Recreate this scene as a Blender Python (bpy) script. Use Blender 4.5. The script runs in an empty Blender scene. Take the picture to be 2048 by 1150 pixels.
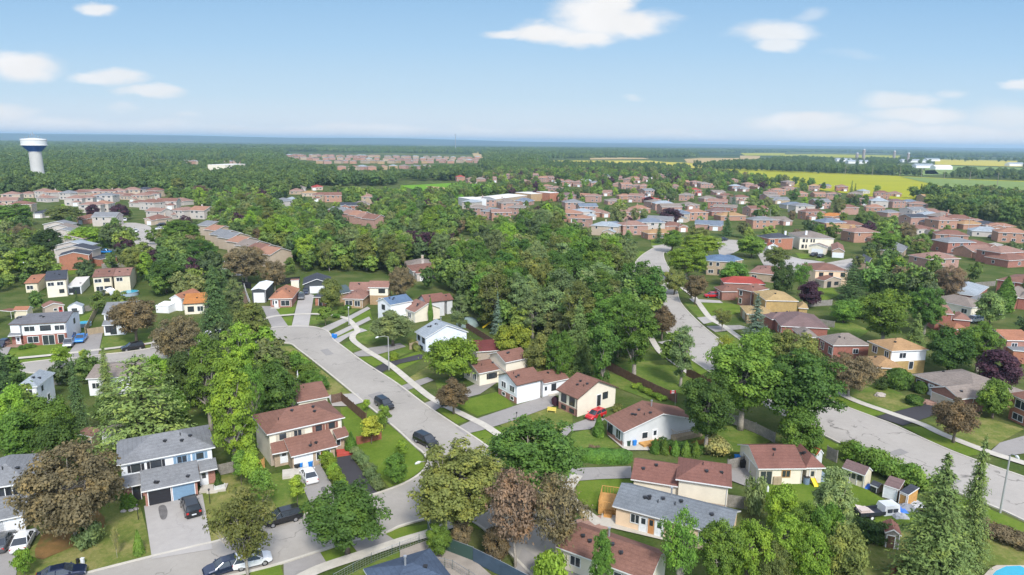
import bpy, math, random, hashlib
import numpy as np
from mathutils import Vector, Matrix
C = bpy.context.scene
COL = C.collection
# ---------------- camera ----------------
HC = 47.0; FPX = 1365.0
PITCH = math.atan(291/1365.0); ROLL = 0.013
F_ = Vector((0, math.cos(PITCH), -math.sin(PITCH)))
U0 = Vector((0, math.sin(PITCH), math.cos(PITCH))); X0 = Vector((1, 0, 0))
R_ = X0*math.cos(ROLL) + U0*math.sin(ROLL)
U_ = -X0*math.sin(ROLL) + U0*math.cos(ROLL)
CAM = Vector((0, 0, HC))
cd = bpy.data.cameras.new('camera'); co = bpy.data.objects.new('camera', cd); COL.objects.link(co)
cd.sensor_width = 36.0; cd.lens = 36.0*FPX/2048.0; cd.clip_start = 0.5; cd.clip_end = 60000
co.matrix_world = Matrix(((R_.x, U_.x, -F_.x, 0), (R_.y, U_.y, -F_.y, 0), (R_.z, U_.z, -F_.z, HC), (0, 0, 0, 1)))
C.camera = co
# ---------------- view, world, sun ----------------
C.view_settings.view_transform = 'Standard'; C.view_settings.look = 'None'
C.view_settings.gamma = 1.0; C.view_settings.use_curve_mapping = False
C.view_settings.exposure = 1.29
SUN_EL = math.radians(44); SUN_AZ = math.radians(162)   # azimuth clockwise from +Y
w = bpy.data.worlds.new('World'); C.world = w; w.use_nodes = True
def px_dir(px, py):
    return (F_*FPX + R_*(px-1024) + U_*(575-py)).normalized()
def build_world():
    nt = w.node_tree; N = nt.nodes; L = nt.links; N.clear()
    out = N.new('ShaderNodeOutputWorld'); bg = N.new('ShaderNodeBackground'); bg.inputs[1].default_value = 0.15
    L.new(bg.outputs[0], out.inputs[0])
    sky = N.new('ShaderNodeTexSky'); sky.sky_type = 'NISHITA'; sky.sun_disc = False
    sky.sun_elevation = SUN_EL; sky.sun_rotation = SUN_AZ; sky.altitude = 250
    sky.air_density = 1.0; sky.dust_density = 0.5; sky.ozone_density = 2.5
    tc = N.new('ShaderNodeTexCoord'); sep = N.new('ShaderNodeSeparateXYZ'); L.new(tc.outputs['Generated'], sep.inputs[0])
    def M(op, a, b=None, c=None):
        n = N.new('ShaderNodeMath'); n.operation = op
        for i, v in enumerate((a, b, c)):
            if v is None: continue
            if isinstance(v, (int, float)): n.inputs[i].default_value = v
            else: L.new(v, n.inputs[i])
        return n.outputs[0]
    def V(op, a, b):
        n = N.new('ShaderNodeVectorMath'); n.operation = op
        for i, v in enumerate((a, b)):
            if isinstance(v, tuple): n.inputs[i].default_value = v
            else: L.new(v, n.inputs[i])
        return n
    yy = M('MAXIMUM', sep.outputs[1], 0.15)
    u = M('DIVIDE', sep.outputs[0], yy); v = M('DIVIDE', sep.outputs[2], yy)
    cmb = N.new('ShaderNodeCombineXYZ'); L.new(u, cmb.inputs[0]); L.new(v, cmb.inputs[1])
    uv = cmb.outputs[0]
    nz = N.new('ShaderNodeTexNoise'); nz.inputs['Scale'].default_value = 8; nz.inputs['Detail'].default_value = 7; nz.inputs['Roughness'].default_value = .58
    mp = V('MULTIPLY', uv, (1.0, 2.4, 1.0)); L.new(mp.outputs[0], nz.inputs['Vector'])
    off = V('MULTIPLY', V('SUBTRACT', nz.outputs['Color'], (0.5, 0.5, 0.5)).outputs[0], (0.10, 0.042, 0))
    uvd = V('ADD', uv, off.outputs[0]).outputs[0]
    E = [(1195,30,100,50,1),(1090,64,95,22,1),(1275,42,85,26,1),(1170,72,75,22,1),(1010,65,50,15,.9),(1230,0,60,30,1),
         (1545,62,96,27,.85),(1560,92,56,22,.8),(1620,32,45,11,.35),(205,12,52,15,.9),(45,130,98,30,1),(215,155,75,17,.85),(300,180,72,14,.8),
         (250,212,40,12,.35),(378,233,40,9,.35),(-10,228,95,24,.9),(120,256,320,24,.95),(0,258,300,26,.95),(560,262,200,18,.75),(760,262,180,17,.75),
         (1610,243,130,17,.9),(1850,234,120,20,.85),(1790,203,85,22,.7),(1895,187,50,12,.5),(2045,168,40,13,.8),(2030,235,105,36,.6),(1850,272,360,24,.95),(1255,201,30,8,.4),
         (1000,266,260,14,.6),(1350,272,260,12,.55),(1700,110,60,10,.15)]
    cur = None
    for (cx, cy, rx, ry, a) in E:
        d = px_dir(cx, cy); c0 = (d.x/d.y, d.z/d.y, 0)
        s = 1.0/(FPX*1.02)
        k = V('MULTIPLY', V('SUBTRACT', uvd, c0).outputs[0], (1/(rx*s), 1/(ry*s), 0))
        ln = N.new('ShaderNodeVectorMath'); ln.operation = 'LENGTH'; L.new(k.outputs[0], ln.inputs[0])
        mr = N.new('ShaderNodeMapRange'); mr.interpolation_type = 'SMOOTHSTEP'
        L.new(ln.outputs['Value'], mr.inputs[0])
        mr.inputs[1].default_value = 1.15; mr.inputs[2].default_value = 0.42 if a > .6 else 0.15
        mr.inputs[3].default_value = 0; mr.inputs[4].default_value = a
        cur = mr.outputs[0] if cur is None else M('MAXIMUM', cur, mr.outputs[0])
    # soft brightness inside the clouds
    n2 = N.new('ShaderNodeTexNoise'); n2.inputs['Scale'].default_value = 14; n2.inputs['Detail'].default_value = 4; L.new(uvd, n2.inputs['Vector'])
    br = N.new('ShaderNodeMapRange'); L.new(n2.outputs[0], br.inputs[0]); br.inputs[1].default_value=.3; br.inputs[2].default_value=.7
    br.inputs[3].default_value = 2.46; br.inputs[4].default_value = 2.68
    cc = N.new('ShaderNodeCombineColor'); 
    L.new(br.outputs[0], cc.inputs[0]); L.new(br.outputs[0], cc.inputs[1]); L.new(M('MULTIPLY', br.outputs[0], 1.01), cc.inputs[2])
    # the air brightens and whitens towards the horizon
    def colr(c): return (*c, 1)
    rp = N.new('ShaderNodeValToRGB'); L.new(M('MULTIPLY', v, 2.0), rp.inputs[0]); e = rp.color_ramp.elements
    stops = [(0.0, (2.55,2.68,2.76)), (.05, (2.22,2.50,2.72)), (.12, (1.78,2.30,2.70)), (.26, (1.30,1.98,2.66)), (.42, (.92,1.62,2.45)), (.75, (.62,1.22,2.1))]
    while len(e) < len(stops): e.new(.5)
    for k_, (p_, c_) in enumerate(stops): e[k_].position = p_; e[k_].color = (*[x/3 for x in c_], 1)
    g3 = V('MULTIPLY', rp.outputs[0], (2.74, 2.74, 2.76))
    # overhead: physical sky softened by high thin cloud
    m00 = N.new('ShaderNodeMix'); m00.data_type = 'RGBA'; m00.inputs[0].default_value = .45; L.new(sky.outputs[0], m00.inputs[6]); m00.inputs[7].default_value = (3.6, 3.5, 3.35, 1)
    hz = N.new('ShaderNodeMapRange'); hz.interpolation_type='SMOOTHSTEP'; L.new(v, hz.inputs[0])
    hz.inputs[1].default_value = 0.75; hz.inputs[2].default_value = 0.36; hz.inputs[3].default_value = 0.0; hz.inputs[4].default_value = 1.0
    m0 = N.new('ShaderNodeMix'); m0.data_type = 'RGBA'; L.new(hz.outputs[0], m0.inputs[0]); L.new(m00.outputs[2], m0.inputs[6]); L.new(g3.outputs[0], m0.inputs[7])
    m1 = N.new('ShaderNodeMix'); m1.data_type = 'RGBA'; L.new(cur, m1.inputs[0]); L.new(m0.outputs[2], m1.inputs[6]); L.new(cc.outputs[0], m1.inputs[7])
    L.new(m1.outputs[2], bg.inputs[0])
SKYGAIN = (0.72, 0.70, 0.72, 1)
build_world()
ld = bpy.data.lights.new('sun', 'SUN'); lo = bpy.data.objects.new('sun', ld); COL.objects.link(lo)
ld.energy = 1.8; ld.angle = math.radians(11); ld.color = (1.0, 0.96, 0.9)
sd = Vector((math.sin(SUN_AZ)*math.cos(SUN_EL), math.cos(SUN_AZ)*math.cos(SUN_EL), math.sin(SUN_EL)))
lo.rotation_euler = sd.to_track_quat('Z', 'Y').to_euler()
C.cycles.max_bounces = 5; C.cycles.diffuse_bounces = 3; C.cycles.glossy_bounces = 2; C.cycles.transmission_bounces = 3
C.cycles.volume_bounces = 0; C.cycles.transparent_max_bounces = 4
C.cycles.use_denoising = True

# ---------------- pixels of the survey photo -> ground points ----------------
ZW = {'z1':(220,830,6.3875),'z2':(500,760,6.3875),'z3':(0,880,4.256),'z4':(1200,950,5.75),'z5':(1250,870,7.189),'z6':(1460,860,7.1875),
 'z7':(1100,720,6.389),'z8':(920,680,7.668),'y1':(740,560,7.186),'y2':(480,530,7.667),'y3':(660,540,10.456),'y4':(0,600,7.1875),
 'y5':(0,520,7.314),'y6':(1600,640,5.226),'y7':(1800,720,6.387),'y8':(1400,530,6.054),
 'a1':(0,360,5.752),'a2':(200,360,5.689),'a3':(880,330,6.763),'a4':(1160,330,6.764),'a5':(1400,330,7.667),'a6':(1620,340,4.785),'a7':(560,290,5.12),'a8':(1400,440,5.75),
 'b1':(1840,520,5.75),'b2':(1620,280,4.785),'b5':(540,880,8.214),'b6':(1690,960,9.584),'b8':(400,1040,9.309),
 **{'%d%d'%(i,j):(400*i,[250,550,850][j],3.8325) for i in range(5) for j in range(3)}}
def px(p):
    if isinstance(p[0], str):
        x0, y0, s = ZW[p[0]]; return (x0+p[1]/s, y0+p[2]/s)
    return (p[0], p[1])
def P(p, z=0.0, q=None):
    if q is not None: p = (p, z); z = q
    x, y = px(p)
    d = F_*FPX + R_*(x-1024) + U_*(575-y)
    t = (z-HC)/d.z
    if t < 0 or t > 60: t = 20
    return CAM + d*t
def proj(w3):
    d = Vector(w3)-CAM; f = d.dot(F_)
    return (1024+FPX*d.dot(R_)/f, 575-FPX*d.dot(U_)/f)
def ppm(w3):
    return FPX/max(1, (Vector(w3)-CAM).dot(F_))
def S(r, g, b, k=0.68):
    def l(c):
        c /= 255.0
        return c/12.92 if c < .04045 else ((c+.055)/1.055)**2.4
    return (l(r)*k, l(g)*k, l(b)*k)
# ---------------- materials ----------------
MATS = {}
def nodes(name):
    m = bpy.data.materials.new(name); m.use_nodes = True
    nt = m.node_tree; return m, nt, nt.nodes, nt.links, nt.nodes['Principled BSDF']
def ramp_mix(nt, fac, cols):
    r = nt.nodes.new('ShaderNodeValToRGB'); e = r.color_ramp.elements
    while len(e) < len(cols): e.new(0.5)
    for i, (p, c) in enumerate(cols): e[i].position = p; e[i].color = (*c[:3], 1)
    nt.links.new(fac, r.inputs[0]); return r.outputs[0]
def noise(nt, scale, detail=3, coord='Object', dist=0, rough=.5, stretch=None):
    tc = nt.nodes.new('ShaderNodeTexCoord'); n = nt.nodes.new('ShaderNodeTexNoise')
    n.inputs['Scale'].default_value = scale; n.inputs['Detail'].default_value = detail; n.inputs['Distortion'].default_value = dist; n.inputs['Roughness'].default_value = rough
    src = tc.outputs[coord]
    if coord == 'World':
        pass
    if stretch:
        mp = nt.nodes.new('ShaderNodeMapping'); mp.inputs['Scale'].default_value = stretch; nt.links.new(src, mp.inputs[0]); src = mp.outputs[0]
    nt.links.new(src, n.inputs['Vector']); return n.outputs[0]
def mixc(nt, fac, a, b, mode='MIX'):
    m = nt.nodes.new('ShaderNodeMix'); m.data_type = 'RGBA'; m.blend_type = mode
    for i, v in ((0, fac), (6, a), (7, b)):
        if isinstance(v, (int, float)): m.inputs[i].default_value = v
        elif isinstance(v, tuple): m.inputs[i].default_value = (*v[:3], 1)
        else: nt.links.new(v, m.inputs[i])
    return m.outputs[2]
def mathn(nt, op, a, b=None):
    n = nt.nodes.new('ShaderNodeMath'); n.operation = op
    for i, v in enumerate((a, b)):
        if v is None: continue
        if isinstance(v, (int, float)): n.inputs[i].default_value = v
        else: nt.links.new(v, n.inputs[i])
    return n.outputs[0]
def rgb(c, k): return tuple(min(1, x*k) for x in c)
def speckle(name, c, s1=2.0, a1=.12, s2=14.0, a2=.18, rough=.85, bump=0):
    """plain weathered surface: coarse + fine value variation"""
    if name in MATS: return MATS[name]
    m, nt, N, L, B = nodes(name)
    f1 = noise(nt, s1, 4); f2 = noise(nt, s2, 2)
    c1 = ramp_mix(nt, f1, [(.3, rgb(c, 1-a1)), (.7, rgb(c, 1+a1))])
    c2 = ramp_mix(nt, f2, [(.35, (1-a2,)*3), (.65, (1, 1, 1))])
    L.new(mixc(nt, 1.0, c1, c2, 'MULTIPLY'), B.inputs['Base Color']); B.inputs['Roughness'].default_value = rough
    B.inputs['Specular IOR Level'].default_value = .25
    MATS[name] = m; return m
def shingle(name, c):
    if name in MATS: return MATS[name]
    m, nt, N, L, B = nodes(name)
    f0 = noise(nt, .35, 3); f1 = noise(nt, 2.2, 3, stretch=(1, 1, 3)); f2 = noise(nt, 9, 2)
    c0 = ramp_mix(nt, f0, [(.3, rgb(c, .88)), (.7, rgb(c, 1.12))])
    c1 = ramp_mix(nt, f1, [(.35, (.84,)*3), (.65, (1.0,)*3)]); c2 = ramp_mix(nt, f2, [(.3, (.72,)*3), (.7, (1.0,)*3)])
    # courses of shingles: one thin dark line every 0.14 m of height
    tc = N.new('ShaderNodeTexCoord'); sp = N.new('ShaderNodeSeparateXYZ'); L.new(tc.outputs['Object'], sp.inputs[0])
    fr = mathn(nt, 'FRACT', mathn(nt, 'MULTIPLY', sp.outputs[2], 4.5))
    c3 = ramp_mix(nt, fr, [(.0, (.8,)*3), (.25, (1,)*3)])
    x = mixc(nt, 1.0, mixc(nt, 1.0, mixc(nt, 1.0, c0, c1, 'MULTIPLY'), c2, 'MULTIPLY'), c3, 'MULTIPLY')
    L.new(x, B.inputs['Base Color']); B.inputs['Roughness'].default_value = .9; B.inputs['Specular IOR Level'].default_value = .2
    MATS[name] = m; return m
def siding(name, c, rough=.6):
    if name in MATS: return MATS[name]
    m, nt, N, L, B = nodes(name)
    tc = N.new('ShaderNodeTexCoord'); sp = N.new('ShaderNodeSeparateXYZ'); L.new(tc.outputs['Object'], sp.inputs[0])
    fr = mathn(nt, 'FRACT', mathn(nt, 'MULTIPLY', sp.outputs[2], 5.0))
    c3 = ramp_mix(nt, fr, [(.0, (.86,)*3), (.22, (1,)*3)])
    c1 = ramp_mix(nt, noise(nt, .8, 4), [(.3, rgb(c, .92)), (.7, rgb(c, 1.04))])
    L.new(mixc(nt, 1.0, c1, c3, 'MULTIPLY'), B.inputs['Base Color']); B.inputs['Roughness'].default_value = rough
    B.inputs['Specular IOR Level'].default_value = .3
    MATS[name] = m; return m
def brick(name, c):
    if name in MATS: return MATS[name]
    m, nt, N, L, B = nodes(name)
    tc = N.new('ShaderNodeTexCoord'); sp = N.new('ShaderNodeSeparateXYZ'); L.new(tc.outputs['Object'], sp.inputs[0])
    cb = N.new('ShaderNodeCombineXYZ'); L.new(mathn(nt, 'ADD', sp.outputs[0], sp.outputs[1]), cb.inputs[0]); L.new(sp.outputs[2], cb.inputs[1])
    br = N.new('ShaderNodeTexBrick'); L.new(cb.outputs[0], br.inputs['Vector']); br.inputs['Scale'].default_value = 1.0
    br.inputs['Brick Width'].default_value = .3; br.inputs['Row Height'].default_value = .1; br.inputs['Mortar Size'].default_value = .012
    br.inputs['Color1'].default_value = (*rgb(c, .82), 1); br.inputs['Color2'].default_value = (*rgb(c, 1.12), 1); br.inputs['Mortar'].default_value = (*[min(.5, x*.6+.14) for x in c], 1)
    c1 = ramp_mix(nt, noise(nt, 1.2, 4), [(.3, (.85,)*3), (.7, (1,)*3)])
    L.new(mixc(nt, 1.0, br.outputs[0], c1, 'MULTIPLY'), B.inputs['Base Color']); B.inputs['Roughness'].default_value = .9; B.inputs['Specular IOR Level'].default_value = .2
    MATS[name] = m; return m
def plain(name, c, rough=.5, metal=0, spec=.5, coat=0):
    if name in MATS: return MATS[name]
    m, nt, N, L, B = nodes(name)
    c1 = ramp_mix(nt, noise(nt, 3, 3), [(.3, rgb(c, .93)), (.7, rgb(c, 1.05))]); L.new(c1, B.inputs['Base Color'])
    B.inputs['Roughness'].default_value = rough; B.inputs['Metallic'].default_value = metal; B.inputs['Specular IOR Level'].default_value = spec; B.inputs['Coat Weight'].default_value = coat
    MATS[name] = m; return m
def grassmat(name, lush, mid, dry, dryness=.5, scale=.22):
    if name in MATS: return MATS[name]
    m, nt, N, L, B = nodes(name)
    big = noise(nt, scale, 5, rough=.62); sm = noise(nt, 1.6, 5, rough=.7); fine = noise(nt, 9, 3, rough=.7)
    s = mathn(nt, 'ADD', mathn(nt, 'MULTIPLY', big, .62), mathn(nt, 'MULTIPLY', sm, .38))
    c = ramp_mix(nt, s, [(.36-.12*(dryness-.5), lush), (.5-.1*(dryness-.5), mid), (.66-.2*(dryness-.5), dry)])
    d = ramp_mix(nt, fine, [(.3, (.68,)*3), (.7, (1.0,)*3)])
    L.new(mixc(nt, 1.0, c, d, 'MULTIPLY'), B.inputs['Base Color']); B.inputs['Roughness'].default_value = .95; B.inputs['Specular IOR Level'].default_value = .1
    MATS[name] = m; return m
def leafmat(name, c, var=.25, trans=.35):
    c = rgb(c, 2.1); c = (c[0]*1.04, c[1], c[2]*.92)
    if name in MATS: return MATS[name]
    m, nt, N, L, B = nodes(name)
    oi = N.new('ShaderNodeObjectInfo')
    n1 = noise(nt, .55, 3); n2 = noise(nt, 4.0, 2)
    c1 = ramp_mix(nt, n1, [(.32, rgb(c, .72)), (.5, c), (.7, (min(1, c[0]*1.55), min(1, c[1]*1.35), c[2]*1.05))])
    c2 = ramp_mix(nt, n2, [(.3, (.7,)*3), (.7, (1.15,)*3)])
    x = mixc(nt, 1.0, c1, c2, 'MULTIPLY')
    hs = N.new('ShaderNodeHueSaturation'); L.new(x, hs.inputs['Color'])
    r1 = mathn(nt, 'MULTIPLY_ADD', oi.outputs['Random'], var*.12); nt.nodes[-1].inputs[2].default_value = .5-var*.06
    wn = N.new('ShaderNodeTexWhiteNoise'); wn.noise_dimensions = '1D'; L.new(oi.outputs['Random'], wn.inputs['W'])
    r2 = mathn(nt, 'MULTIPLY_ADD', wn.outputs[0], var*2); nt.nodes[-1].inputs[2].default_value = 1-var*.9
    L.new(r1, hs.inputs['Hue']); L.new(r2, hs.inputs['Value'])
    L.new(hs.outputs[0], B.inputs['Base Color']); B.inputs['Roughness'].default_value = .6; B.inputs['Specular IOR Level'].default_value = .25
    tr = N.new('ShaderNodeBsdfTranslucent'); L.new(hs.outputs[0], tr.inputs[0]); mx = N.new('ShaderNodeMixShader'); mx.inputs[0].default_value = trans
    out = N['Material Output']; L.new(B.outputs[0], mx.inputs[1]); L.new(tr.outputs[0], mx.inputs[2]); L.new(mx.outputs[0], out.inputs[0])
    MATS[name] = m; return m
# ---------------- mesh helpers ----------------
class MB:
    def __init__(s): s.v = []; s.f = []; s.m = []
    def add(s, vs, fs, mi=0):
        b = len(s.v); s.v += [tuple(p) for p in vs]
        for f in fs: s.f.append(tuple(b+i for i in f)); s.m.append(mi)
    def box(s, a, b, mi=0, fr=None):
        """axis box a..b in frame fr (function local->world)"""
        (x0, y0, z0), (x1, y1, z1) = a, b
        vs = [(x0,y0,z0),(x1,y0,z0),(x1,y1,z0),(x0,y1,z0),(x0,y0,z1),(x1,y0,z1),(x1,y1,z1),(x0,y1,z1)]
        if fr: vs = [fr(*p) for p in vs]
        s.add(vs, [(0,3,2,1),(4,5,6,7),(0,1,5,4),(1,2,6,5),(2,3,7,6),(3,0,4,7)], mi)
    def tube(s, pts, rs, n=6, mi=0, cap=True):
        pts = [Vector(p) for p in pts]; b = len(s.v)
        for i, p in enumerate(pts):
            d = (pts[min(i+1, len(pts)-1)]-pts[max(i-1, 0)]).normalized()
            u = d.cross(Vector((0, 0, 1)) if abs(d.z) < .9 else Vector((1, 0, 0))).normalized(); v = d.cross(u)
            for k in range(n):
                a = 2*math.pi*k/n; s.v.append(tuple(p+(u*math.cos(a)+v*math.sin(a))*rs[i]))
        for i in range(len(pts)-1):
            for k in range(n):
                k2 = (k+1) % n
                s.f.append((b+i*n+k, b+i*n+k2, b+(i+1)*n+k2, b+(i+1)*n+k)); s.m.append(mi)
        if cap:
            s.f.append(tuple(b+(len(pts)-1)*n+k for k in range(n))); s.m.append(mi)
            s.f.append(tuple(b+n-1-k for k in range(n))); s.m.append(mi)
    def mesh(s, name, mats, smooth=False):
        me = bpy.data.meshes.new(name); me.from_pydata(s.v, [], s.f)
        for m in mats: me.materials.append(m)
        if len(mats) > 1: me.polygons.foreach_set('material_index', s.m)
        if smooth: me.polygons.foreach_set('use_smooth', [True]*len(s.f))
        me.update(); return me
    def build(s, name, mats, parent=None, loc=None, smooth=False):
        if not isinstance(mats, (list, tuple)): mats = [mats]
        o = bpy.data.objects.new(name, s.mesh(name, mats, smooth)); COL.objects.link(o)
        CH[o.name] = []
        if parent: o.parent = parent; CH[parent.name].append(o)
        if loc is not None: o.location = loc
        return o
def empty(name, loc, rz=0):
    o = bpy.data.objects.new(name, None); COL.objects.link(o); CH[o.name] = []; o.location = loc; o.rotation_euler = (0, 0, rz); o.empty_display_size = .3; return o
def tag(o, label=None, cat=None, group=None, kind=None):
    if label: o['label'] = label
    if cat: o['category'] = cat
    if group: o['group'] = group
    if kind: o['kind'] = kind
    return o
CH = {}          # object name -> its children, noted as they are made
def copy_tree(o, parent=None):
    c = o.copy(); COL.objects.link(c); CH[c.name] = []
    if parent: c.parent = parent; CH[parent.name].append(c)
    elif 'label' in c: del c['label']
    for ch in CH.get(o.name, ()): copy_tree(ch, c)
    return c
LAND = []     # (phrase, world point) for wording where the look-alikes stand
# ---------------- the setting: ground, fields, roads ----------------
G_MID = grassmat('lawn_mid', (.075,.135,.022), (.125,.185,.034), (.225,.235,.066), .5)
G_LUSH = grassmat('lawn_lush', (.098,.160,.018), (.132,.200,.026), (.19,.225,.042), .35)
G_DRY = grassmat('lawn_dry', (.090,.140,.026), (.160,.190,.045), (.290,.260,.095), .75)
G_YARD = grassmat('yard_rough', (.035,.065,.015), (.065,.095,.026), (.150,.140,.060), .5, .12)
def asphalt(name, c, cracks=.5, patch=.12):
    m, nt, N, L, B = nodes(name)
    c0 = ramp_mix(nt, noise(nt, .09, 5, rough=.6), [(.3, rgb(c, 1-patch)), (.7, rgb(c, 1+patch))])
    c1 = ramp_mix(nt, noise(nt, 1.1, 5, rough=.7), [(.3, (.90,)*3), (.7, (1,)*3)])
    x = mixc(nt, 1.0, c0, c1, 'MULTIPLY')
    c2 = ramp_mix(nt, noise(nt, 25, 2), [(.3, (.93,)*3), (.7, (1,)*3)]); x = mixc(nt, 1.0, x, c2, 'MULTIPLY')
    if cracks:
        tc = N.new('ShaderNodeTexCoord'); nz = N.new('ShaderNodeTexNoise'); nz.inputs['Scale'].default_value = .35; nz.inputs['Detail'].default_value = 4
        L.new(tc.outputs['Object'], nz.inputs['Vector'])
        va = N.new('ShaderNodeVectorMath'); va.operation = 'MULTIPLY_ADD'; L.new(nz.outputs['Color'], va.inputs[0]); va.inputs[1].default_value = (6, 6, 0); L.new(tc.outputs['Object'], va.inputs[2])
        vo = N.new('ShaderNodeTexVoronoi'); vo.feature = 'DISTANCE_TO_EDGE'; vo.inputs['Scale'].default_value = .11; L.new(va.outputs[0], vo.inputs['Vector'])
        ln = ramp_mix(nt, vo.outputs['Distance'], [(.0, (1,)*3), (.018, (0,)*3)])
        gate = ramp_mix(nt, noise(nt, .16, 2), [(.47, (0,)*3), (.56, (cracks,)*3)])
        x = mixc(nt, mathn(nt, 'MULTIPLY', ln, gate), x, rgb(c, .35))
    L.new(x, B.inputs['Base Color']); B.inputs['Roughness'].default_value = .88; B.inputs['Specular IOR Level'].default_value = .25
    MATS[name] = m; return m
ROAD = asphalt('road_asphalt', (.352,.325,.288), .6, .10)
ROADB = asphalt('collector_asphalt', (.385,.355,.318), 1.0, .08)
DRIVE = asphalt('driveway_grey', (.30,.28,.262), .35, .12)
DRIVEL = asphalt('driveway_pale', (.40,.375,.35), .2, .1)
DRIVED = asphalt('driveway_fresh', (.055,.052,.058), 0, .15)
CONC = speckle('pale_concrete', (.50,.465,.40), .8, .1, 8, .08)
PAVE = speckle('brick_paving', (.36,.22,.17), 1.5, .12, 12, .25)
SOIL = speckle('bare_soil', (.15,.10,.065), 1.2, .25, 8, .3)
LEAFLIT = None
NSH = [0, 0]
def sheet(name, pts, z, mat, label=None, cat=None, kind='structure', smooth=0):
    if z < .2:
        k = 0 if name in ('lawn','leaf_litter') else 1
        NSH[k] += 1; z = (.025 if k == 0 else .112)+.0012*NSH[k]
    q = [P(p, z) for p in pts]
    if smooth:
        for _ in range(smooth):
            r = []
            for i, a in enumerate(q):
                b = q[(i+1) % len(q)]; r += [a*.75+b*.25, a*.25+b*.75]
            q = r
    me = bpy.data.meshes.new(name); me.from_pydata([tuple(a) for a in q], [], [tuple(range(len(q)))]); me.materials.append(mat)
    n = Vector((0, 0, 0))
    me.update()
    if me.polygons[0].normal.z < 0: me.flip_normals()
    o = bpy.data.objects.new(name, me); COL.objects.link(o); tag(o, label, cat, None, kind); return o
def cr(pts, n=6):
    """Catmull-Rom through ground points"""
    q = [pts[0]]+list(pts)+[pts[-1]]; out = []
    for i in range(1, len(q)-2):
        a, b, c, d = q[i-1], q[i], q[i+1], q[i+2]
        for k in range(n):
            t = k/n; out.append(.5*((2*b)+(c-a)*t+(2*a-5*b+4*c-d)*t*t+(3*b-a-3*c+d)*t*t*t))
    out.append(q[-2]); return out
def curve(pts, z=0, n=6): return cr([P(p, z) for p in pts], n)
def ribbon(name, line, wdt, z, mat, h=0.0, side=0, kind='structure'):
    """strip of ground points; h>0 gives it real thickness (kerbs)"""
    mb = MB(); L_ = []; R2 = []
    for i, p in enumerate(line):
        d = (line[min(i+1, len(line)-1)]-line[max(i-1, 0)]); d.z = 0; d.normalize(); nrm = Vector((-d.y, d.x, 0))
        a = p+nrm*(wdt/2 if side == 0 else (wdt if side > 0 else 0)); b = p-nrm*(wdt/2 if side == 0 else (0 if side > 0 else wdt))
        L_.append(a); R2.append(b)
    n = len(line)
    top = [(a.x, a.y, z+h) for a in L_]+[(b.x, b.y, z+h) for b in R2]
    fs = [(i, n+i, n+i+1, i+1) for i in range(n-1)]
    if h > 0:
        top += [(a.x, a.y, z) for a in L_]+[(b.x, b.y, z) for b in R2]
        fs += [(2*n+i, i, i+1, 2*n+i+1) for i in range(n-1)]+[(n+i, 3*n+i, 3*n+i+1, n+i+1) for i in range(n-1)]
        fs += [(0, 2*n, 3*n, n), (n-1, 2*n-1, 4*n-1, 3*n-1)]
    mb.add(top, fs)
    return tag(mb.build(name, mat), kind=kind)
# ground: one sheet out to the horizon
m, nt, N, L, B = nodes('open_country')
near = mixc(nt, ramp_mix(nt, noise(nt, .09, 5, rough=.65), [(.42, (0,)*3), (.62, (1,)*3)]), (.065,.10,.024), (.125,.14,.048))
near = mixc(nt, 1.0, near, ramp_mix(nt, noise(nt, 2.5, 4), [(.3, (.7,)*3), (.7, (1.05,)*3)]), 'MULTIPLY')
far = ramp_mix(nt, noise(nt, .0016, 3, rough=.5), [(.35, (.030,.055,.022)), (.52, (.04,.07,.025)), (.60, (.16,.17,.05)), (.66, (.05,.08,.03))])
tc = N.new('ShaderNodeTexCoord'); ln = N.new('ShaderNodeVectorMath'); ln.operation = 'LENGTH'; L.new(tc.outputs['Object'], ln.inputs[0])
f = N.new('ShaderNodeMapRange'); L.new(ln.outputs['Value'], f.inputs[0]); f.inputs[1].default_value = 1800; f.inputs[2].default_value = 3200
L.new(mixc(nt, f.outputs[0], near, far), B.inputs['Base Color']); B.inputs['Roughness'].default_value = 1; B.inputs['Specular IOR Level'].default_value = .05
COUNTRY = m
mb = MB(); rr = [0, 60, 200, 500, 1200, 3000, 8000, 20000]; nn = 48
for r in rr[1:]:
    mb.v += [(r*math.cos(2*math.pi*k/nn), r*math.sin(2*math.pi*k/nn), 0) for k in range(nn)]
mb.f.append(tuple(range(nn))); mb.m.append(0)
for j in range(len(rr)-2):
    for k in range(nn):
        mb.f.append((j*nn+k, (j+1)*nn+k, (j+1)*nn+(k+1) % nn, j*nn+(k+1) % nn)); mb.m.append(0)
tag(mb.build('ground', COUNTRY), kind='structure')
# far hills
HILLM = speckle('far_hills', (.05,.085,.05), .0008, .3, .004, .25)
def hills(y0, y1, r0, amp, seed, name='hills'):
    rnd = random.Random(seed); ph = [rnd.uniform(0, 6.28) for _ in range(6)]
    mb = MB(); n = 120; rows = 5
    for j in range(rows+1):
        t = j/rows
        for i in range(n+1):
            a = math.radians(y0+(y1-y0)*i/n); r = r0+t*3500
            e = math.sin(math.pi*min(1, i/n*1.0))**.35
            s = sum(math.sin(a*k*5+ph[k])/(k+1) for k in range(6))*.22+.8
            z = amp*e*s*math.sin(t*math.pi*.5)
            mb.v.append((r*math.sin(a), r*math.cos(a), z-1))
    for j in range(rows):
        for i in range(n):
            b = j*(n+1)+i; mb.f.append((b, b+1, b+n+2, b+n+1)); mb.m.append(0)
    return tag(mb.build(name, HILLM, smooth=True), kind='structure')
hills(-60, 13, 9500, 78, 3); hills(-60, 60, 12500, 55, 8)
hills(8, 60, 7200, 34, 5, 'low_ridge')
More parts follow.
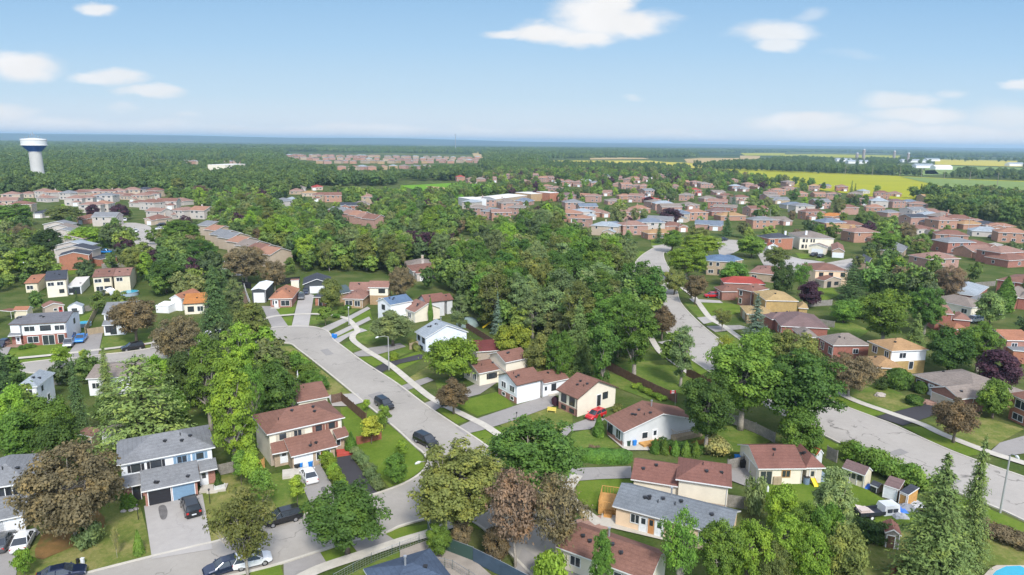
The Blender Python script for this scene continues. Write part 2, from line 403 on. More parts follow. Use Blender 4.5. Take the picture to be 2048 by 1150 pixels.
# farmland
def flat(name, c, c2=None, sc=.01):
    m, nt, N, L, B = nodes(name); c2 = c2 or rgb(c, .8)
    x = ramp_mix(nt, noise(nt, sc, 5, rough=.6, stretch=(1, 3, 1)), [(.35, c), (.65, c2)])
    L.new(x, B.inputs['Base Color']); B.inputs['Roughness'].default_value = 1; B.inputs['Specular IOR Level'].default_value = .05; return m
CANOLA = flat('ripe_bean_field', (.33,.32,.022), (.27,.285,.025)); TAN = flat('cut_stubble', (.42,.31,.15), (.36,.27,.13)); PASTURE = flat('green_pasture', (.19,.25,.08), (.155,.22,.065)); GOLD = flat('gold_field', (.45,.38,.06), (.40,.35,.06))
sheet('field', [(1360,338),(1500,337),(1600,343),(1760,350),(1900,357),(2060,362),(2120,366),(2120,412),(2048,399),(1900,392),(1800,400),(1560,370),(1380,352)], .3, CANOLA)
sheet('field', [(1800,353),(1900,358),(2060,364),(2120,368),(2120,391),(2048,388),(1990,384),(1890,374)], .6, PASTURE)
sheet('field', [(1085,321),(1300,321),(1330,324),(1500,329),(1520,336),(1360,336),(1250,334),(1100,331)], .3, GOLD)
sheet('field', [(1368,318),(1400,316),(1490,316),(1500,328),(1420,329),(1375,326)], .3, TAN)
sheet('field', [(1180,312),(1260,311),(1300,318),(1180,319)], .3, TAN)
sheet('field', [(942,303),(962,303),(990,328),(962,324),(948,313)], .3, TAN)
sheet('field', [(1560,309),(1640,308),(1800,311),(1800,317),(1640,314),(1560,313)], .5, CANOLA)
sheet('field', [(1480,306),(1570,306),(1570,311),(1490,311)], .3, CANOLA)
sheet('field', [(1480,311),(1520,312),(1520,320),(1480,320)], .3, TAN)
sheet('field', [(1870,319),(2060,322),(2060,334),(1870,329)], .3, GOLD)
sheet('field', [(1850,330),(2060,336),(2060,352),(1850,348)], .3, PASTURE)
sheet('field', [(1780,342),(1870,340),(1880,350),(1800,351)], .3, PASTURE)
sheet('field', [(800,371),(905,366),(975,368),(990,374),(940,381),(925,396),(880,394),(845,384)], .2, flat('mown_park', (.14,.29,.025), (.12,.25,.02)))
sheet('path', [(850,372),(885,374),(905,382),(900,386),(870,378)], .4, TAN)
sheet('field_road', [(1985,380),(2060,390),(2060,392),(1985,382)], .8, DRIVEL)
# ---- near roads (traced kerb lines) ----
KR = [(545,656),(567,654),(595,653),(622,654),(642,658),(656,665),(666,680),(687,696),(726,725),(791,767),(852,813),(904,848),(935,868),(975,896),(1040,950),(1100,1010),(1170,1080),(1250,1170)]
KL = [(559,686),(583,688),(598,699),(622,717),(661,748),(700,780),(731,806),(762,831),(800,863),(831,892),(850,908),(857,925),(850,941),(831,957),(800,973),(752,990),(700,1005),(627,1027),(593,1036),(452,1080),(400,1093),(303,1116),(170,1150),(20,1190)]
CU = [(-120,760),(8,733),(104,720),(157,716),(196,711),(245,706),(305,697),(400,681),(470,669),(545,656)]
CL = [(-120,775),(5,747),(99,746),(170,738),(300,722),(400,705),(500,692),(559,686)]
AL = [(100,1235),(300,1190),(400,1165),(538,1133),(661,1095),(765,1067),(800,1052),(850,1038),(905,1030),(950,1045),(1000,1085),(1080,1165)]
kr, kl, cu, cl, al = [curve(k) for k in (KR, KL, CU, CL, AL)]
def poly_world(name, pts, z, mat, kind='structure'):
    me = bpy.data.meshes.new(name); me.from_pydata([(p.x, p.y, z) for p in pts], [], [tuple(range(len(pts)))]); me.materials.append(mat); me.update()
    if me.polygons[0].normal.z < 0: me.flip_normals()
    o = bpy.data.objects.new(name, me); COL.objects.link(o); return tag(o, kind=kind)
i_c = next(i for i, p in enumerate(kl) if (p-P((831,957))).length < 3)
poly_world('road', cu+kr+list(reversed(al))+list(reversed(kl))+list(reversed(cl)), .105, ROAD)
for k, sd in ((cu+kr[1:], 1), (kl, -1), (cl, -1), (al, -1)): ribbon('kerb', k, .32, .0, CONC, .19, sd)
DR = [(1335,492),(1312,494),(1298,501),(1284,510),(1272,522),(1266,536),(1266,552),(1272,568),(1288,590),(1300,612),(1318,645),(1343,680),(1362,706),(1403,735),(1460,772),(1540,818),(1629,863),(1704,900),(1767,928),(1835,955),(1991,1017),(2048,1043),(2180,1100)]
DRR = [(1335,502),(1328,507),(1330,520),(1340,540),(1354,579),(1362,605),(1388,635),(1424,667),(1470,700),(1540,740),(1600,772),(1655,799),(1746,834),(1788,850),(1861,884),(1931,913),(2048,954),(2180,1000)]
dl, dr = curve(DR), curve(DRR)
poly_world('road', dl+list(reversed(dr)), .105, ROADB)
ribbon('kerb', dl, .32, 0, CONC, .19, 1); ribbon('kerb', dr, .32, 0, CONC, .19, -1)
# cross street at the top, court on the right, left upper cul-de-sac
sheet('road', [(1303,492),(1330,488),(1350,489),(1335,507)], .03, ROADB)
sheet('road', [(1510,500),(1530,497),(1580,512),(1640,528),(1700,517),(1735,520),(1690,545),(1600,545),(1530,535)], .03, ROADB)
sheet('road', [(1433,478),(1475,480),(1478,500),(1440,520)], .05, ROADB)
sheet('road', [(228,449),(262,444),(300,450),(306,466),(318,500),(332,530),(300,552),(285,520),(252,488),(240,470)], .04, ROADB, smooth=1)
sheet('road', [(0,742),(-120,760),(-120,774),(0,748)], .012, ROAD)
sheet('road', [(1940,450),(2060,462),(2060,470),(1930,456)], .05, ROADB)
sheet('road', [(1880,500),(1990,485),(2060,500),(2060,512),(1960,500),(1890,515)], .05, ROADB)
sheet('road', [(1760,418),(1850,440),(1900,448),(1880,452),(1800,436)], .05, ROADB)
sheet('alley', [(468,566),(480,563),(500,600),(520,636),(505,640),(478,600)], .05, SOIL)
PATCHM = asphalt('asphalt_repair', (.27,.255,.24), .2, .1)
for pts in ([(1775,905),(1800,897),(1818,905),(1792,914)],[(1868,962),(1900,950),(1925,962),(1895,975)],[(1420,700),(1445,694),(1460,704),(1434,712)],[(735,790),(760,783),(772,793),(747,800)],[(640,700),(655,697),(668,708),(652,711)],[(455,1108),(500,1096),(512,1106),(466,1118)],[(905,935),(935,928),(950,942),(918,950)]): sheet('asphalt_patch', pts, .1, PATCHM)
# ---- pavements ----
WK = []
def walk(pts, wdt=1.5): ribbon('pavement', curve(pts, 0), wdt, .195+.003*len(WK), CONC); WK.append(1)
WK = []
walk([(430,672),(490,655),(537,636),(575,631),(612,629),(650,630),(690,637),(707,650),(715,663),(706,672),(708,683),(735,703),(780,731),(830,772),(870,802),(935,835),(975,856),(1035,900),(1105,950),(1142,965)])
walk([(-60,727),(0,721),(107,711),(196,701),(245,695),(310,686),(400,668),(450,655)])
walk([(1346,545),(1362,573),(1387,594),(1419,636),(1448,654),(1484,680),(1531,709),(1580,738),(1634,764),(1704,800),(1770,824),(1843,850),(1887,871),(1978,906),(2060,932),(2160,968)], 1.7)
walk([(1250,540),(1258,575),(1275,620),(1312,694),(1341,720),(1370,742),(1420,775)])
walk([(590,1165),(640,1140),(723,1112),(800,1086),(860,1068),(905,1050)], 1.6)
walk([(1155,952),(1137,982),(1150,1010),(1200,1050)], 1.6)
# ---- driveways ----
def drive(pts, mat, z=.055): return sheet('driveway', pts, z, mat)
drive([(523,612),(548,612),(577,653),(545,657)], DRIVE)
drive([(600,582),(628,590),(617,655),(583,654)], DRIVEL)
drive([(641,656),(700,631),(735,613),(741,617),(700,640),(654,664)], DRIVEL)
drive([(663,669),(738,633),(742,639),(668,676)], DRIVEL)
drive([(664,680),(700,664),(722,656),(735,661),(700,671),(676,687)], DRIVEL)
drive([(707,706),(735,696),(800,686),(812,693),(745,712),(716,713)], DRIVE)
drive([(745,738),(765,727),(840,708),(862,714),(800,727),(762,745)], DRIVED)
drive([(797,774),(822,764),(855,754),(868,760),(835,773),(808,783)], DRIVE)
drive([(849,806),(885,793),(955,766),(998,762),(960,788),(900,803),(868,822)], DRIVE)
drive([(912,855),(945,840),(1040,808),(1105,788),(1122,806),(1020,843),(965,860),(930,868)], DRIVE)
drive([(1060,912),(1090,902),(1130,853),(1190,832),(1210,838),(1180,858),(1142,862),(1100,906)], DRIVE)
drive([(1125,962),(1145,936),(1262,932),(1264,956),(1200,958),(1150,962)], DRIVE)
drive([(1030,1130),(1045,1095),(1085,1120),(1075,1165),(1035,1165)], DRIVE)
drive([(288,1012),(330,1000),(405,988),(425,1098),(304,1118)], DRIVEL)
drive([(592,944),(640,928),(690,1015),(632,1032)], DRIVE)
drive([(662,918),(700,910),(755,985),(738,993),(700,1005)], DRIVED)
drive([(655,790),(716,786),(727,804),(700,812),(665,812)], DRIVEL)
drive([(-60,1110),(0,1080),(70,1055),(80,1064),(40,1110),(30,1160),(-60,1200)], DRIVE)
drive([(567,1128),(640,1104),(655,1128),(600,1160),(568,1160)], DRIVE)
drive([(700,1085),(765,1064),(790,1080),(718,1108)], DRIVE)
drive([(140,702),(152,685),(155,668),(206,663),(196,711),(142,716)], DRIVE)
drive([(-60,700),(25,688),(5,728),(-60,735)], DRIVE)
drive([(300,698),(310,660),(330,655),(325,693)], DRIVE)
drive([(1378,597),(1440,601),(1446,606),(1386,604)], DRIVEL)
drive([(1394,635),(1432,631),(1440,640),(1408,648)], DRIVEL)
drive([(1412,652),(1480,650),(1500,656),(1430,664)], DRIVE)
drive([(1470,690),(1530,682),(1560,700),(1500,710)], DRIVE)
drive([(1640,756),(1670,745),(1690,757),(1658,768)], DRIVEL)
drive([(1752,833),(1850,808),(1880,815),(1863,832),(1806,851)], DRIVED)
drive([(1977,906),(2000,885),(2060,868),(2060,905),(2010,912)], DRIVE)
drive([(1315,684),(1350,678),(1358,687),(1330,690)], DRIVEL)
drive([(1345,702),(1372,704),(1380,712),(1352,715)], DRIVE)
drive([(1530,530),(1570,515),(1620,520),(1650,524),(1560,560)], DRIVEL)
drive([(1668,530),(1700,525),(1712,530),(1690,541)], DRIVEL)
# patchwork of small drives along the upper-left street
rnd = random.Random(4)
for i in range(7):
    t = i/6; x0 = 300+22*i; y0 = 470+13*i
    drive([(x0,y0),(x0+60,y0-3),(x0+62,y0+2),(x0+4,y0+6)], DRIVEL, .07)
for i in range(5):
    y0 = 470+14*i; x0 = 248+9*i
    drive([(x0-60,y0),(x0,y0),(x0+2,y0+5),(x0-60,y0+5)], DRIVEL, .07)
STAIN = speckle('oil_stain', (.16,.15,.145), 1.2, .2, 9, .2)
sheet('oil_stain', [(316,1012),(330,1008),(336,1022),(333,1038),(322,1040),(318,1026)], .1, STAIN, smooth=2)
sheet('oil_stain', [(640,975),(652,972),(655,984),(645,986)], .1, STAIN, smooth=2)
# ---- lawns ----
def lawn(pts, mat=None, z=.04): return sheet('lawn', pts, z, mat or G_MID)
lawn([(541,618),(593,613),(585,630),(556,634)], G_LUSH); lawn([(556,636),(586,632),(583,653),(566,653)], G_LUSH)
lawn([(628,616),(700,612),(735,606),(700,628),(640,632),(622,628)], G_MID); lawn([(618,632),(640,634),(655,645),(613,650)], G_MID)
lawn([(642,658),(690,640),(700,643),(652,666)], G_LUSH); lawn([(664,670),(710,655),(712,662),(672,684)], G_LUSH)
lawn([(688,635),(740,620),(745,640),(705,645)], G_LUSH)
lawn([(680,692),(705,678),(715,690),(728,698),(702,704)], G_MID); lawn([(700,660),(760,640),(790,660),(740,690),(712,684)], G_MID)
lawn([(718,716),(742,708),(768,728),(748,732)], G_LUSH); lawn([(740,696),(800,680),(830,700),(770,725)], G_MID)
lawn([(772,728),(840,700),(850,716),(800,740)], G_LUSH)
lawn([(765,746),(790,742),(820,764),(800,772)], G_LUSH)
lawn([(810,760),(862,728),(870,745),(855,757),(830,765)], G_DRY)
lawn([(810,778),(835,770),(868,795),(850,802)], G_MID); lawn([(870,760),(900,758),(920,780),(880,798)], G_MID)
lawn([(868,816),(885,812),(935,842),(914,848)], G_LUSH); lawn([(905,806),(1000,782),(1028,812),(955,832)], G_LUSH)
lawn([(932,868),(960,850),(1010,855),(1055,880),(980,892)], G_LUSH); lawn([(1000,850),(1080,815),(1145,820),(1145,848),(1080,880),(1030,880)], G_DRY)
lawn([(1145,866),(1175,858),(1215,875),(1240,893),(1160,910),(1130,900)], G_MID)
lawn([(1158,955),(1262,955),(1266,962),(1225,1010),(1200,1020),(1163,1012),(1150,985)], G_LUSH)
lawn([(543,730),(556,692),(583,692),(600,704),(625,725),(665,757),(702,787),(660,792),(620,760),(590,760)], G_DRY)
lawn([(700,812),(727,806),(760,835),(800,868),(830,895),(848,915),(848,935),(830,950),(800,968),(778,975),(720,900),(690,858),(680,815)], G_LUSH)
lawn([(666,1103),(661,1098),(765,1070),(800,1055),(880,1045),(860,1062),(800,1082),(720,1108)], G_LUSH)
lawn([(500,1140),(560,1128),(567,1150),(500,1165)], G_LUSH)
lawn([(640,1105),(715,1080),(718,1108),(650,1128)], G_LUSH)
lawn([(660,1165),(740,1128),(800,1100),(860,1078),(900,1090),(820,1165)], G_MID)
lawn([(912,1045),(950,1030),(985,1030),(1010,1065),(960,1060)], G_LUSH)
lawn([(60,1095),(150,1040),(230,1000),(280,1010),(302,1090),(303,1116),(170,1150),(0,1188),(0,1150)], G_DRY)
lawn([(400,990),(430,950),(520,950),(585,945),(628,1026),(452,1080),(424,1090)], G_DRY)
lawn([(520,950),(588,943),(628,1020),(560,1030)], G_MID)
lawn([(700,912),(712,905),(775,978),(758,984)], G_YARD)
lawn([(205,890),(232,880),(236,940),(225,960),(205,960)], G_MID)
lawn([(10,715),(22,698),(130,680),(148,700),(107,708),(0,719)], G_LUSH); lawn([(0,724),(104,713),(140,710),(142,716),(60,727),(5,731)], G_LUSH)
lawn([(198,699),(206,674),(300,665),(308,683)], G_MID); lawn([(196,711),(198,703),(308,688),(305,697)], G_DRY)
lawn([(147,640),(185,622),(188,640),(175,650),(150,655)], G_LUSH)
lawn([(170,742),(300,726),(330,724),(330,745),(170,762),(105,765),(100,752)], G_MID)
lawn([(128,528),(178,525),(178,545),(130,550)], G_LUSH)
lawn([(262,450),(250,440),(180,444),(190,455)], G_MID)
lawn([(1262,500),(1304,505),(1290,515),(1275,530),(1268,545),(1245,560),(1240,545)], G_LUSH)
lawn([(1300,470),(1330,468),(1360,480),(1330,492),(1304,498)], G_LUSH)
lawn([(1348,545),(1360,548),(1372,580),(1360,582)], G_LUSH); lawn([(1366,604),(1385,603),(1418,634),(1396,634)], G_MID)
lawn([(1392,600),(1440,604),(1480,610),(1480,625),(1440,636),(1424,632)], G_LUSH); lawn([(1408,645),(1432,643),(1440,650),(1415,652)], G_MID)
lawn([(1428,664),(1462,664),(1500,690),(1470,692)], G_MID); lawn([(1300,695),(1345,690),(1355,700),(1330,712)], G_LUSH)
lawn([(1360,716),(1378,712),(1420,740),(1400,750)], G_LUSH)
lawn([(1225,725),(1330,720),(1380,745),(1420,775),(1370,790),(1300,770)], G_MID)
lawn([(1215,745),(1270,760),(1330,790),(1300,800),(1220,770)], G_MID)
lawn([(1340,870),(1400,850),(1470,852),(1545,880),(1500,905),(1380,900)], G_MID)
lawn([(1630,866),(1700,902),(1770,932),(1840,960),(1990,1022),(2060,1052),(2060,1085),(1960,1040),(1800,965),(1690,920),(1620,885)], G_LUSH)
lawn([(1655,797),(1634,766),(1700,802),(1768,826),(1745,832)], G_LUSH)
lawn([(1640,755),(1700,745),(1760,770),(1800,785),(1840,810),(1752,832),(1770,820),(1700,795)], G_MID)
lawn([(1700,790),(1760,780),(1850,800),(1790,822)], G_DRY)
lawn([(1806,853),(1843,853),(1885,873),(1975,907),(1935,912),(1862,882)], G_LUSH)
lawn([(1845,848),(1920,828),(1990,840),(2048,858),(2000,885),(1976,903),(1890,868)], G_DRY)
lawn([(1635,650),(1690,640),(1740,660),(1700,690),(1640,680)], G_MID)
lawn([(1500,975),(1540,965),(1640,962),(1720,970),(1770,1000),(1860,1030),(1810,1050),(1700,1050),(1560,1040)], G_LUSH)
lawn([(1720,1100),(1790,1060),(1960,1070),(2060,1085),(2060,1130),(1980,1130),(1900,1160),(1720,1160)], G_DRY)
lawn([(1620,575),(1660,570),(1680,590),(1640,605)], G_LUSH); lawn([(1590,505),(1640,512),(1600,518)], G_LUSH); lawn([(1628,518),(1660,515),(1640,523)], G_LUSH)
lawn([(1690,520),(1720,515),(1730,530),(1700,540)], G_LUSH)
sheet('paving', [(1150,1040),(1200,1030),(1240,1050),(1210,1060),(1160,1060)], .06, PAVE)
sheet('yard', [(1455,925),(1500,905),(1500,945),(1500,975),(1460,960)], .05, DRIVE)
sheet('yard', [(1205,1018),(1230,1010),(1245,1045),(1360,1070),(1350,1085),(1200,1050)], .05, CONC)
sheet('yard', [(800,1165),(800,1100),(860,1078),(905,1090),(960,1130),(1000,1165)], .07, speckle('worn_path', (.33,.29,.25), .8, .12, 9, .12))
sheet('yard', [(1215,870),(1260,885),(1290,880),(1300,900),(1250,900)], .05, CONC)
# fallen leaves under the big brown tree
sheet('leaf_litter', [(70,1090),(110,1035),(190,1015),(215,1040),(200,1070),(130,1100),(70,1125)], .06, grassmat('leaf_litter', (.11,.12,.035), (.20,.12,.045), (.28,.16,.06), .5, .5), smooth=1)
# ---------------- vegetation ----------------
BARK = speckle('bark_grey', (.19,.155,.12), 2, .2, 10, .35, .95)
BARKP = speckle('bark_pale', (.36,.32,.27), 2, .2, 8, .3, .95)
BARKD = speckle('bark_dark', (.075,.058,.045), 2, .2, 10, .3, .95)
LM = dict(
 green=leafmat('leaf_green', (.070,.128,.022)), deep=leafmat('leaf_deep', (.044,.088,.018)), dark=leafmat('leaf_dark', (.030,.056,.015)),
 lime=leafmat('leaf_lime', (.105,.172,.022)), yellow=leafmat('leaf_yellow', (.155,.185,.025)), olive=leafmat('leaf_olive', (.085,.105,.030)),
 brown=leafmat('leaf_brown', (.108,.091,.053), .15), rust=leafmat('leaf_rust', (.122,.090,.062), .15), purple=leafmat('leaf_purple', (.032,.014,.024), .15, .15),
 mahog=leafmat('leaf_mahogany', (.075,.058,.032), .15, .2),
 blue=leafmat('needle_blue', (.075,.115,.088), .2, .15), pine=leafmat('needle_pine', (.040,.075,.026), .2, .15), fir=leafmat('needle_fir', (.095,.145,.045), .2, .25),
 sage=leafmat('leaf_sage', (.095,.135,.055)), cedar=leafmat('needle_cedar', (.045,.105,.018), .15, .15), straw=leafmat('leaf_straw', (.17,.18,.07), .15, .3))
def leaf_arrays(rng, cen, nrm, size, asp=.62, jit=.55):
    n = len(cen); nr = nrm + rng.normal(0, jit, (n, 3)); nr /= np.linalg.norm(nr, axis=1)[:, None]+1e-9
    a = rng.normal(0, 1, (n, 3)); t = np.cross(nr, a); t /= np.linalg.norm(t, axis=1)[:, None]+1e-9; b = np.cross(nr, t)
    s = (size*rng.uniform(.65, 1.35, n))[:, None]
    v = np.empty((n, 4, 3)); v[:, 0] = cen-t*s; v[:, 1] = cen-b*s*asp; v[:, 2] = cen+t*s; v[:, 3] = cen+b*s*asp
    return v.reshape(-1, 3)
def quads_mesh(name, v, mat):
    n = len(v)//4; me = bpy.data.meshes.new(name)
    me.vertices.add(len(v)); me.vertices.foreach_set('co', v.astype(np.float32).ravel())
    me.loops.add(len(v)); me.loops.foreach_set('vertex_index', np.arange(len(v), dtype=np.int32))
    me.polygons.add(n); me.polygons.foreach_set('loop_start', np.arange(0, len(v), 4, dtype=np.int32)); me.polygons.foreach_set('loop_total', np.full(n, 4, dtype=np.int32))
    me.materials.append(mat); me.update(calc_edges=True); return me
def sph(rng, n):
    d = rng.normal(0, 1, (n, 3)); return d/np.linalg.norm(d, axis=1)[:, None]
PROTO = {}      # kind -> list of (crown mesh, trunk mesh, H, R)
def broad(kind, seed, H, R, zb, lobes, leaves, ls, shape='round', spread=.28, limbs=9, bark=None, jit=.5, flat=.85, thick=None, twigs=0):
    """broadleaf tree: leaf clusters round the ends of real limbs"""
    rng = np.random.default_rng(seed); zc = (H+zb)/2; rz = (H-zb)/2
    c = []
    while len(c) < lobes:
        d = sph(rng, 1)[0]; k = rng.uniform(.35, .92)**.7 if shape != 'vase' else rng.uniform(.3, .95)
        p = np.array([d[0]*R*k*(.95), d[1]*R*k*.95, d[2]*rz*k])
        t = (p[2]/rz+1)/2
        if shape == 'egg': p[:2] *= 1.12-.55*t
        elif shape == 'vase': p[:2] *= .55+.6*t
        elif shape == 'col': p[:2] *= 1.0-.35*abs(t-.4)
        elif shape == 'cone': p[:2] *= 1.15-.95*t
        p[:2] *= rng.uniform(.85, 1.12)
        c.append(p+np.array([0, 0, zc]))
    c = np.array(c); rl = R*spread*rng.uniform(.65, 1.3, lobes)
    idx = rng.choice(lobes, leaves, p=(rl**2)/np.sum(rl**2)); d = sph(rng, leaves)
    low = d[:, 2] < -.35; d[low, 2] *= -.6
    rad = rl[idx][:, None]*rng.uniform(.45, 1.08, (leaves, 1))**.6; fray = rng.random(leaves) < .16; rad[fray] *= rng.uniform(1.1, 1.65, (fray.sum(), 1))
    cen = c[idx]+d*rad*np.array([1, 1, flat]); out = cen-np.array([0, 0, zc-rz*.3]); out /= np.linalg.norm(out, axis=1)[:, None]+1e-9
    v = leaf_arrays(rng, cen, d*.7+out*.5+np.array([0, 0, .25]), np.full(leaves, ls), jit=jit)
    crown = quads_mesh('crown', v, LM['green'])
    mb = MB(); tr = thick or H*.022+.05
    top = np.array([rng.normal(0, R*.05), rng.normal(0, R*.05), zb+rz*1.1])
    fk = zb*.75+.2*rz
    mb.tube([(0, 0, -.15), (0, 0, fk*.4), (top[0]*.4, top[1]*.4, fk), tuple(top)], [tr*1.35, tr, tr*.85, tr*.25], 7)
    order = rng.permutation(lobes)[:limbs]
    for q in order:
        e = c[q]; s0 = np.array([top[0]*.4, top[1]*.4, fk*rng.uniform(.75, 1.25)]); mid = s0*.45+e*.55+np.array([0, 0, rz*.12])+rng.normal(0, R*.05, 3)
        mb.tube([tuple(s0), tuple(mid), tuple(e)], [tr*.5, tr*.3, tr*.08], 5, cap=False)
        for _ in range(twigs):
            q2 = c[rng.integers(lobes)]; m2 = mid*.5+q2*.5+rng.normal(0, R*.06, 3)
            mb.tube([tuple(mid), tuple(m2), tuple(m2*.4+q2*.6+rng.normal(0, .3, 3))], [tr*.22, tr*.14, tr*.05], 4, cap=False)
    trunk = mb.mesh('trunk', [bark or BARK], True)
    PROTO.setdefault(kind, []).append((crown, trunk, H, R))
def conifer(kind, seed, H, R, zb, whorls, per, ls, droop=.25, gap=.0, power=.9, bark=None, upturn=0):
    rng = np.random.default_rng(seed); cen = []; nr = []; sz = []; mb = MB()
    mb.tube([(0, 0, -.1), (0, 0, H*.5), (0, 0, H*.98)], [H*.017+.06, H*.011+.03, .02], 6)
    for w_ in range(whorls):
        t = (w_+rng.uniform(-.3, .3))/whorls; t = min(max(t, 0), .985); z = zb+(H-zb)*t; r = R*(1-t)**power*rng.uniform(.82, 1.1)+.12
        k = max(4, int(per*(1-t*.55)))
        for b in range(k):
            a = rng.uniform(0, 2*math.pi); L_ = r*rng.uniform(.72, 1.12); 
            if rng.random() < gap: continue
            m_ = max(3, int(L_/(ls*.55))); s = (np.arange(m_)+rng.uniform(0, 1, m_))/m_; s = s**.8
            dz = -droop*L_*s + upturn*L_*s*s; w = (1-s*.75)*r*.30
            side = rng.normal(0, 1, m_)*w*.6
            x = np.cos(a)*L_*s-np.sin(a)*side; y = np.sin(a)*L_*s+np.cos(a)*side
            cen.append(np.stack([x, y, z+dz+rng.normal(0, ls*.22, m_)-abs(side)*.35], 1))
            nv = np.tile([np.cos(a)*.55, np.sin(a)*.55, 1.0], (m_, 1)); nr.append(nv); sz.append(np.full(m_, ls)*(1-.35*s))
            if b % 3 == 0: mb.tube([(0, 0, z), (math.cos(a)*L_*.8, math.sin(a)*L_*.8, z-droop*L_*.8)], [.035+.01*r, .012], 3, cap=False)
    # leader
    m_ = 14; zz = np.linspace(H*.93, H, m_); cen.append(np.stack([rng.normal(0, .06, m_), rng.normal(0, .06, m_), zz], 1)); nr.append(rng.normal(0, 1, (m_, 3))); sz.append(np.full(m_, ls*.6))
    v = leaf_arrays(rng, np.concatenate(cen), np.concatenate(nr), np.concatenate(sz), asp=.42, jit=.38)
    PROTO.setdefault(kind, []).append((quads_mesh('crown', v, LM['pine']), mb.mesh('trunk', [bark or BARKD], True), H, R))
def column(kind, seed, H, R, n, ls, top=.25, power=1.0):
    """clipped cedar / hedge plant: dense from the ground up"""
    rng = np.random.default_rng(seed); t = rng.uniform(0, 1, n)**.9; a = rng.uniform(0, 2*math.pi, n)
    r = R*np.minimum(1, (1-t)/(1-top+1e-6)*.999)**power*(1-.25*(1-t)**6)*rng.uniform(.78, 1.06, n)*(1+.10*np.sin(a*3+t*9)+.06*np.sin(a*7-t*17))
    cen = np.stack([np.cos(a)*r, np.sin(a)*r, .05+t*H*(1+rng.normal(0, .015, n))], 1); nr = np.stack([np.cos(a), np.sin(a), np.full(n, .35)], 1)
    v = leaf_arrays(rng, cen, nr, np.full(n, ls), jit=.5); mb = MB(); mb.tube([(0, 0, -.1), (0, 0, H*.8)], [.07, .03], 5)
    PROTO.setdefault(kind, []).append((quads_mesh('crown', v, LM['cedar']), mb.mesh('trunk', [BARK]), H, R))
for i in range(3): broad('maple', 10+i, 9.5, 4.3, 2.2, 120, 17000, .17, 'egg' if i == 1 else 'round', .20, 22, twigs=2)
for i in range(3): broad('big', 20+i, 15, 6.0, 3.0, 190, 24000, .21, 'round' if i != 1 else 'vase', .165, 30, bark=BARKP, twigs=3)
for i in range(2): broad('tall', 30+i, 17, 4.6, 3.2, 130, 15000, .21, 'vase' if i else 'egg', .20, 30, bark=BARKP, twigs=3)
for i in range(2): broad('open', 40+i, 10, 5.0, 2.5, 110, 8500, .17, 'vase', .18, 46, bark=BARKP, twigs=4, thick=.2)
for i in range(2): broad('fullbrown', 45+i, 10, 5.4, 1.6, 170, 19000, .17, 'round', .17, 40, bark=BARKP, twigs=3)
for i in range(3): broad('small', 50+i, 4.5, 1.7, 1.2, 30, 3600, .15, 'egg', .33, 7, thick=.06)
broad('dense', 60, 8, 3.6, 1.0, 70, 14000, .19, 'round', .26, 6)
broad('dense', 61, 8, 3.6, 1.2, 60, 12000, .19, 'egg', .28, 6)
for i in range(3): broad('shrub', 70+i, 1.8, 1.3, .1, 22, 2200, .13, 'round', .40, 4, thick=.03)
broad('poplar', 75, 12, 2.2, 1.5, 60, 8000, .17, 'col', .34, 10, bark=BARKP)
for i in range(2): conifer('spruce', 80+i, 13, 4.0, .4, 48, 24, .25, .20, 0, .78)
conifer('blue', 85, 11, 3.3, .4, 32, 18, .26, .12, upturn=.15)
for i in range(2): conifer('larch', 90+i, 14, 5.8, 1.0, 30, 22, .32, .08, .08, .55, BARK, .12)
column('cedar', 95, 3.2, .75, 3200, .13, .25); column('cedar', 96, 4.5, .8, 3800, .14, .4, .8)
column('cone', 97, 2.2, .75, 2400, .12, .0, .85)
column('ball', 98, 1.7, 1.3, 3600, .13, .72, .55)
for i in range(3): broad('wild', 100+i, 13, 4.4, 1.0, 110, 9500, .25, ('egg', 'vase', 'round')[i], .21, 26, bark=BARKP, twigs=3, thick=.26)
def at_crown(p, z):
    q = P(p, z); return Vector((q.x, q.y, 0))
RT = random.Random(77)
NTREE = [0]
TREES = []
def plant(loc, H, R, kind, mat, label, name='tree', cat='tree', group=None, v=None, lean=0):
    pr = PROTO[kind]; cr_, tr_, h0, r0 = pr[(RT.randrange(len(pr)) if v is None else v) % len(pr)]
    e = empty(name, loc, RT.uniform(0, 6.28)); e.scale = (R/r0, R/r0, H/h0)
    if lean: e.rotation_euler = (RT.uniform(-lean, lean), RT.uniform(-lean, lean), e.rotation_euler.z)
    for nm, me in (('crown', cr_), ('trunk', tr_)):
        o = bpy.data.objects.new(nm, me); COL.objects.link(o); o.parent = e; CH[e.name].append(o)
        if nm == 'crown' and LM[mat] is not me.materials[0]:
            o.material_slots[0].link = 'OBJECT'; o.material_slots[0].material = LM[mat]
    tag(e, label, cat, group); TREES.append(e); return e
def T(cx, cy, rpx, H, kind, mat, label, name='tree', cat='tree', group=None, v=None, zf=.6, lean=0):
    if kind in ('spruce', 'blue', 'cedar', 'cone', 'ball', 'shrub'): zf = .5
    """tree whose crown centre shows at (cx,cy) with half-width rpx photo pixels, H metres tall"""
    loc = at_crown((cx, cy), H*zf); R = rpx/ppm(loc+Vector((0, 0, H*zf)))
    return plant(loc, H, R, kind, mat, label, name, cat, group, v, lean)
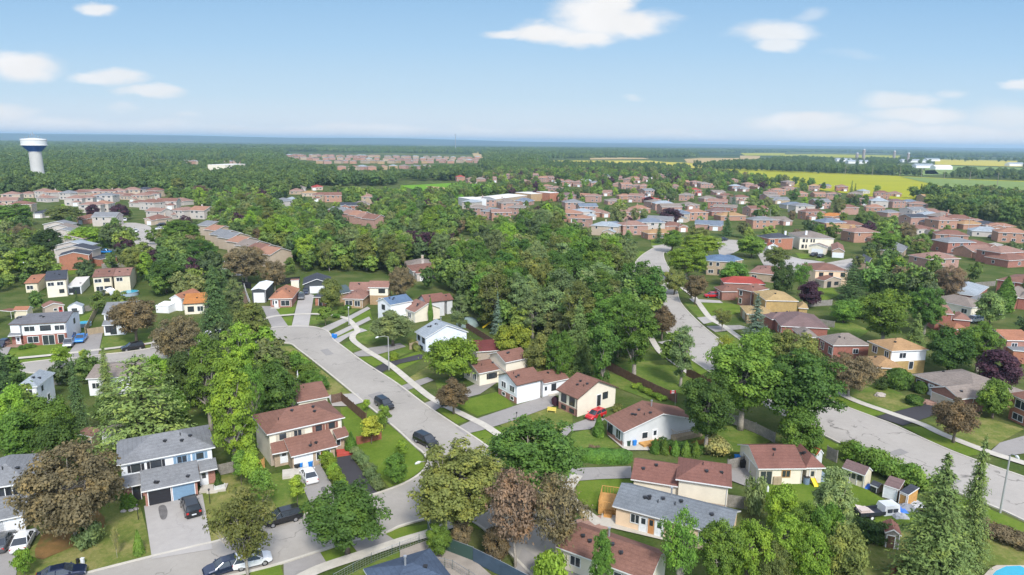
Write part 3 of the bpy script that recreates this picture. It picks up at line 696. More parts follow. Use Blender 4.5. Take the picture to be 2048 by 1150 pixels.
# ---------------- houses ----------------
WHITE = siding('white_siding', S(236,238,240,.93)); CREAM = siding('cream_siding', S(233,224,204,.93)); BEIGE = siding('beige_siding', S(214,205,188,.93))
PALEY = siding('pale_yellow_siding', S(230,219,192,.85)); LGREY = siding('light_grey_siding', S(210,212,212,.93)); DGREY = siding('dark_grey_siding', S(85,90,95))
BLUEW = siding('blue_white_siding', S(225,232,245,.93)); PEACH = siding('peach_siding', S(236,208,176,.93)); TAUPE = siding('taupe_siding', S(180,165,150,.93))
REDB = brick('red_brick', S(182,108,88)); ORB = brick('orange_brick', S(204,132,98)); PINKB = brick('pink_brick', S(200,140,120)); TANB = brick('tan_brick', S(205,170,125)); BUFF = brick('buff_brick', S(210,185,155)); YB = brick('yellow_brick', S(215,180,110)); ROSE = brick('rose_brick', S(180,125,105))
R_GREY = shingle('grey_shingle', S(158,160,163)); R_BLUE = shingle('blue_grey_shingle', S(146,153,160)); R_BRN = shingle('brown_shingle', S(160,118,103)); R_RED = shingle('red_brown_shingle', S(158,112,100)); R_LG = shingle('pale_grey_shingle', S(190,200,208))
R_DG = shingle('charcoal_shingle', S(88,92,102)); R_TAN = shingle('tan_shingle', S(205,165,120)); R_GB = shingle('grey_brown_shingle', S(168,155,145)); R_MAU = shingle('mauve_shingle', S(150,125,122)); R_ORG = shingle('orange_shingle', S(225,150,85)); R_TER = shingle('terracotta_shingle', S(200,140,110)); R_CRIM = shingle('crimson_shingle', S(195,90,80)); R_SLATE = shingle('slate_blue_shingle', S(120,145,175)); R_PB = shingle('pink_brown_shingle', S(178,135,120))
TRIM = plain('white_trim', (.74,.74,.73), .5); TRIMB = plain('brown_trim', (.12,.075,.055), .5); BLACKT = plain('black_trim', (.02,.02,.022), .5); SILV = plain('galvanised', (.45,.46,.48), .4, .6)
m, nt, N, L, B = nodes('window_glass'); B.inputs['Base Color'].default_value = (.035,.042,.052,1); B.inputs['Roughness'].default_value = .08; B.inputs['Specular IOR Level'].default_value = .8; GLASS = m; MATS['window_glass'] = m
GD_W = plain('door_white', (.72,.74,.76), .5); GD_B = plain('door_blue', S(140,175,205), .5); GD_K = plain('door_black', (.02,.02,.025), .5); D_RED = plain('door_red', (.45,.04,.03), .5); D_DK = plain('door_dark', (.03,.03,.035), .4); GD_T = plain('door_beige', S(225,215,195), .5)
class Block:
    """one rectangular wing. A,B: photo points of the near eave ends at height z; D: depth in metres or a photo point of the far eave"""
    def __init__(s, A, B, D, z, roof='gx', rise=1.6, wall=None, rm=None, base=None, ov=.45, ins=None, zb=0, hipl=1, hipr=1, fas=None, win=(), zD=None, hipf=1.0):
        s.z = z; a = A if isinstance(A, Vector) else P(A, z); b = B if isinstance(B, Vector) else P(B, z); a = Vector((a.x, a.y, 0)); b = Vector((b.x, b.y, 0))
        s.u = (b-a).normalized(); s.v = Vector((-s.u.y, s.u.x, 0)); s.Lr = (b-a).length
        if isinstance(D, (int, float)): s.Dr = D
        else:
            d = P(D, zD if zD is not None else z); d = Vector((d.x, d.y, 0)); s.Dr = abs((d-a).dot(s.v))
        s.o = a; s.roof = roof; s.rise = rise; s.wall = wall; s.rm = rm; s.base = base; s.ov = ov; s.zb = zb
        s.hl, s.hr = hipl, hipr; s.fas = fas or TRIM; s.win = win; s.hipf = hipf
        s.ins = ins or (ov, ov, ov, ov)      # left, right, front, back inset of the walls
    def pt(s, u, v, z): q = s.o+s.u*u+s.v*v; return (q.x, q.y, z)
    def wrect(s): return s.ins[0], s.Lr-s.ins[1], s.ins[2], s.Dr-s.ins[3]
    def walls(s, mb, root):
        u0, u1, v0, v1 = s.wrect(); f = lambda u, v, z: tuple(Vector(s.pt(u, v, z))-root)
        zt = s.z-.06
        hs = [s.zb-.3]+([s.base[0]] if s.base else [])+[zt]
        for i in range(len(hs)-1):
            a, b = hs[i], hs[i+1]; bs = s.base[2] if s.base and len(s.base) > 2 else 'frbl'
            for sd, (x0, y0, x1, y1) in zip('frbl', ((u0,v0,u1,v0),(u1,v0,u1,v1),(u1,v1,u0,v1),(u0,v1,u0,v0))):
                mi = 1 if (s.base and ((i == 0 and sd in bs) or (len(s.base) > 3 and sd in s.base[3]))) else 0
                mb.add([f(x0,y0,a), f(x1,y1,a), f(x1,y1,b), f(x0,y0,b)], [(0,1,2,3)], mi)
        D_, L_ = s.Dr, s.Lr; um, vm = L_/2, D_/2
        def hgx(v): return s.z-.06+s.rise*(1-abs(v-vm)/vm)
        def hgy(u): return s.z-.06+s.rise*(1-abs(u-um)/um)
        if s.roof in ('gx', 'hip'):
            for uu, hip in ((u0, s.hl), (u1, s.hr)):
                if s.roof == 'gx' or not hip:
                    p = [f(uu, v0, zt), f(uu, v1, zt), f(uu, v1, hgx(v1)-.05), f(uu, vm, hgx(vm)-.05), f(uu, v0, hgx(v0)-.05)]
                    mb.add(p, [(0,1,2,3,4)], 0)
        elif s.roof == 'gy':
            for vv in (v0, v1):
                p = [f(u0, vv, zt), f(u1, vv, zt), f(u1, vv, hgy(u1)-.05), f(um, vv, hgy(um)-.05), f(u0, vv, hgy(u0)-.05)]
                mb.add(p, [(0,1,2,3,4)], 0)
        elif s.roof == 'shed':
            g = lambda v: s.z-.06+s.rise*v/D_
            for uu in (u0, u1): mb.add([f(uu, v0, zt), f(uu, v1, zt), f(uu, v1, g(v1)-.05), f(uu, v0, g(v0)-.05)], [(0,1,2,3)], 0)
            mb.add([f(u0, v1, zt), f(u1, v1, zt), f(u1, v1, g(v1)-.05), f(u0, v1, g(v1)-.05)], [(0,1,2,3)], 0)
    def roofm(s, mb, root, th=.17):
        L_, D_, z, h = s.Lr, s.Dr, s.z+.05, s.rise; f = lambda u, v, zz: Vector(s.pt(u, v, zz))-root
        if s.roof == 'gx': V_ = [(0,0,z),(L_,0,z),(L_,D_/2,z+h),(0,D_/2,z+h),(L_,D_,z),(0,D_,z)]; F = [(0,1,2,3),(3,2,4,5)]; E = [0,1,2,4,5,3]
        elif s.roof == 'gy': V_ = [(0,0,z),(L_/2,0,z+h),(L_,0,z),(L_,D_,z),(L_/2,D_,z+h),(0,D_,z)]; F = [(0,1,4,5),(1,2,3,4)]; E = [0,1,2,3,4,5]
        elif s.roof == 'shed': V_ = [(0,0,z),(L_,0,z),(L_,D_,z+h),(0,D_,z+h)]; F = [(0,1,2,3)]; E = [0,1,2,3]
        elif s.roof == 'flat': V_ = [(0,0,z),(L_,0,z),(L_,D_,z),(0,D_,z)]; F = [(0,1,2,3)]; E = [0,1,2,3]
        elif s.roof == 'hip':
            if L_ >= D_:
                k = D_/2*s.hipf; a = k if s.hl else 0; b = L_-(k if s.hr else 0)
                if b-a < .2: a = b = (a+b)/2; a -= .05; b += .05
                V_ = [(0,0,z),(L_,0,z),(L_,D_,z),(0,D_,z),(a,D_/2,z+h),(b,D_/2,z+h)]
                F = [(0,1,5,4),(2,3,4,5),(1,2,5),(3,0,4)]
                E = [0,1]+([] if s.hr else [5])+[2,3]+([] if s.hl else [4])
            else:
                k = L_/2*s.hipf
                V_ = [(0,0,z),(L_,0,z),(L_,D_,z),(0,D_,z),(L_/2,k,z+h),(L_/2,D_-k,z+h)]
                F = [(0,1,4),(1,2,5,4),(2,3,5),(3,0,4,5)]; E = [0,1,2,3]
        W = [f(*p) for p in V_]; n = len(W); lo = [p-Vector((0,0,th)) for p in W]
        mb.add(W+lo, F, 0); b0 = len(mb.v)-2*n
        for F_q in F: mb.f.append(tuple(b0+n+i for i in reversed(F_q))); mb.m.append(1)
        for i in range(len(E)):
            a, b = E[i], E[(i+1) % len(E)]; mb.f.append((b0+a, b0+n+a, b0+n+b, b0+b)); mb.m.append(1)
    def face(s, side):
        u0, u1, v0, v1 = s.wrect()
        if side == 'f': return (u0, v0), (1, 0), u1-u0, (0, -1)
        if side == 'r': return (u1, v0), (0, 1), v1-v0, (1, 0)
        if side == 'l': return (u0, v0), (0, 1), v1-v0, (-1, 0)
        if side == 'b': return (u0, v1), (1, 0), u1-u0, (0, 1)
    def opening(s, root, parent, side, pos, w, zb, h, kind='w', mat=None):
        (ou, ov_), (du, dv), L_, (nu, nv) = s.face(side)
        c = pos*L_ if pos <= 1 else pos
        def fr(a, b, z):     # a along wall, b outwards
            return tuple(Vector(s.pt(ou+du*a+nu*b, ov_+dv*a+nv*b, z))-root)
        a0, a1, z1 = c-w/2, c+w/2, zb+h; t = .09
        if kind in ('w', 'W', 'B'):
            fm = BLACKT if kind == 'B' else (mat or TRIM); mb = MB()
            for (x0, x1, y0, y1) in ((a0-t, a0, zb-t, z1+t), (a1, a1+t, zb-t, z1+t), (a0, a1, zb-t, zb), (a0, a1, z1, z1+t)): mb.box((x0, -.03, y0), (x1, .07, y1), 0, fr)
            if w > 1.0: mb.box((c-.035, -.03, zb), (c+.035, .055, z1), 0, fr)
            o = mb.build('window', fm, parent)
            g = MB(); g.box((a0, -.02, zb), (a1, .025, z1), 0, fr); g.build('pane', GLASS, o)
            if kind == 'W':
                for k in (a0-.50, a1+.14):
                    q = MB(); q.box((k, -.02, zb-.05), (k+.36, .06, z1+.05), 0, fr); q.build('shutter', mat if mat else GD_K, parent)
        elif kind == 'd':
            mb = MB(); 
            for (x0, x1, y0, y1) in ((a0-t, a0, zb, z1+t), (a1, a1+t, zb, z1+t), (a0, a1, z1, z1+t)): mb.box((x0, -.03, y0), (x1, .07, y1), 0, fr)
            mb.box((a0, -.02, zb), (a1, .03, z1), 1, fr)
            for k in (0, 1): mb.box((a0+.12+k*(w/2-.06), .03, zb+.15), (a0+w/2-.06+k*(w/2-.06), .045, zb+.9), 1, fr)
            o = mb.build('door', [TRIM, mat or GD_W], parent)
            g = MB(); g.box((c-w*.28, .0, z1-.95), (c+w*.28, .05, z1-.2), 0, fr); g.build('pane', GLASS, o)
        elif kind == 'g':
            mb = MB(); n = 4
            for i in range(n): mb.box((a0, -.02, zb+i*h/n+.012), (a1, .03, zb+(i+1)*h/n-.012), 0, fr)
            mb.box((a0, -.03, zb), (a1, .01, z1), 0, fr)
            mb.box((a0-t, -.03, zb), (a0, .07, z1+t), 1, fr); mb.box((a1, -.03, zb), (a1+t, .07, z1+t), 1, fr); mb.box((a0, -.03, z1), (a1, .07, z1+t), 1, fr)
            mb.build('garage_door', [mat or GD_W, TRIM], parent)
def roof_z(b, u, v):
    """height and existence of roof top of block b at local (u,v)"""
    L_, D_ = b.Lr, b.Dr; z = b.z+.05
    if b.roof == 'gx': return z+b.rise*(1-abs(v-D_/2)/(D_/2))
    if b.roof == 'gy': return z+b.rise*(1-abs(u-L_/2)/(L_/2))
    if b.roof == 'shed': return z+b.rise*v/D_
    if b.roof == 'flat': return z
    if L_ >= D_:
        t = 1-abs(v-D_/2)/(D_/2); k = D_/2*b.hipf
        if b.hl: t = min(t, u/k)
        if b.hr: t = min(t, (L_-u)/k)
        return z+b.rise*t
    k = L_/2*b.hipf
    return z+b.rise*min(1-abs(u-L_/2)/(L_/2), v/k, (D_-v)/k)
HOUSES = []
def house(label, blocks, short=None, name='house', cat='house', vents=0, chim=None, group=None, stack=0):
    b0 = blocks[0]; c = Vector(b0.pt(b0.Lr/2, b0.Dr/2, 0)); root = empty(name, c); tag(root, label, cat, group)
    R_0 = c
    byw = {}
    for b in blocks:
        if b.wall is not None: byw.setdefault((b.wall.name, b.base[1].name if b.base else ''), []).append(b)
    for k, bl in byw.items():
        mb = MB()
        for b in bl: b.walls(mb, R_0)
        mats = [bl[0].wall]+([bl[0].base[1]] if bl[0].base else [])
        mb.build('wall', mats, root)
    for b in blocks:
        mb = MB(); b.roofm(mb, R_0); mb.build('roof', [b.rm, b.fas], root)
    rnd_ = random.Random(label)
    if label:
        for b in blocks[:1]:
            u0, u1, v0, v1 = b.wrect(); mb = MB(); q0 = [Vector(b.pt(u1-.12, v0-.07, zz))-R_0 for zz in (.15, b.z-.1)]; mb.tube(q0, [.05, .05], 4); mb.tube([q0[1], Vector(b.pt(u1-.12, v0-b.ins[2]+.05, b.z))-R_0], [.05, .05], 4); mb.build('downpipe', b.fas, root)
    for b in blocks:
        for wn in b.win: b.opening(R_0, root, *wn)
    for i in range(vents):
        b = blocks[i % min(2, len(blocks))]; u = b.Lr*rnd_.uniform(.18, .82); v = b.Dr*rnd_.uniform(.25, .42); z = roof_z(b, u, v); p = Vector(b.pt(u, v, z))-R_0
        mb = MB()
        if i % 3 == 2: mb.tube([p-Vector((0,0,.1)), p+Vector((0,0,.45))], [.06,.06], 6); mb.build('vent_pipe', BLACKT, root)
        else:
            mb.box((p.x-.17,p.y-.17,p.z-.15),(p.x+.17,p.y+.17,p.z+.16)); mb.box((p.x-.22,p.y-.22,p.z+.16),(p.x+.22,p.y+.22,p.z+.21)); mb.build('roof_vent', [BLACKT, D_DK, SILV][i % 3], root)
    if stack:
        b = blocks[0]; u = b.Lr*.45; v = b.Dr*.5; p = Vector(b.pt(u, v, roof_z(b, u, v)))-R_0
        mb = MB(); mb.tube([p-Vector((0,0,.3)), p+Vector((0,0,.9))], [.11,.11], 8); mb.tube([p+Vector((0,0,.9)), p+Vector((0,0,1.05))], [.18,.18], 8); mb.build('flue', SILV, root)
    if chim:
        b, fu, fv, cm = blocks[chim[0]], chim[1], chim[2], chim[3]; u = b.Lr*fu; v = b.Dr*fv; z = roof_z(b, u, min(max(v, .01), b.Dr-.01)); p = Vector(b.pt(u, v, 0))-R_0; top = b.z+b.rise+.7
        mb = MB(); mb.box((p.x-.4,p.y-.3,z-.6 if 0 < fv < 1 else 0),(p.x+.4,p.y+.3,top)); mb.box((p.x-.46,p.y-.36,top),(p.x+.46,p.y+.36,top+.12), 1); mb.build('chimney', [cm, CONC], root)
    HOUSES.append(root)
    if short: LAND.append((short, c+Vector((0,0,2.5))))
    return root
def W(side, pos, w=1.2, zb=1.0, h=1.1, kind='w', mat=None): return (side, pos, w, zb, h, kind, mat)
# ---- the near houses, traced ----
Z1, Z2, Z3, Z4, Z5, Z6, Z7, Z8 = [(lambda k: (lambda x, y: (k, x, y)))('z%d' % i) for i in range(1, 9)]
Y1, Y2, Y3, Y4, Y5, Y6, Y7, Y8 = [(lambda k: (lambda x, y: (k, x, y)))('y%d' % i) for i in range(1, 9)]
A1, A2, A3, A4, A5, A6, A7, A8 = [(lambda k: (lambda x, y: (k, x, y)))('a%d' % i) for i in range(1, 9)]
B1 = lambda x, y: ('b1', x, y)
SH = dict(roof='shed')
house('white upper storey semi with long grey roof and one black and one blue garage door', [
  Block(Z1(82,650), Z1(1345,412), Z1(85,328), 5.2, 'hip', 1.7, WHITE, R_GREY, base=(2.7, PINKB, 'f'), win=[W('f',.155,.95,3.75,.9,'W',GD_K), W('f',.37,1.15,3.75,.9,'W',GD_K), W('f',.657,1.1,3.75,.9,'W',GD_B), W('f',.86,.9,3.75,.9,'W',GD_B), W('r',.35,1.2,3.7,1.0), W('r',.7,1.2,1.0,1.0)]),
  Block(Z1(400,985), Z1(1150,832), Z1(380,715), 2.5, 'shed', 1.3, PINKB, R_GREY, ins=(.35,.35,.5,.3), zD=3.8, win=[W('f',.27,2.6,0,2.1,'g',GD_K), W('f',.73,2.6,0,2.1,'g',GD_B)]),
  Block(Z1(128,942), Z1(392,888), Z1(122,792), 2.5, 'shed', .95, PINKB, R_GREY, ins=(.4,.2,.9,.2), zD=3.45, win=[W('f',.8,.9,0,2.05,'d',D_DK)]),
  Block(Z1(1145,732), Z1(1375,684), Z1(1115,592), 2.5, 'shed', .95, PINKB, R_GREY, ins=(.2,.3,.9,.2), zD=3.45, win=[W('f',.2,.9,0,2.05,'d',GD_W)])],
  'the grey roofed semi with the blue garage door', 'semi_detached_house', vents=8)
house('cream semi with brown roof, white garage door and red front door', [
  Block(Z2(215,702), Z2(1215,478), Z2(60,442), 5.2, 'hip', 1.7, CREAM, R_BRN, base=(2.7, TAUPE, 'f'), win=[W('f',.175,1.0,3.75,.95,'W',GD_T), W('f',.377,1.1,3.75,.95,'W',GD_T), W('f',.67,.95,3.75,.95,'W',plain('shutter_brown', (.22,.09,.065), .6)), W('f',.857,.95,3.75,.95,'W',plain('shutter_brown', (.22,.09,.065), .6))]),
  Block(Z2(525,985), Z2(1120,845), Z2(470,752), 2.5, 'shed', 1.4, BUFF, R_BRN, ins=(.3,.3,.5,.2), zD=3.8, win=[W('f',.25,2.6,0,2.1,'g',GD_W), W('f',.72,.9,0,2.1,'d',D_RED), W('f',.6,.5,.9,1.1), W('f',.84,.5,.9,1.1)]),
  Block(Z2(285,950), Z2(512,905), Z2(215,815), 2.5, 'shed', 1.1, BUFF, R_BRN, ins=(.4,.2,.9,.2), zD=3.6, win=[W('f',.72,1.0,0.4,2.05,'d',GD_W)]),
  Block(Z2(1112,757), Z2(1275,708), Z2(1090,628), 2.5, 'shed', 1.0, BUFF, R_BRN, ins=(.2,.5,.9,.2), zD=3.5, win=[W('f',.3,.6,1.0,1.1)])],
  'the brown roofed cream semi', 'semi_detached_house', vents=7)
house('plain brown gabled building tucked behind the cream semi by the bend', [Block(Z2(600,290), Z2(1018,212), Z2(560,70), 2.5, 'gx', 1.5, CREAM, R_BRN, ov=.35)], name='garage_building', cat='garage')
house('grey roofed semi at the left edge with pale yellow upper wall', [
  Block(Z3(-260,440), Z3(255,362), Z3(-230,200), 5.2, 'hip', 1.7, PALEY, R_GREY, base=(2.7, BEIGE), win=[W('f',.56,1.1,3.7,1.05,'w',BLACKT), W('f',.70,1.4,3.7,1.05), W('f',.78,.4,3.7,1.05,'w',BLACKT), W('f',.95,.8,3.7,1.05,'w',BLACKT)]),
  Block(Z3(-250,735), Z3(215,640), Z3(-240,520), 2.5, 'shed', 1.3, BEIGE, R_GREY, ins=(.3,.3,.4,.2), zD=3.8, win=[W('f',.72,2.6,0,2.1,'g',GD_W), W('f',.3,2.6,0,2.1,'g',GD_W)]),
  Block(Z3(215,560), Z3(305,545), 2.6, 2.5, 'shed', .8, BEIGE, R_GREY, ins=(.1,.2,.5,.1))],
  'the left edge grey semi', 'semi_detached_house', vents=4)
house('long low bungalow with blue grey roof, peach wall and new deck', [
  Block(Z4(140,357), Z4(1505,722), Z4(1612,412), 2.75, 'gx', 1.6, PEACH, R_BLUE, ov=.4, win=[W('f',.185,1.1,1.1,1.1), W('f',.262,.95,.1,2.1,'d',GD_W), W('f',.41,.95,.1,2.1,'d',GD_W), W('f',.335,.8,.1,2.15,'d',plain('door_plywood', (.5,.24,.09), .7)), W('f',.62,1.1,1.1,1.1), W('f',.8,1.1,1.1,1.1), W('r',.4,.8,.5,1.6,'B'), W('l',.5,1.6,1.0,1.2)])],
  'the long blue grey roofed bungalow', 'bungalow', vents=8, stack=1)
house('split level house with brown hip roof and blank cream side wall', [
  Block(Z5(725,637), Z5(1540,757), Z5(785,322), 4.1, 'hip', 1.5, CREAM, R_RED, ov=.45, base=(1.3, TAUPE), win=[W('r',.5,1.1,2.4,1.0)]),
  Block(Z5(80,637), Z5(765,745), Z5(180,330), 2.8, 'gx', 1.5, CREAM, R_RED, ov=.4, ins=(.4,0,.4,.4), win=[W('l',.5,2.0,1.0,1.2)])],
  'the brown hip roofed split level', vents=5, stack=0)
house('cream garage bungalow with red brown roof and two side garage doors', [
  Block(Z6(408,562), Z6(1100,556), Z6(62,206), 2.6, 'gx', 1.7, CREAM, R_RED, ov=.35, win=[W('f',.16,1.6,.0,2.1,'w',GD_T), W('f',.62,1.1,1.2,.95,'w',plain('window_board', (.5,.28,.1), .7)), W('l',.28,2.4,0,2.1,'g',GD_T), W('l',.66,2.4,0,2.1,'g',GD_T)]),
  Block(Z6(1090,549), Z6(1380,546), 7.5, 2.55, 'hip', 1.35, BEIGE, R_RED, ov=.35, hipl=0, win=[W('f',.4,.8,.0,2.1,'d',GD_T)])],
  'the two garage door bungalow', 'bungalow', vents=4)
house('pale grey gabled bungalow with white side door beside the round hedge', [
  Block(Z7(690,745), Z7(940,930), Z7(1770,680), 2.75, 'gx', 2.1, LGREY, R_BRN, base=(.9, PINKB, 'f'), ov=.4, win=[W('f',.2,1.3,.8,1.6,'w',BLACKT), W('f',.68,1.3,.8,1.6), W('r',.28,1.0,1.0,1.0), W('r',.42,.95,.1,2.1,'d',GD_W)])],
  'the grey gabled bungalow', 'bungalow', vents=5, stack=1)
house('cream gabled house with red car parked along its blank side', [
  Block(Z7(75,378), Z7(352,502), Z7(1030,412), 3.5, 'gx', 2.3, CREAM, R_BRN, base=(1.35, PINKB, 'f'), ov=.4, fas=TRIMB, win=[W('f',.28,1.2,1.7,1.5,'B'), W('f',.72,1.2,1.7,1.5,'B'), W('f',.28,1.0,.4,.6,'B'), W('f',.72,1.0,.4,.6,'B'), W('r',.55,.95,.9,2.1,'d',D_DK), W('r',.72,1.1,2.0,1.1,'B')])],
  'the cream gabled house with the red car', vents=4)
house('white side split with brown roof and pale window awnings', [
  Block(Z8(868,702), Z8(1285,605), Z8(555,540), 3.7, 'gx', 1.5, WHITE, R_BRN, base=(1.2, PINKB, 'l'), ov=.35, fas=TRIMB, win=[W('l',.25,1.4,1.9,1.1), W('l',.7,1.4,1.9,1.1), W('l',.25,1.0,.35,.6), W('l',.7,1.0,.35,.6), W('r',.3,.9,.6,2.0,'d',GD_W)]),
  Block(Z8(1290,672), Z8(1675,592), Z8(1535,425), 2.8, 'gx', 1.3, WHITE, R_BRN, ov=.35, ins=(0,.35,.35,.35), win=[W('f',.45,.9,1.0,1.2,'B'), W('f',.12,.9,.2,2.0,'d',GD_W)])],
  'the white side split with awnings', vents=5)
house('cream split level with two stacked brown roofs behind the bright green tree', [
  Block(Z8(290,518), Z8(700,435), Z8(255,325), 2.8, 'gx', 1.2, CREAM, R_BRN, ov=.4, win=[W('f',.52,1.4,1.2,1.0,'W',D_DK), W('l',.3,1.2,.9,1.2), W('l',.7,1.2,.9,1.2)]),
  Block(Z8(700,350), Z8(1080,270), Z8(430,215), 5.0, 'gx', 1.3, CREAM, R_BRN, ov=.4),
  Block(Z8(705,500), Z8(1190,400), 6.5, 2.9, 'shed', 1.2, CREAM, R_BRN, ov=.3)],
  'the stacked brown roofs', vents=5, stack=0)
house('dark red roofed back wing half hidden behind the bright green tree', [Block(Z8(240,185), Z8(600,160), Z8(210,10), 2.9, 'gx', 1.3, TAUPE, shingle('dark_red_shingle', S(135,75,72)), ov=.35)], cat='house')
house('white gabled bungalow with pale blue grey roof above the black driveway', [
  Block(Y1(640,745), Y1(793,838), Y1(1478,780), 3.5, 'gx', 2.4, BLUEW, R_LG, ov=.35, win=[W('f',.25,1.0,2.0,1.2,'B'), W('f',.75,1.2,1.9,1.4,'B'), W('f',.5,1.6,.3,.6,'B')])],
  'the white bungalow with pale roof', 'bungalow', vents=5, stack=1)
house('beige gabled bungalow with a tall narrow cedar against its end wall', [Block(Y1(466,402), Y1(640,468), Y1(1112,432), 2.9, 'gx', 1.9, CREAM, R_PB, ov=.35, win=[W('f',.5,1.6,.9,1.3)])], 'the beige gable with the narrow cedar', vents=4)
house('long pale house with red brown roof at the edge of the wood', [
  Block(Y1(800,328), Y1(1100,292), Y1(600,278), 4.3, 'gx', 1.6, LGREY, R_RED, ov=.35, fas=TRIMB, win=[W('l',.5,1.4,2.6,1.0)]),
  Block(Y1(1100,294), Y1(1205,280), Y1(1050,240), 4.0, 'gx', 1.3, LGREY, R_RED, ov=.3, fas=TRIMB)], 'the long red brown roof by the wood', vents=2)
house('white gabled house with slate blue roof left of the beige gable', [Block(Y1(288,362), Y1(620,300), Y1(143,292), 4.8, 'gx', 1.4, WHITE, R_SLATE, ov=.3, win=[W('l',.55,1.3,3.0,1.2,'B'), W('l',.45,1.3,.9,1.0,'B')])], 'the slate blue roofed white house', vents=4)
house('tan brick bungalow with clipped gable and cream two storey rear wing', [
  Block(Y3(250,602), Y3(700,612), Y3(400,440), 2.8, 'hip', 1.5, TANB, R_PB, ov=.4, win=[W('f',.27,1.9,.9,1.3), W('f',.72,1.5,.7,1.5)]),
  Block(Y3(380,425), Y3(830,420), Y3(560,300), 3.0, 'gx', 1.6, CREAM, R_PB, ov=.4),
  Block(Y3(795,366), Y3(1228,372), Y3(800,290), 5.2, 'gx', 1.5, CREAM, R_PB, base=(2.8, TANB), ov=.35, win=[W('f',.55,.5,3.6,1.1,'B'), W('f',.63,.5,3.6,1.1,'B'), W('f',.71,.5,3.6,1.1,'B'), W('f',.79,.5,3.6,1.1,'B'), W('f',.62,1.5,.9,1.1)])],
  'the clipped gable bungalow', 'bungalow', vents=4)
house('small brick bungalow with orange brown roof and little arched gable at the bend', [
  Block(Y2(437,522), Y2(805,515), Y2(485,370), 2.6, 'hip', 2.0, PINKB, R_TER, ov=.4, win=[W('f',.27,.95,0,2.1,'d',GD_W), W('f',.70,2.3,.5,1.5), W('f',.15,.5,.8,1.2), ])],
  'the orange brown bungalow at the bend', 'bungalow', vents=4)
house('tall white metal garage with charcoal front and white roller door', [
  Block(Y2(168,382), Y2(400,378), Y2(215,262), 3.9, 'gy', .5, DGREY, plain('white_sheet_roof', (.72,.76,.80), .45), ov=.18, win=[W('f',.5,2.9,0,2.9,'g',GD_W)])], 'the tall white metal garage', 'garage_building', 'garage')
house('dark grey gabled garage with wide white door at the head of the drive', [
  Block(Y2(957,302), Y2(1400,285), 11, 3.0, 'gy', 1.6, DGREY, R_DG, ov=.5, win=[W('f',.52,4.6,0,2.2,'g',GD_W)]) ,
  Block(Y2(1115,492), Y2(1430,500), 7.5, 2.6, 'hip', 1.3, ORB, R_DG, ov=.5, win=[W('f',.3,.95,.0,2.1,'d',D_DK), W('f',.72,1.5,.7,1.4)]),
  Block(Y2(1430,470), Y2(1750,400), 7.5, 2.7, 'gx', 1.5, TANB, shingle('green_grey_shingle', S(98,115,118)), ov=.4)],
  'the dark grey garage', vents=0)
house('white and red brick semi with grey roof and striped lawn', [
  Block(Y4(275,357), Y4(955,318), Y4(320,200), 5.2, 'gx', 1.2, WHITE, shingle('worn_grey_shingle', S(135,135,140)), base=(2.6, REDB, 'fl'), ov=.3, fas=TRIMB, win=[W('f',.17,2.0,3.5,1.1), W('f',.22,2.1,.8,1.4), W('f',.53,2.0,3.5,1.1,'B'), W('f',.57,2.3,.1,2.2), W('f',.85,1.9,3.4,1.1), W('f',.86,1.2,.3,2.0,'d',D_DK), W('r',.6,1.0,3.3,1.1,'B')]),
  Block(Y4(113,355), Y4(282,352), Y4(160,225), 5.0, 'gx', .9, WHITE, shingle('worn_grey_shingle', S(135,135,140)), base=(2.6, REDB), ov=.25, fas=TRIMB, win=[W('f',.7,.9,.0,2.0,'d',GD_W)]),
  Block(Y4(760,468), Y4(965,455), 1.5, 2.6, 'shed', .5, None, R_GREY, ov=.1), Block(Y4(110,520), Y4(300,510), 1.6, 2.6, 'shed', .5, None, R_GREY, ov=.1)],
  'the white and red brick semi', 'semi_detached_house', vents=5)
house('white two storey house with grey roof partly behind the dark maple', [
  Block(Y4(1462,202), Y4(1900,175), Y4(1470,40), 5.0, 'gx', 1.4, WHITE, R_GREY, ov=.35, win=[W('f',.2,1.7,3.3,1.2), W('f',.45,1.2,3.3,1.2)]),
  Block(Y4(1462,368), Y4(1800,350), 1.8, 2.6, 'shed', .8, WHITE, R_GREY, ov=.3, win=[W('f',.2,1.0,.8,1.5,'B'), W('f',.45,1.2,.3,1.9,'B')])], 'the white house behind the dark maple', vents=2)
house('low house with bright orange roof and white gable beyond the brown maple', [
  Block(('01',1400,224), ('01',1580,214), ('01',1390,142), 3.0, 'gx', 1.3, CREAM, R_ORG, ov=.3, fas=TRIMB, win=[W('f',.3,1.4,.8,1.3,'B'), W('f',.75,1.4,.8,1.3)]),
  Block(('01',1296,182), ('01',1392,186), 9, 3.4, 'gy', 1.2, WHITE, R_TER, ov=.3)], 'the bright orange roof', vents=3)
house('small house with tan roof and cream wall behind leafy shrubs at far left', [Block(Y5(345,345), Y5(560,335), Y5(372,215), 2.9, 'gx', 1.1, PALEY, R_TER, ov=.3, fas=TRIMB, win=[W('f',.35,1.6,1.0,1.1)])], vents=1)
house('cream two storey house with dark slate roof and white sun room', [
  Block(Y5(655,305), Y5(980,280), Y5(655,165), 5.2, 'gx', 1.1, CREAM, R_DG, ov=.25, fas=TRIMB, win=[W('f',.22,1.5,3.5,1.0), W('f',.68,1.5,3.5,1.0), W('f',.72,1.1,1.2,1.0,'B')]),
  Block(Y5(975,392), Y5(1190,380), Y5(975,275), 2.5, 'shed', .4, WHITE, plain('pale_flat_roof', (.60,.57,.53), .8), ov=.2, win=[W('f',.25,1.1,.6,1.3,'B'), W('f',.65,1.8,.1,2.0,'B')])], 'the dark slate roofed two storey', vents=3)
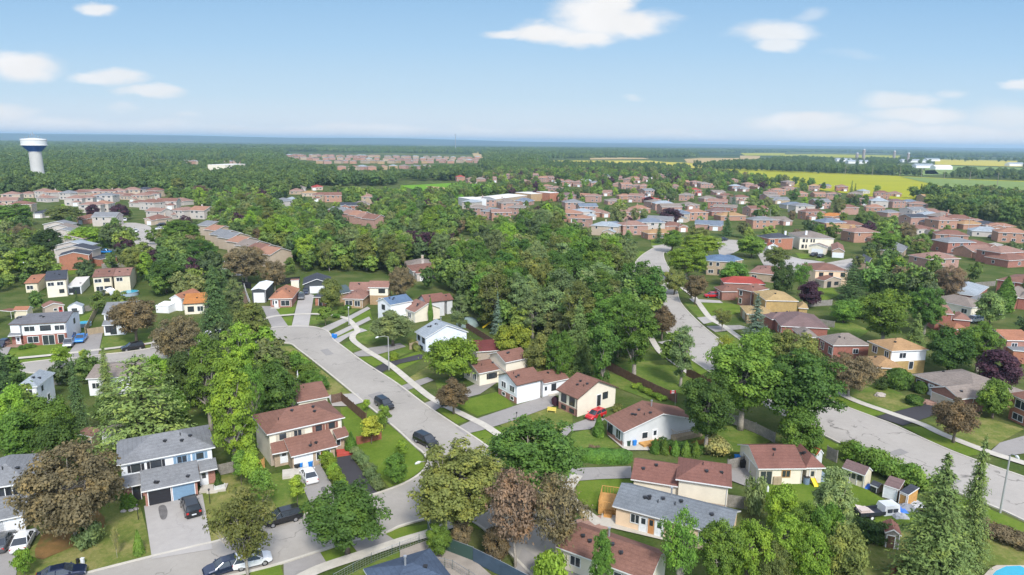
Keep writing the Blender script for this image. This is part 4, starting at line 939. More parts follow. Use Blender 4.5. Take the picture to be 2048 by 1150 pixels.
house('cream two storey pair with brown roof in front of the above ground pool', [
  Block(Y5(1342,255), Y5(1645,238), Y5(1315,135), 5.2, 'gx', 1.1, PALEY, R_BRN, ov=.25, fas=TRIMB, win=[W('f',.25,1.8,3.5,1.0), W('f',.72,1.4,3.6,1.0,'B'), W('f',.3,1.8,.1,2.1), W('f',.75,1.7,.8,1.3,'B')]),
  Block(Y5(1645,240), Y5(1905,226), Y5(1620,122), 5.1, 'gx', 1.1, PALEY, R_PB, ov=.25, fas=TRIMB, win=[W('f',.35,1.6,3.5,1.1)])], 'the brown roofed two storey pair', vents=5)
house('orange brick end house with dark grey gabled roof facing the viewer', [
  Block(A1(665,880), A1(1030,862), 9, 5.3, 'gy', 1.3, ORB, R_DG, ov=.25),
  Block(A1(1030,900), A1(1155,912), 7.5, 2.7, 'hip', 1.2, ORB, R_DG, ov=.2)], 'the orange brick gable', vents=3)
house('red brown roofed bungalow at the bottom edge below the peach bungalow', [
  Block((1112,1094), (1300,1164), Z4(-60,600), 2.7, 'gx', 1.5, CREAM, R_BRN, ov=.4, win=[W('f',.18,1.2,1.0,1.1), W('f',.72,1.8,.9,1.2), W('l',.4,1.4,1.0,1.1)])], 'the bottom brown bungalow', 'bungalow', vents=5, stack=1)
house('hip roofed building with smooth slate blue roof cut by the bottom edge', [
  Block((770,1212), (912,1164), (831,1106), 3.0, 'hip', 1.3, LGREY, shingle('dark_blue_shingle', S(96,112,135)), ov=.4)], 'the slate blue roof at the bottom edge', vents=1, stack=1)
house('white two storey house with pale grey roof at the far left below the street', [
  Block(('01',112,866), ('01',286,856), ('01',372,752), 4.9, 'hip', 1.3, WHITE, R_LG, ov=.3, win=[W('f',.45,1.5,3.3,.9,'B'), W('r',.6,1.0,.9,1.1), W('r',.3,.9,3.3,1.0)])], 'the pale grey roof below the left street', vents=2)
house('low white house with pale roof mostly hidden by the feathery larch', [
  Block(('01',655,797), ('01',1222,770), ('01',690,678), 3.4, 'gx', 1.2, WHITE, R_GB, ov=.3, win=[W('f',.1,1.2,1.4,1.0), W('f',.4,1.5,1.4,1.0)])], vents=2)
# right side
house('long hip roofed brick bungalow with beige garage door and black driveway', [
  Block(Y7(153,182), Y7(960,492), Y7(1140,238), 2.9, 'hip', 2.2, ROSE, R_GB, ov=.45, win=[W('f',.1,1.6,.8,1.4), W('f',.3,1.2,.0,2.2,'d',GD_W), W('f',.27,.6,.7,1.4)]),
  Block(Y7(372,348), Y7(768,505), 6, 2.9, 'gy', 1.3, ROSE, R_GB, ov=.35, ins=(.35,.35,.35,0), win=[W('f',.42,4.6,0,2.15,'g',GD_T)])], 'the long grey brown roofed bungalow', 'bungalow', vents=2, stack=0)
house('orange brick house cut by the right edge with two white framed windows', [Block(Y7(1383,428), Y7(1760,590), Y7(1560,360), 4.6, 'hip', 1.5, ORB, R_BRN, ov=.4, win=[W('f',.40,2.2,2.7,1.4), W('f',.36,2.0,.5,1.1), W('f',.8,1.6,2.7,1.3)])], 'the orange brick house at the right edge')
house('buff brick two storey house with orange roof and white side wall', [
  Block(Y6(700,217), Y6(960,327), Y6(1332,302), 5.2, 'hip', 1.6, WHITE, R_TAN, base=(2.8, YB, 'frbl', 'fl'), ov=.35, win=[W('f',.28,1.4,3.3,1.4), W('f',.8,1.1,3.4,1.2), W('r',.32,1.5,3.5,1.1), W('r',.6,1.0,1.0,1.6)]),
  Block(Y6(660,382), Y6(800,497), Y6(1045,478), 2.7, 'hip', 1.2, YB, R_TAN, ov=.3)], 'the orange roofed two storey', vents=3)
house('orange brick bungalow with pale brown hip roof and skylight', [
  Block(Y6(180,172), Y6(348,268), Y6(745,262), 3.2, 'hip', 1.9, REDB, R_GB, ov=.35, win=[W('f',.25,1.6,.8,1.7), W('f',.8,1.4,.8,1.5), W('r',.62,1.2,1.3,1.0)]),
  Block(Y8(1112,772), Y8(1222,872), Y8(1435,870), 2.8, 'hip', 1.2, REDB, R_GB, ov=.3, win=[W('r',.35,.9,1.0,1.2)])], 'the skylight bungalow', 'bungalow', vents=3)
house('brick bungalow with smooth mauve hip roof behind the blue spruce', [
  Block(Y8(835,575), Y8(978,740), Y8(1545,748), 3.0, 'hip', 2.0, REDB, R_MAU, ov=.35, win=[W('f',.35,1.2,.8,1.5), W('f',.75,1.2,.8,1.5)]), Block(Y8(760,600), Y8(870,660), 7, 2.8, 'hip', 1.3, REDB, R_MAU, ov=.3)], 'the mauve roofed bungalow', 'bungalow', vents=3)
house('two storey yellow brick house with sandy roof behind the blue spruce tip', [
  Block(Y8(640,318), Y8(795,430), Y8(1190,434), 5.2, 'hip', 1.5, YB, shingle('sandy_shingle', S(212,182,130)), ov=.3),
  Block(Y8(482,492), Y8(562,592), Y8(868,560), 2.7, 'hip', 1.1, TANB, shingle('sandy_shingle', S(212,182,130)), ov=.3, win=[W('f',.5,2.4,0,2.1,'g',GD_T)]), Block(Y8(1190,520), Y8(1315,530), 6, 3.0, 'hip', 1.0, YB, shingle('sandy_shingle', S(212,182,130)), ov=.3)], 'the sandy roofed house', vents=2)
house('brick house whose roof is half bright red and half brown by the red car', [
  Block(Y8(450,285), Y8(632,325), Y8(890,300), 5.0, 'hip', 1.5, ROSE, R_BRN, ov=.3, win=[W('f',.2,.9,3.2,1.3), W('f',.2,.9,.8,1.4)]),
  Block(Y8(262,322), Y8(455,322), 7, 2.8, 'hip', 1.2, ROSE, R_BRN, ov=.3, win=[W('l',.5,2.4,0,2.1,'g',GD_W)]),
  Block(Y8(285,215), Y8(800,235), Y8(300,165), 4.6, 'hip', 1.6, ROSE, R_CRIM, ov=.3)], 'the half red half brown roof', vents=2)
house('tan two storey house with slate blue roof beside the winding road', [
  Block(A8(72,468), A8(408,485), A8(110,410), 5.3, 'hip', 1.5, BUFF, R_SLATE, ov=.35, win=[W('f',.14,1.0,3.5,1.3), W('f',.4,1.0,3.5,1.3), W('f',.16,1.7,.8,1.2), W('f',.45,.7,.5,1.7,'B'), W('f',.6,.7,.5,1.7,'B'), W('f',.8,1.0,3.5,1.2)]),
  Block(A8(410,470), A8(500,455), 8, 5.0, 'hip', 1.4, BUFF, R_SLATE, ov=.3)], 'the slate blue roof by the winding road')
house('low bungalow with plain tan roof above the dark spruce', [Block(A8(558,600), A8(870,632), A8(620,520), 2.9, 'hip', 1.2, BUFF, R_PB, ov=.3, win=[W('f',.2,1.6,.9,1.1)])], 'the plain tan roof', 'bungalow', vents=3)
house('brick two storey house with charcoal pyramid roof and white chimney', [
  Block(A8(790,212), A8(1085,205), A8(690,180), 5.4, 'hip', 1.7, ORB, R_DG, ov=.3, win=[W('f',.15,2.2,3.3,1.4), W('f',.45,1.2,3.3,1.4)]),
  Block(A8(780,302), A8(905,305), 5, 2.8, 'gy', 1.3, GD_W, shingle('rust_shingle', S(190,105,85)), ov=.3, win=[W('f',.5,2.6,0,2.2,'g',GD_W)]),
  Block(A8(665,262), A8(785,268), 5, 3.0, 'shed', 1.2, ROSE, R_DG, ov=.3, win=[W('f',.4,1.6,.8,1.4)])], 'the charcoal pyramid roof', chim=(0,.93,.6,WHITE))
house('large cream two storey house with tan pyramid roof and white garage doors', [
  Block(A8(1146,205), A8(1552,215), A8(1190,150), 5.5, 'hip', 2.2, CREAM, R_GB, ov=.3, win=[W('f',.12,.9,3.6,1.3,'B'), W('f',.21,.5,3.6,1.3,'B'), W('f',.34,.5,3.6,1.3,'B'), W('f',.42,.5,3.6,1.3,'B'), W('f',.1,.9,.8,1.5,'B'), W('f',.2,.5,.8,1.5,'B')]),
  Block(A8(1245,300), A8(1462,318), 5, 3.2, 'gy', 1.2, CREAM, R_GB, ov=.3, win=[W('f',.5,4.6,0,2.2,'g',GD_W)])], 'the cream pyramid roofed house', chim=(0,.25,.2,WHITE))
house('bungalow with brown roof and wide white garage door beside the cream house', [
  Block(A8(1518,352), A8(1668,362), A8(1830,300), 3.0, 'gy', 1.3, BUFF, R_PB, ov=.3, win=[W('f',.5,4.4,0,2.2,'g',GD_W)])], 'the white garage door bungalow', 'bungalow')
house('peach brick two storey house with brown roof and lean-to conservatory', [
  Block(A8(1325,582), A8(1718,590), A8(1240,505), 5.4, 'hip', 1.6, PEACH, R_BRN, ov=.3, win=[W('f',.18,1.3,3.5,1.2,'B'), W('f',.48,1.3,3.5,1.2,'B'), W('f',.85,1.3,3.5,1.2,'B'), W('f',.18,1.3,.8,1.7,'B')]),
  Block(A8(1430,700), A8(1640,680), 4, 2.7, 'gy', 1.2, TAUPE, R_BRN, ov=.25, win=[W('f',.3,1.6,.3,1.9,'B'), W('f',.72,1.8,.9,1.0,'B')])], 'the house with the lean-to conservatory')
house('grey hip roofed bungalow among the trees right of the court', [Block(A6(668,765), A6(890,785), A6(745,720), 3.0, 'hip', 2.2, BUFF, R_GREY, ov=.35)], 'the grey hip roof right of the court')
house('dark slate roof peeping out of green trees below the grey hip roof', [Block(A6(400,870), A6(560,885), A6(440,830), 3.0, 'hip', 1.8, BUFF, R_DG, ov=.35)])
house('wide red brick two storey at the right edge with small white window', [Block(B1(878,225), B1(1330,290), B1(1000,150), 5.0, 'hip', 1.5, REDB, R_BRN, ov=.3, win=[W('f',.42,.9,3.6,1.0)])], 'the wide red brick at the right edge')
house('brick bungalow with broad pale grey hip roof at the right', [
  Block(B1(210,358), B1(650,418), B1(530,275), 3.0, 'hip', 1.7, REDB, R_LG, ov=.35), Block(B1(560,440), B1(760,475), 8, 3.0, 'hip', 1.5, REDB, R_GREY, ov=.3)], 'the broad pale grey hip roof')
house('brown grey hip roofed bungalow with skylight in front of the pale grey roof', [
  Block(B1(75,440), B1(600,552), B1(150,375), 3.0, 'hip', 1.8, CREAM, R_GB, ov=.35, win=[W('f',.85,1.5,1.0,1.2)])], 'the brown grey hip roof')
house('two storey red brick house with tan roof and pair of pointed cedars', [
  Block(B1(180,612), B1(395,625), B1(200,520), 4.8, 'gx', 1.3, REDB, R_PB, ov=.3), Block(B1(380,680), B1(600,700), 7, 2.8, 'hip', 1.2, REDB, R_PB, ov=.3)], 'the pair of pointed cedars')
house('brick house with grey brown roof beside the tall narrow cedar', [Block(B1(760,420), B1(1045,465), B1(830,300), 3.6, 'hip', 1.8, REDB, R_GB, ov=.3), Block(B1(1120,435), B1(1350,460), 8, 3.4, 'hip', 1.5, REDB, R_GB, ov=.3)], 'the tall narrow cedar')
house('small low roof in terracotta among bushes left of the silver car', [Block(B1(385,800), B1(570,800), B1(470,725), 2.6, 'hip', 1.2, REDB, R_TER, ov=.3)])
house('peach house with terracotta roof at the right edge above the plum tree', [
  Block(B1(1000,925), B1(1330,930), B1(1020,800), 4.5, 'gx', 1.3, PINKB, R_TER, ov=.3, win=[W('f',.3,1.2,2.7,1.1)]), Block(B1(1070,1040), B1(1330,1060), 6, 3.0, 'flat', .1, ORB, R_GREY, ov=.2)], 'the peach house at the right edge')
# ---------------- houses farther off ----------------
AUTO = []     # (object, what it looks like, world point): worded in the last section
RF = dict(p=(shingle('dusty_pink_shingle', S(182,145,130)),'pink brown'), b=(R_BRN,'brown'), g=(R_GREY,'grey'), l=(R_LG,'pale grey'), s=(shingle('soft_blue_shingle', S(142,154,170)),'blue grey'), d=(R_DG,'dark grey'), t=(R_TAN,'tan'), o=(R_ORG,'orange'), r=(R_CRIM,'red'), m=(R_MAU,'mauve'), k=(R_GB,'grey brown'), c=(shingle('soft_terracotta', S(198,150,125)),'terracotta'))
WL = dict(w=(siding('weathered_white', S(222,212,203)),'white'), c=(siding('weathered_cream', S(220,200,178)),'cream'), r=(brick('dusty_red_brick', S(190,125,104)),'red brick'), o=(brick('pale_orange_brick', S(208,155,128)),'pale orange brick'), p=(brick('pale_pink_brick', S(206,160,142)),'pink brick'), b=(BUFF,'buff brick'), y=(YB,'yellow brick'), t=(TANB,'tan brick'))
RH = random.Random(11)
def gh(x, y, wm, rf='p', wl='p', yaw=None, z=None, d=None, roof=None, windows=True):
    if windows: wm *= 1.12
    """generic house: (x,y) photo point of the middle of its near eave, wm width in metres"""
    z = z if z is not None else (5.1 if RH.random() < .55 else 3.0)
    yaw = math.radians(yaw if yaw is not None else RH.choice((-24, -18, 8, 14, 20)) + RH.uniform(-4, 4)); d = d or RH.uniform(9, 12)
    q = P((x, y), z); u = Vector((math.cos(yaw), math.sin(yaw), 0)); a = Vector((q.x, q.y, 0))-u*wm/2; b = a+u*wm
    win = []
    if windows:
        for zz in ([.9, 3.5] if z > 4.5 else [.9]):
            for pp in ((.2, .5, .8) if wm > 11 else (.27, .73)):
                if RH.random() < .8: win.append(W('f', pp, RH.choice((.9, 1.3, 1.6)), zz, 1.2))
            for sd in 'lr':
                if RH.random() < .7: win.append(W(sd, RH.uniform(.3, .7), 1.0, zz, 1.1))
        if z < 4.5 or RH.random() < .3: win.append(W('f', .5, .01, .01, .01)) if False else None
    win = [w_ for w_ in win if w_]
    bl = [Block(a, b, d, z, roof or ('hip' if RH.random() < .75 else 'gx'), RH.uniform(1.5, 2.2), WL[wl][0], RF[rf][0], ov=.4, win=win)]
    if windows and RH.random() < .55:
        a2 = a+u*(wm*RH.choice((.05, .5)))-Vector((-u.y, u.x, 0))*3.2; bl.append(Block(a2, a2+u*wm*.45, 5, 2.7, RH.choice(('hip', 'gy')), 1.2, WL[wl][0], RF[rf][0], ov=.3, win=[W('f',.5,2.6,0,2.1,'g',GD_W)]))
    h = house(None, bl, group=None, chim=(0, RH.uniform(.1, .9), .7, WL[wl][0]) if windows and RH.random() < .3 else None)
    AUTO.append((h, '%s roofed %s house' % (RF[rf][1], WL[wl][1]), 'house', 'houses of the wider neighbourhood')); return h
for t in """20 389 11 p c|50 388 11 p c|12 402 11 p c|38 409 12 b c|78 383 11 p w|93 385 10 c w|82 396 11 p w|128 386 10 g w|146 385 11 b c|168 384 11 p c|190 383 11 p w|212 383 12 b c|234 382 11 p c
145 397 11 p w|166 396 11 p w|186 394 11 c w|206 391 12 g w|228 389 12 p w|262 380 12 p c|282 379 12 d w|300 381 11 b c|250 392 11 b c|275 391 11 p c|300 388 12 b w|178 410 12 p w|198 408 10 c w
272 406 12 b w|292 405 12 b w|312 404 12 p w|332 403 12 b w|352 402 12 p w|305 423 11 p w|330 427 11 b w|352 421 10 p w|372 420 10 p w|392 421 10 c w|300 438 9 b c|206 434 11 g w|164 436 9 b o|90 425 11 d w
592 382 11 p b|620 386 12 t c|642 390 13 b b|666 391 12 b o|634 374 10 r c|556 402 10 g w|582 400 10 l w|600 376 9 k w|735 394 9 p b|700 411 12 d r|722 409 11 k o
820 462 12 g w|930 492 11 k w|848 532 10 k c|860 541 11 b w|1060 490 9 p b
936 404 10 l w|952 416 12 k p|976 400 12 g p|1000 401 12 k p|1020 406 12 k p|1045 402 12 s p|980 423 12 g p|1003 425 11 p o|1030 415 11 k p
1132 391 13 m p|1165 392 12 c o|1185 392 11 p p|1150 405 13 g p|1178 413 12 s p|1172 423 12 l w|1138 427 13 c o|1160 437 9 c p
922 354 10 r o|945 358 10 p p|962 358 11 k p|985 356 10 p p|1005 352 12 m p|1020 350 11 p p|1070 350 10 p p|1085 356 10 c p|1100 355 11 p p|1118 361 11 c p|1135 363 11 p o|1155 364 10 p p|1175 362 10 l o|1192 365 10 g o
1215 352 9 l w|1240 355 10 p p|1255 358 10 p p|1272 357 10 c p|1290 355 10 p p|1305 353 11 p p|1236 368 11 p p|1254 369 11 c p|1272 371 11 p p|1290 372 10 p o|1318 350 10 p p|1330 347 10 t p
1252 392 11 c o|1270 392 11 p p|1290 396 12 l w|1308 399 12 r o|1338 391 11 g r|1318 404 12 k p|1330 407 13 l p|1345 414 14 k p|1352 427 14 s c|1358 434 13 c p|1318 440 13 g w|1306 445 13 s w|1208 452 13 l c|1232 452 13 s c|1250 455 12 c r|1272 451 13 p p|1325 467 14 t o|1352 452 12 b o|1418 449 14 s p|1300 381 10 g p
1372 390 11 k p|1372 364 10 c p|1395 364 11 p p|1412 367 11 k p|1425 370 11 c p|1392 380 11 r r|1440 384 12 k p|1460 392 13 b p|1475 372 11 l p|1490 377 11 g p|1422 397 12 k p|1435 404 13 p r|1450 414 15 k r|1468 432 16 t o|1488 395 13 b c|1442 423 12 m r
1540 385 11 p p|1560 380 13 c o|1582 376 13 p o|1548 392 12 k p|1563 400 14 g b|1582 364 11 k p|1605 387 11 c o|1594 410 15 s w|1612 412 14 g w|1628 372 10 t p|1655 372 11 g p|1685 373 11 p r|1738 398 12 p p|1760 402 12 l w|1765 386 12 b o|1790 387 11 p o|1785 405 13 p p|1800 403 12 m p|1822 404 12 s p|1838 408 12 p p|1862 393 12 t t|1700 415 13 b p|1734 382 9 l w
1665 433 13 o o|1672 445 13 s p|1700 450 14 b o|1682 457 13 t p|1842 421 13 g w|1862 424 13 p o|1880 429 13 p o|1900 433 13 k r|1920 438 14 b r|1942 440 14 p r|1898 441 12 p o|1860 430 12 l w|1840 435 12 d p|1950 449 13 t o|1985 449 13 d o|2008 453 14 c o|1975 463 13 l w|2030 466 13 c o|1852 458 12 b w|1965 492 14 b o|1968 502 12 p o|2030 505 14 p r|2042 520 12 b r|1470 360 9 p p|1385 410 12 k p|1398 425 13 c o|1500 368 10 p p|1520 373 11 p o|1642 388 11 c o|1668 388 11 p p|1712 388 11 k o|1648 404 12 g p|1632 424 13 b o|1752 415 12 c o|1215 385 11 p p|1232 402 12 k p|1200 425 12 p o|1108 376 11 p p|1090 372 10 c p|1052 362 10 p p|1260 425 13 p p|1285 418 12 c o|1520 418 13 b p|1530 440 13 g o|1560 440 14 k p|1735 465 13 p o|1905 470 13 b o|1925 485 13 g r|1890 518 13 p p|1790 425 12 g p|1350 372 10 p p""".replace('\n', '|').split('|'):
    a = t.split(); gh(float(a[0]), float(a[1]), float(a[2]), a[3], a[4])
# stepped rows of gabled semis either side of the upper-left street
for i, (x, y, wm, rf, wl) in enumerate([(112,449,13,'g','w'),(117,457,13,'k','w'),(123,466,14,'g','w'),(132,478,14,'p','w'),(141,492,14,'l','w'),(146,500,14,'d','w')]):
    q = P((x, y), 5.0); gh(x, y, wm, rf, wl, yaw=4, z=5.0, d=7, roof='gy', windows=False)
for i, (x, y, rf) in enumerate([(405,451,'g'),(418,460,'c'),(430,470,'g'),(446,476,'g'),(464,484,'c'),(482,492,'k'),(504,499,'b'),(524,508,'c')]):
    gh(x, y, 9, rf, 'c', yaw=-32, z=5.0, d=11, roof='gx', windows=False)
for i, (x, y, rf) in enumerate([(666,420,'g'),(680,424,'g'),(694,428,'p'),(708,431,'c'),(722,435,'p'),(735,438,'b')]):
    gh(x, y, 10, rf, 'p', yaw=-30, z=5.0, d=11, roof='gx', windows=False)
# far subdivision: rows of hip roofs, too small for windows
RH.seed(5)
cnt = 0
for (x0, y0, x1, y1, n) in [(575,309,955,314,26),(590,315,965,318,26),(640,322,950,321,19),(680,334,850,331,9),(262,326,345,323,7),(365,322,470,323,7),(600,309,820,312,10)]:
    for i in range(n):
        t = i/(n-1); gh(x0+(x1-x0)*t+RH.uniform(-4, 4), y0+(y1-y0)*t+RH.uniform(-1, 1), RH.uniform(13, 17), RH.choice('pkgkmkl'), RH.choice('pbtop'), windows=False, d=12, roof='hip', z=5.6); cnt += 1
# school with flat roofs, arena, farm
FL = plain('pale_membrane_roof', (.62,.60,.55), .8)
house('long low school with flat pale roofs and orange tan walls beside the mown park', [
  Block((975,400), (1062,390), 22, 4.5, 'flat', 0, BUFF, FL, ov=.1), Block((1062,388), (1112,386), 22, 6, 'flat', 0, TANB, FL, ov=.1), Block((1100,386), (1118,385), 16, 7, 'flat', 0, ORB, FL, ov=.1), Block((942,399), (973,398), 22, 6, 'flat', 0, LGREY, FL, ov=.1)],
  'the school', 'school_building', 'school')
house('wide pale flat roofed hall alone in the forest at upper left', [Block((450,330), (497,328), 30, 9, 'flat', 0, CREAM, FL, ov=.1)], 'the wide pale hall', 'hall_building', 'hall')
BARNW = plain('barn_white', (.72,.72,.70), .6)
for (x, y, wm, lab) in [(1722,323,70,'long white barn just right of the twin silos'),(1690,319,50,'low white barn left of the twin silos'),(1830,321,80,'widest white barn right of the third silo'),(1868,319,50,'white barn furthest right among the farm buildings behind the silos'),(1852,331,45,'pale roofed barn in front of the farm group'),(1890,334,40,'small white barn alone near the green pasture'),(2036,328,45,'white barn near the right edge among the gold fields')]:
    q = P((x, y), 6); house(lab, [Block(Vector((q.x-wm/2, q.y, 0)), Vector((q.x+wm/2, q.y+4, 0)), 18, 6, 'gx', 4, BARNW, R_LG if wm > 40 else FL, ov=.3)], name='barn', cat='barn', group='farm barns')
LAND.append(('the farm barns', P((1800, 322), 3)))
SILOM = speckle('silo_concrete', (.32,.28,.25), .3, .1, 2, .15)
for (x, yb, hpx, r, lab) in [(1713,322,15,4.5,'shorter silo of the pair left of the farm'),(1726,322,22,4.5,'tallest silo of the pair left of the farm'),(1787,322,19,4,'round topped silo alone in the middle of the farm'),(1815,325,18,4,'narrow silo right of the middle of the farm')]:
    q = P((x, yb)); k = ppm(q); e = empty('silo', q); mb = MB(); H_ = hpx/k; mb.tube([(0,0,0),(0,0,H_)], [r,r], 16); mb.build('shaft', SILOM, e, smooth=False)
    mb = MB(); mb.tube([(0,0,H_),(0,0,H_+1.5),(0,0,H_+2.8)], [r*1.02,r*.8,r*.2], 16); mb.build('dome', SILV, e); tag(e, lab, 'silo', 'farm silos')
LAND.append(('the farm silos', P((1750, 318), 10)))
# ---------------- vehicles ----------------
def paint(name, c, metal=.2):
    m, nt, N, L, B = nodes(name); B.inputs['Base Color'].default_value = (*c, 1); B.inputs['Metallic'].default_value = metal; B.inputs['Roughness'].default_value = .28; B.inputs['Coat Weight'].default_value = .7; B.inputs['Coat Roughness'].default_value = .05; MATS[name] = m; return m
PT = dict(black=paint('paint_black', (.012,.012,.014)), white=paint('paint_white', (.72,.72,.72), 0), red=paint('paint_red', (.50,.012,.02), .1), silver=paint('paint_silver', (.42,.43,.45), .6), grey=paint('paint_grey', (.12,.125,.13), .5), blue=paint('paint_blue', (.02,.09,.30), .3), navy=paint('paint_navy', (.015,.025,.06), .3), skyblue=paint('paint_bright_blue', (.02,.22,.62), .1))
TYRE = plain('tyre_rubber', (.02,.02,.02), .85); RIM = plain('alloy_rim', (.5,.5,.52), .3, .8); HL = plain('headlight_lens', (.75,.76,.78), .1, 0, .8); TL = plain('tail_light_lens', (.45,.01,.01), .2, 0, .8); PLATE = plain('number_plate', (.7,.72,.75), .5)
def make_car(kind):
    P_ = dict(
     saloon=(4.7, .90, [(-2.35,.45,.80,.76),(-2.25,.28,.98,.86),(-1.5,.22,1.02,.91),(0,.22,1.0,.92),(1.0,.22,.97,.92),(1.8,.24,.86,.89),(2.22,.3,.70,.80),(2.35,.42,.60,.70)], (-1.85,1.15,-1.0,.28,1.45,.84,.64)),
     suv=(4.7, .94, [(-2.35,.5,.95,.82),(-2.28,.32,1.12,.90),(-1.5,.28,1.14,.94),(0,.28,1.12,.95),(1.0,.28,1.08,.94),(1.9,.3,1.0,.91),(2.25,.36,.85,.84),(2.35,.5,.7,.76)], (-2.26,1.25,-1.95,.4,1.70,.87,.70)),
     van=(5.0, .98, [(-2.5,.5,1.0,.86),(-2.44,.3,1.15,.94),(-1.5,.26,1.16,.98),(0,.26,1.14,.98),(1.3,.26,1.08,.97),(2.0,.3,.95,.92),(2.4,.36,.8,.84),(2.5,.5,.65,.76)], (-2.42,1.75,-2.2,.75,1.78,.90,.76)),
     hatch=(4.2, .88, [(-2.1,.48,.85,.78),(-2.02,.3,1.0,.86),(-1.4,.24,1.04,.90),(0,.24,1.02,.91),(.9,.24,.98,.90),(1.7,.26,.88,.87),(2.0,.32,.74,.80),(2.1,.45,.62,.72)], (-2.0,1.15,-1.6,.3,1.50,.82,.66)),
     pickup=(5.5, .97, [(-2.75,.6,1.05,.92),(-2.7,.45,1.15,.96),(-1.6,.42,1.15,.97),(-.45,.42,1.15,.98),(0,.42,1.15,.98),(1.2,.42,1.15,.97),(2.3,.45,1.08,.94),(2.65,.5,.95,.88),(2.75,.6,.8,.82)], (-.6,1.35,-.4,.75,1.82,.9,.74)))[kind]
    L_, hw, st, cab = P_; root = empty('parked_car', (0, 0, 0)); bot = PT['black']
    mb = MB(); n = 10; ring = []
    for (x, zl, zt, w_) in st:
        zm = zl+(zt-zl)*.45
        pts_ = [(-w_*.80,zl),(-w_*.98,zl+.10),(-w_,zm),(-w_*.97,zt-.10),(-w_*.86,zt),(w_*.86,zt),(w_*.97,zt-.10),(w_,zm),(w_*.98,zl+.10),(w_*.80,zl)]
        mb.v += [(x, y, z) for y, z in pts_]
    for i in range(len(st)-1):
        for k in range(n): mb.f.append((i*n+k, (i+1)*n+k, (i+1)*n+(k+1) % n, i*n+(k+1) % n)); mb.m.append(0)
    mb.f.append(tuple(range(n))); mb.m.append(0); mb.f.append(tuple(reversed(range((len(st)-1)*n, len(st)*n)))); mb.m.append(0)
    if kind == 'pickup':
        mb.box((-2.6,-.78,1.152),(-.7,.78,1.156), 1)
    body = mb.build('body', [PT['black'], BLACKT], root)
    bev = None
    b0, b1, r0, r1, zt, wb, wt = cab; zb = st[3][2]-.04
    q = [(b0,wb,zb+.02),(b1,wb,zb-.03),(r1,wt,zt),(r0,wt,zt)]
    g = MB(); vs = [(x, s*y, z) for s in (-1, 1) for (x, y, z) in q]; g.add(vs, [(0,1,2,3),(7,6,5,4),(1,5,6,2),(4,0,3,7),(3,2,6,7),(0,4,5,1)]); g.build('windows', GLASS, root)
    r = MB(); t = .035
    r.add([(r0-.04,-wt-.02,zt),(r1+.06,-wt-.02,zt),(r1+.06,wt+.02,zt),(r0-.04,wt+.02,zt),(r0+.1,-wt+.1,zt+.06),(r1-.1,-wt+.1,zt+.06),(r1-.1,wt-.1,zt+.06),(r0+.1,wt-.1,zt+.06)], [(4,5,6,7),(0,1,5,4),(1,2,6,5),(2,3,7,6),(3,0,4,7),(3,2,1,0)])
    for s in (-1, 1):
        for (xa, xb) in ((b0, r0), (b1, r1), ((b0+b1)/2-.15, (r0+r1)/2-.05), (b0*.45+b1*.55+.55 if kind != 'pickup' else b0+.3, r1-.05)) if kind in ('suv','van') else ((b0, r0), (b1, r1), ((b0+b1)/2-.1, (r0+r1)/2)):
            r.tube([(xa, s*(wb+.005), zb), (xb, s*(wt+.005), zt+.01)], [.045, .04], 4)
    r.build('roof', PT['black'], root)
    for sx, wx in ((1, L_*.30), (-1, -L_*.29)):
        for s in (-1, 1):
            w_ = MB(); y = s*(hw-.10); w_.tube([(wx, y-.11, .34), (wx, y+.11, .34)], [.34, .34], 14); wo = w_.build('wheel', TYRE, root)
            w2 = MB(); w2.tube([(wx, y+s*.09, .34), (wx, y+s*.125, .34)], [.22, .20], 10); w2.build('rim', RIM, wo)
    xf, xr = st[-2][0], st[1][0]
    for s in (-1, 1):
        h = MB(); h.box((xf-.14, s*hw*.66-.17, st[-2][2]-.22), (xf+.06, s*hw*.66+.17, st[-2][2]-.08)); h.build('headlight', HL, root)
        h = MB(); h.box((xr-.09, s*hw*.74-.13, st[1][2]-.32), (xr+.08, s*hw*.74+.13, st[1][2]-.08)); h.build('tail_light', TL, root)
        h = MB(); h.box((b1-.35, s*(wb+.16)-.10, zb+.02), (b1-.2, s*(wb+.16)+.10, zb+.16)); h.build('mirror', PT['black'], root)
    h = MB(); h.box((st[0][0]-.02, -.26, .62), (st[0][0]+.01, .26, .76)); h.build('number_plate', PLATE, root)
    return root
CARS = {k: make_car(k) for k in ('saloon', 'suv', 'van', 'hatch', 'pickup')}
def car(kind, col, c, fwd, label, grp='parked cars', ang=None):
    pr = CARS[kind]
    o = copy_tree(pr)
    p = P(c)
    if ang is None: q = P(fwd); a = math.atan2(q.y-p.y, q.x-p.x)
    else: a = math.radians(ang)
    o.location = (p.x, p.y, .06); o.rotation_euler = (0, 0, a); tag(o, label, 'pickup' if kind == 'pickup' else 'car', grp)
    for ch in CH[o.name]:
        if ch.name.split('.')[0] in ('body', 'roof', 'mirror'): ch.material_slots[0].link = 'OBJECT'; ch.material_slots[0].material = PT[col]
    return o
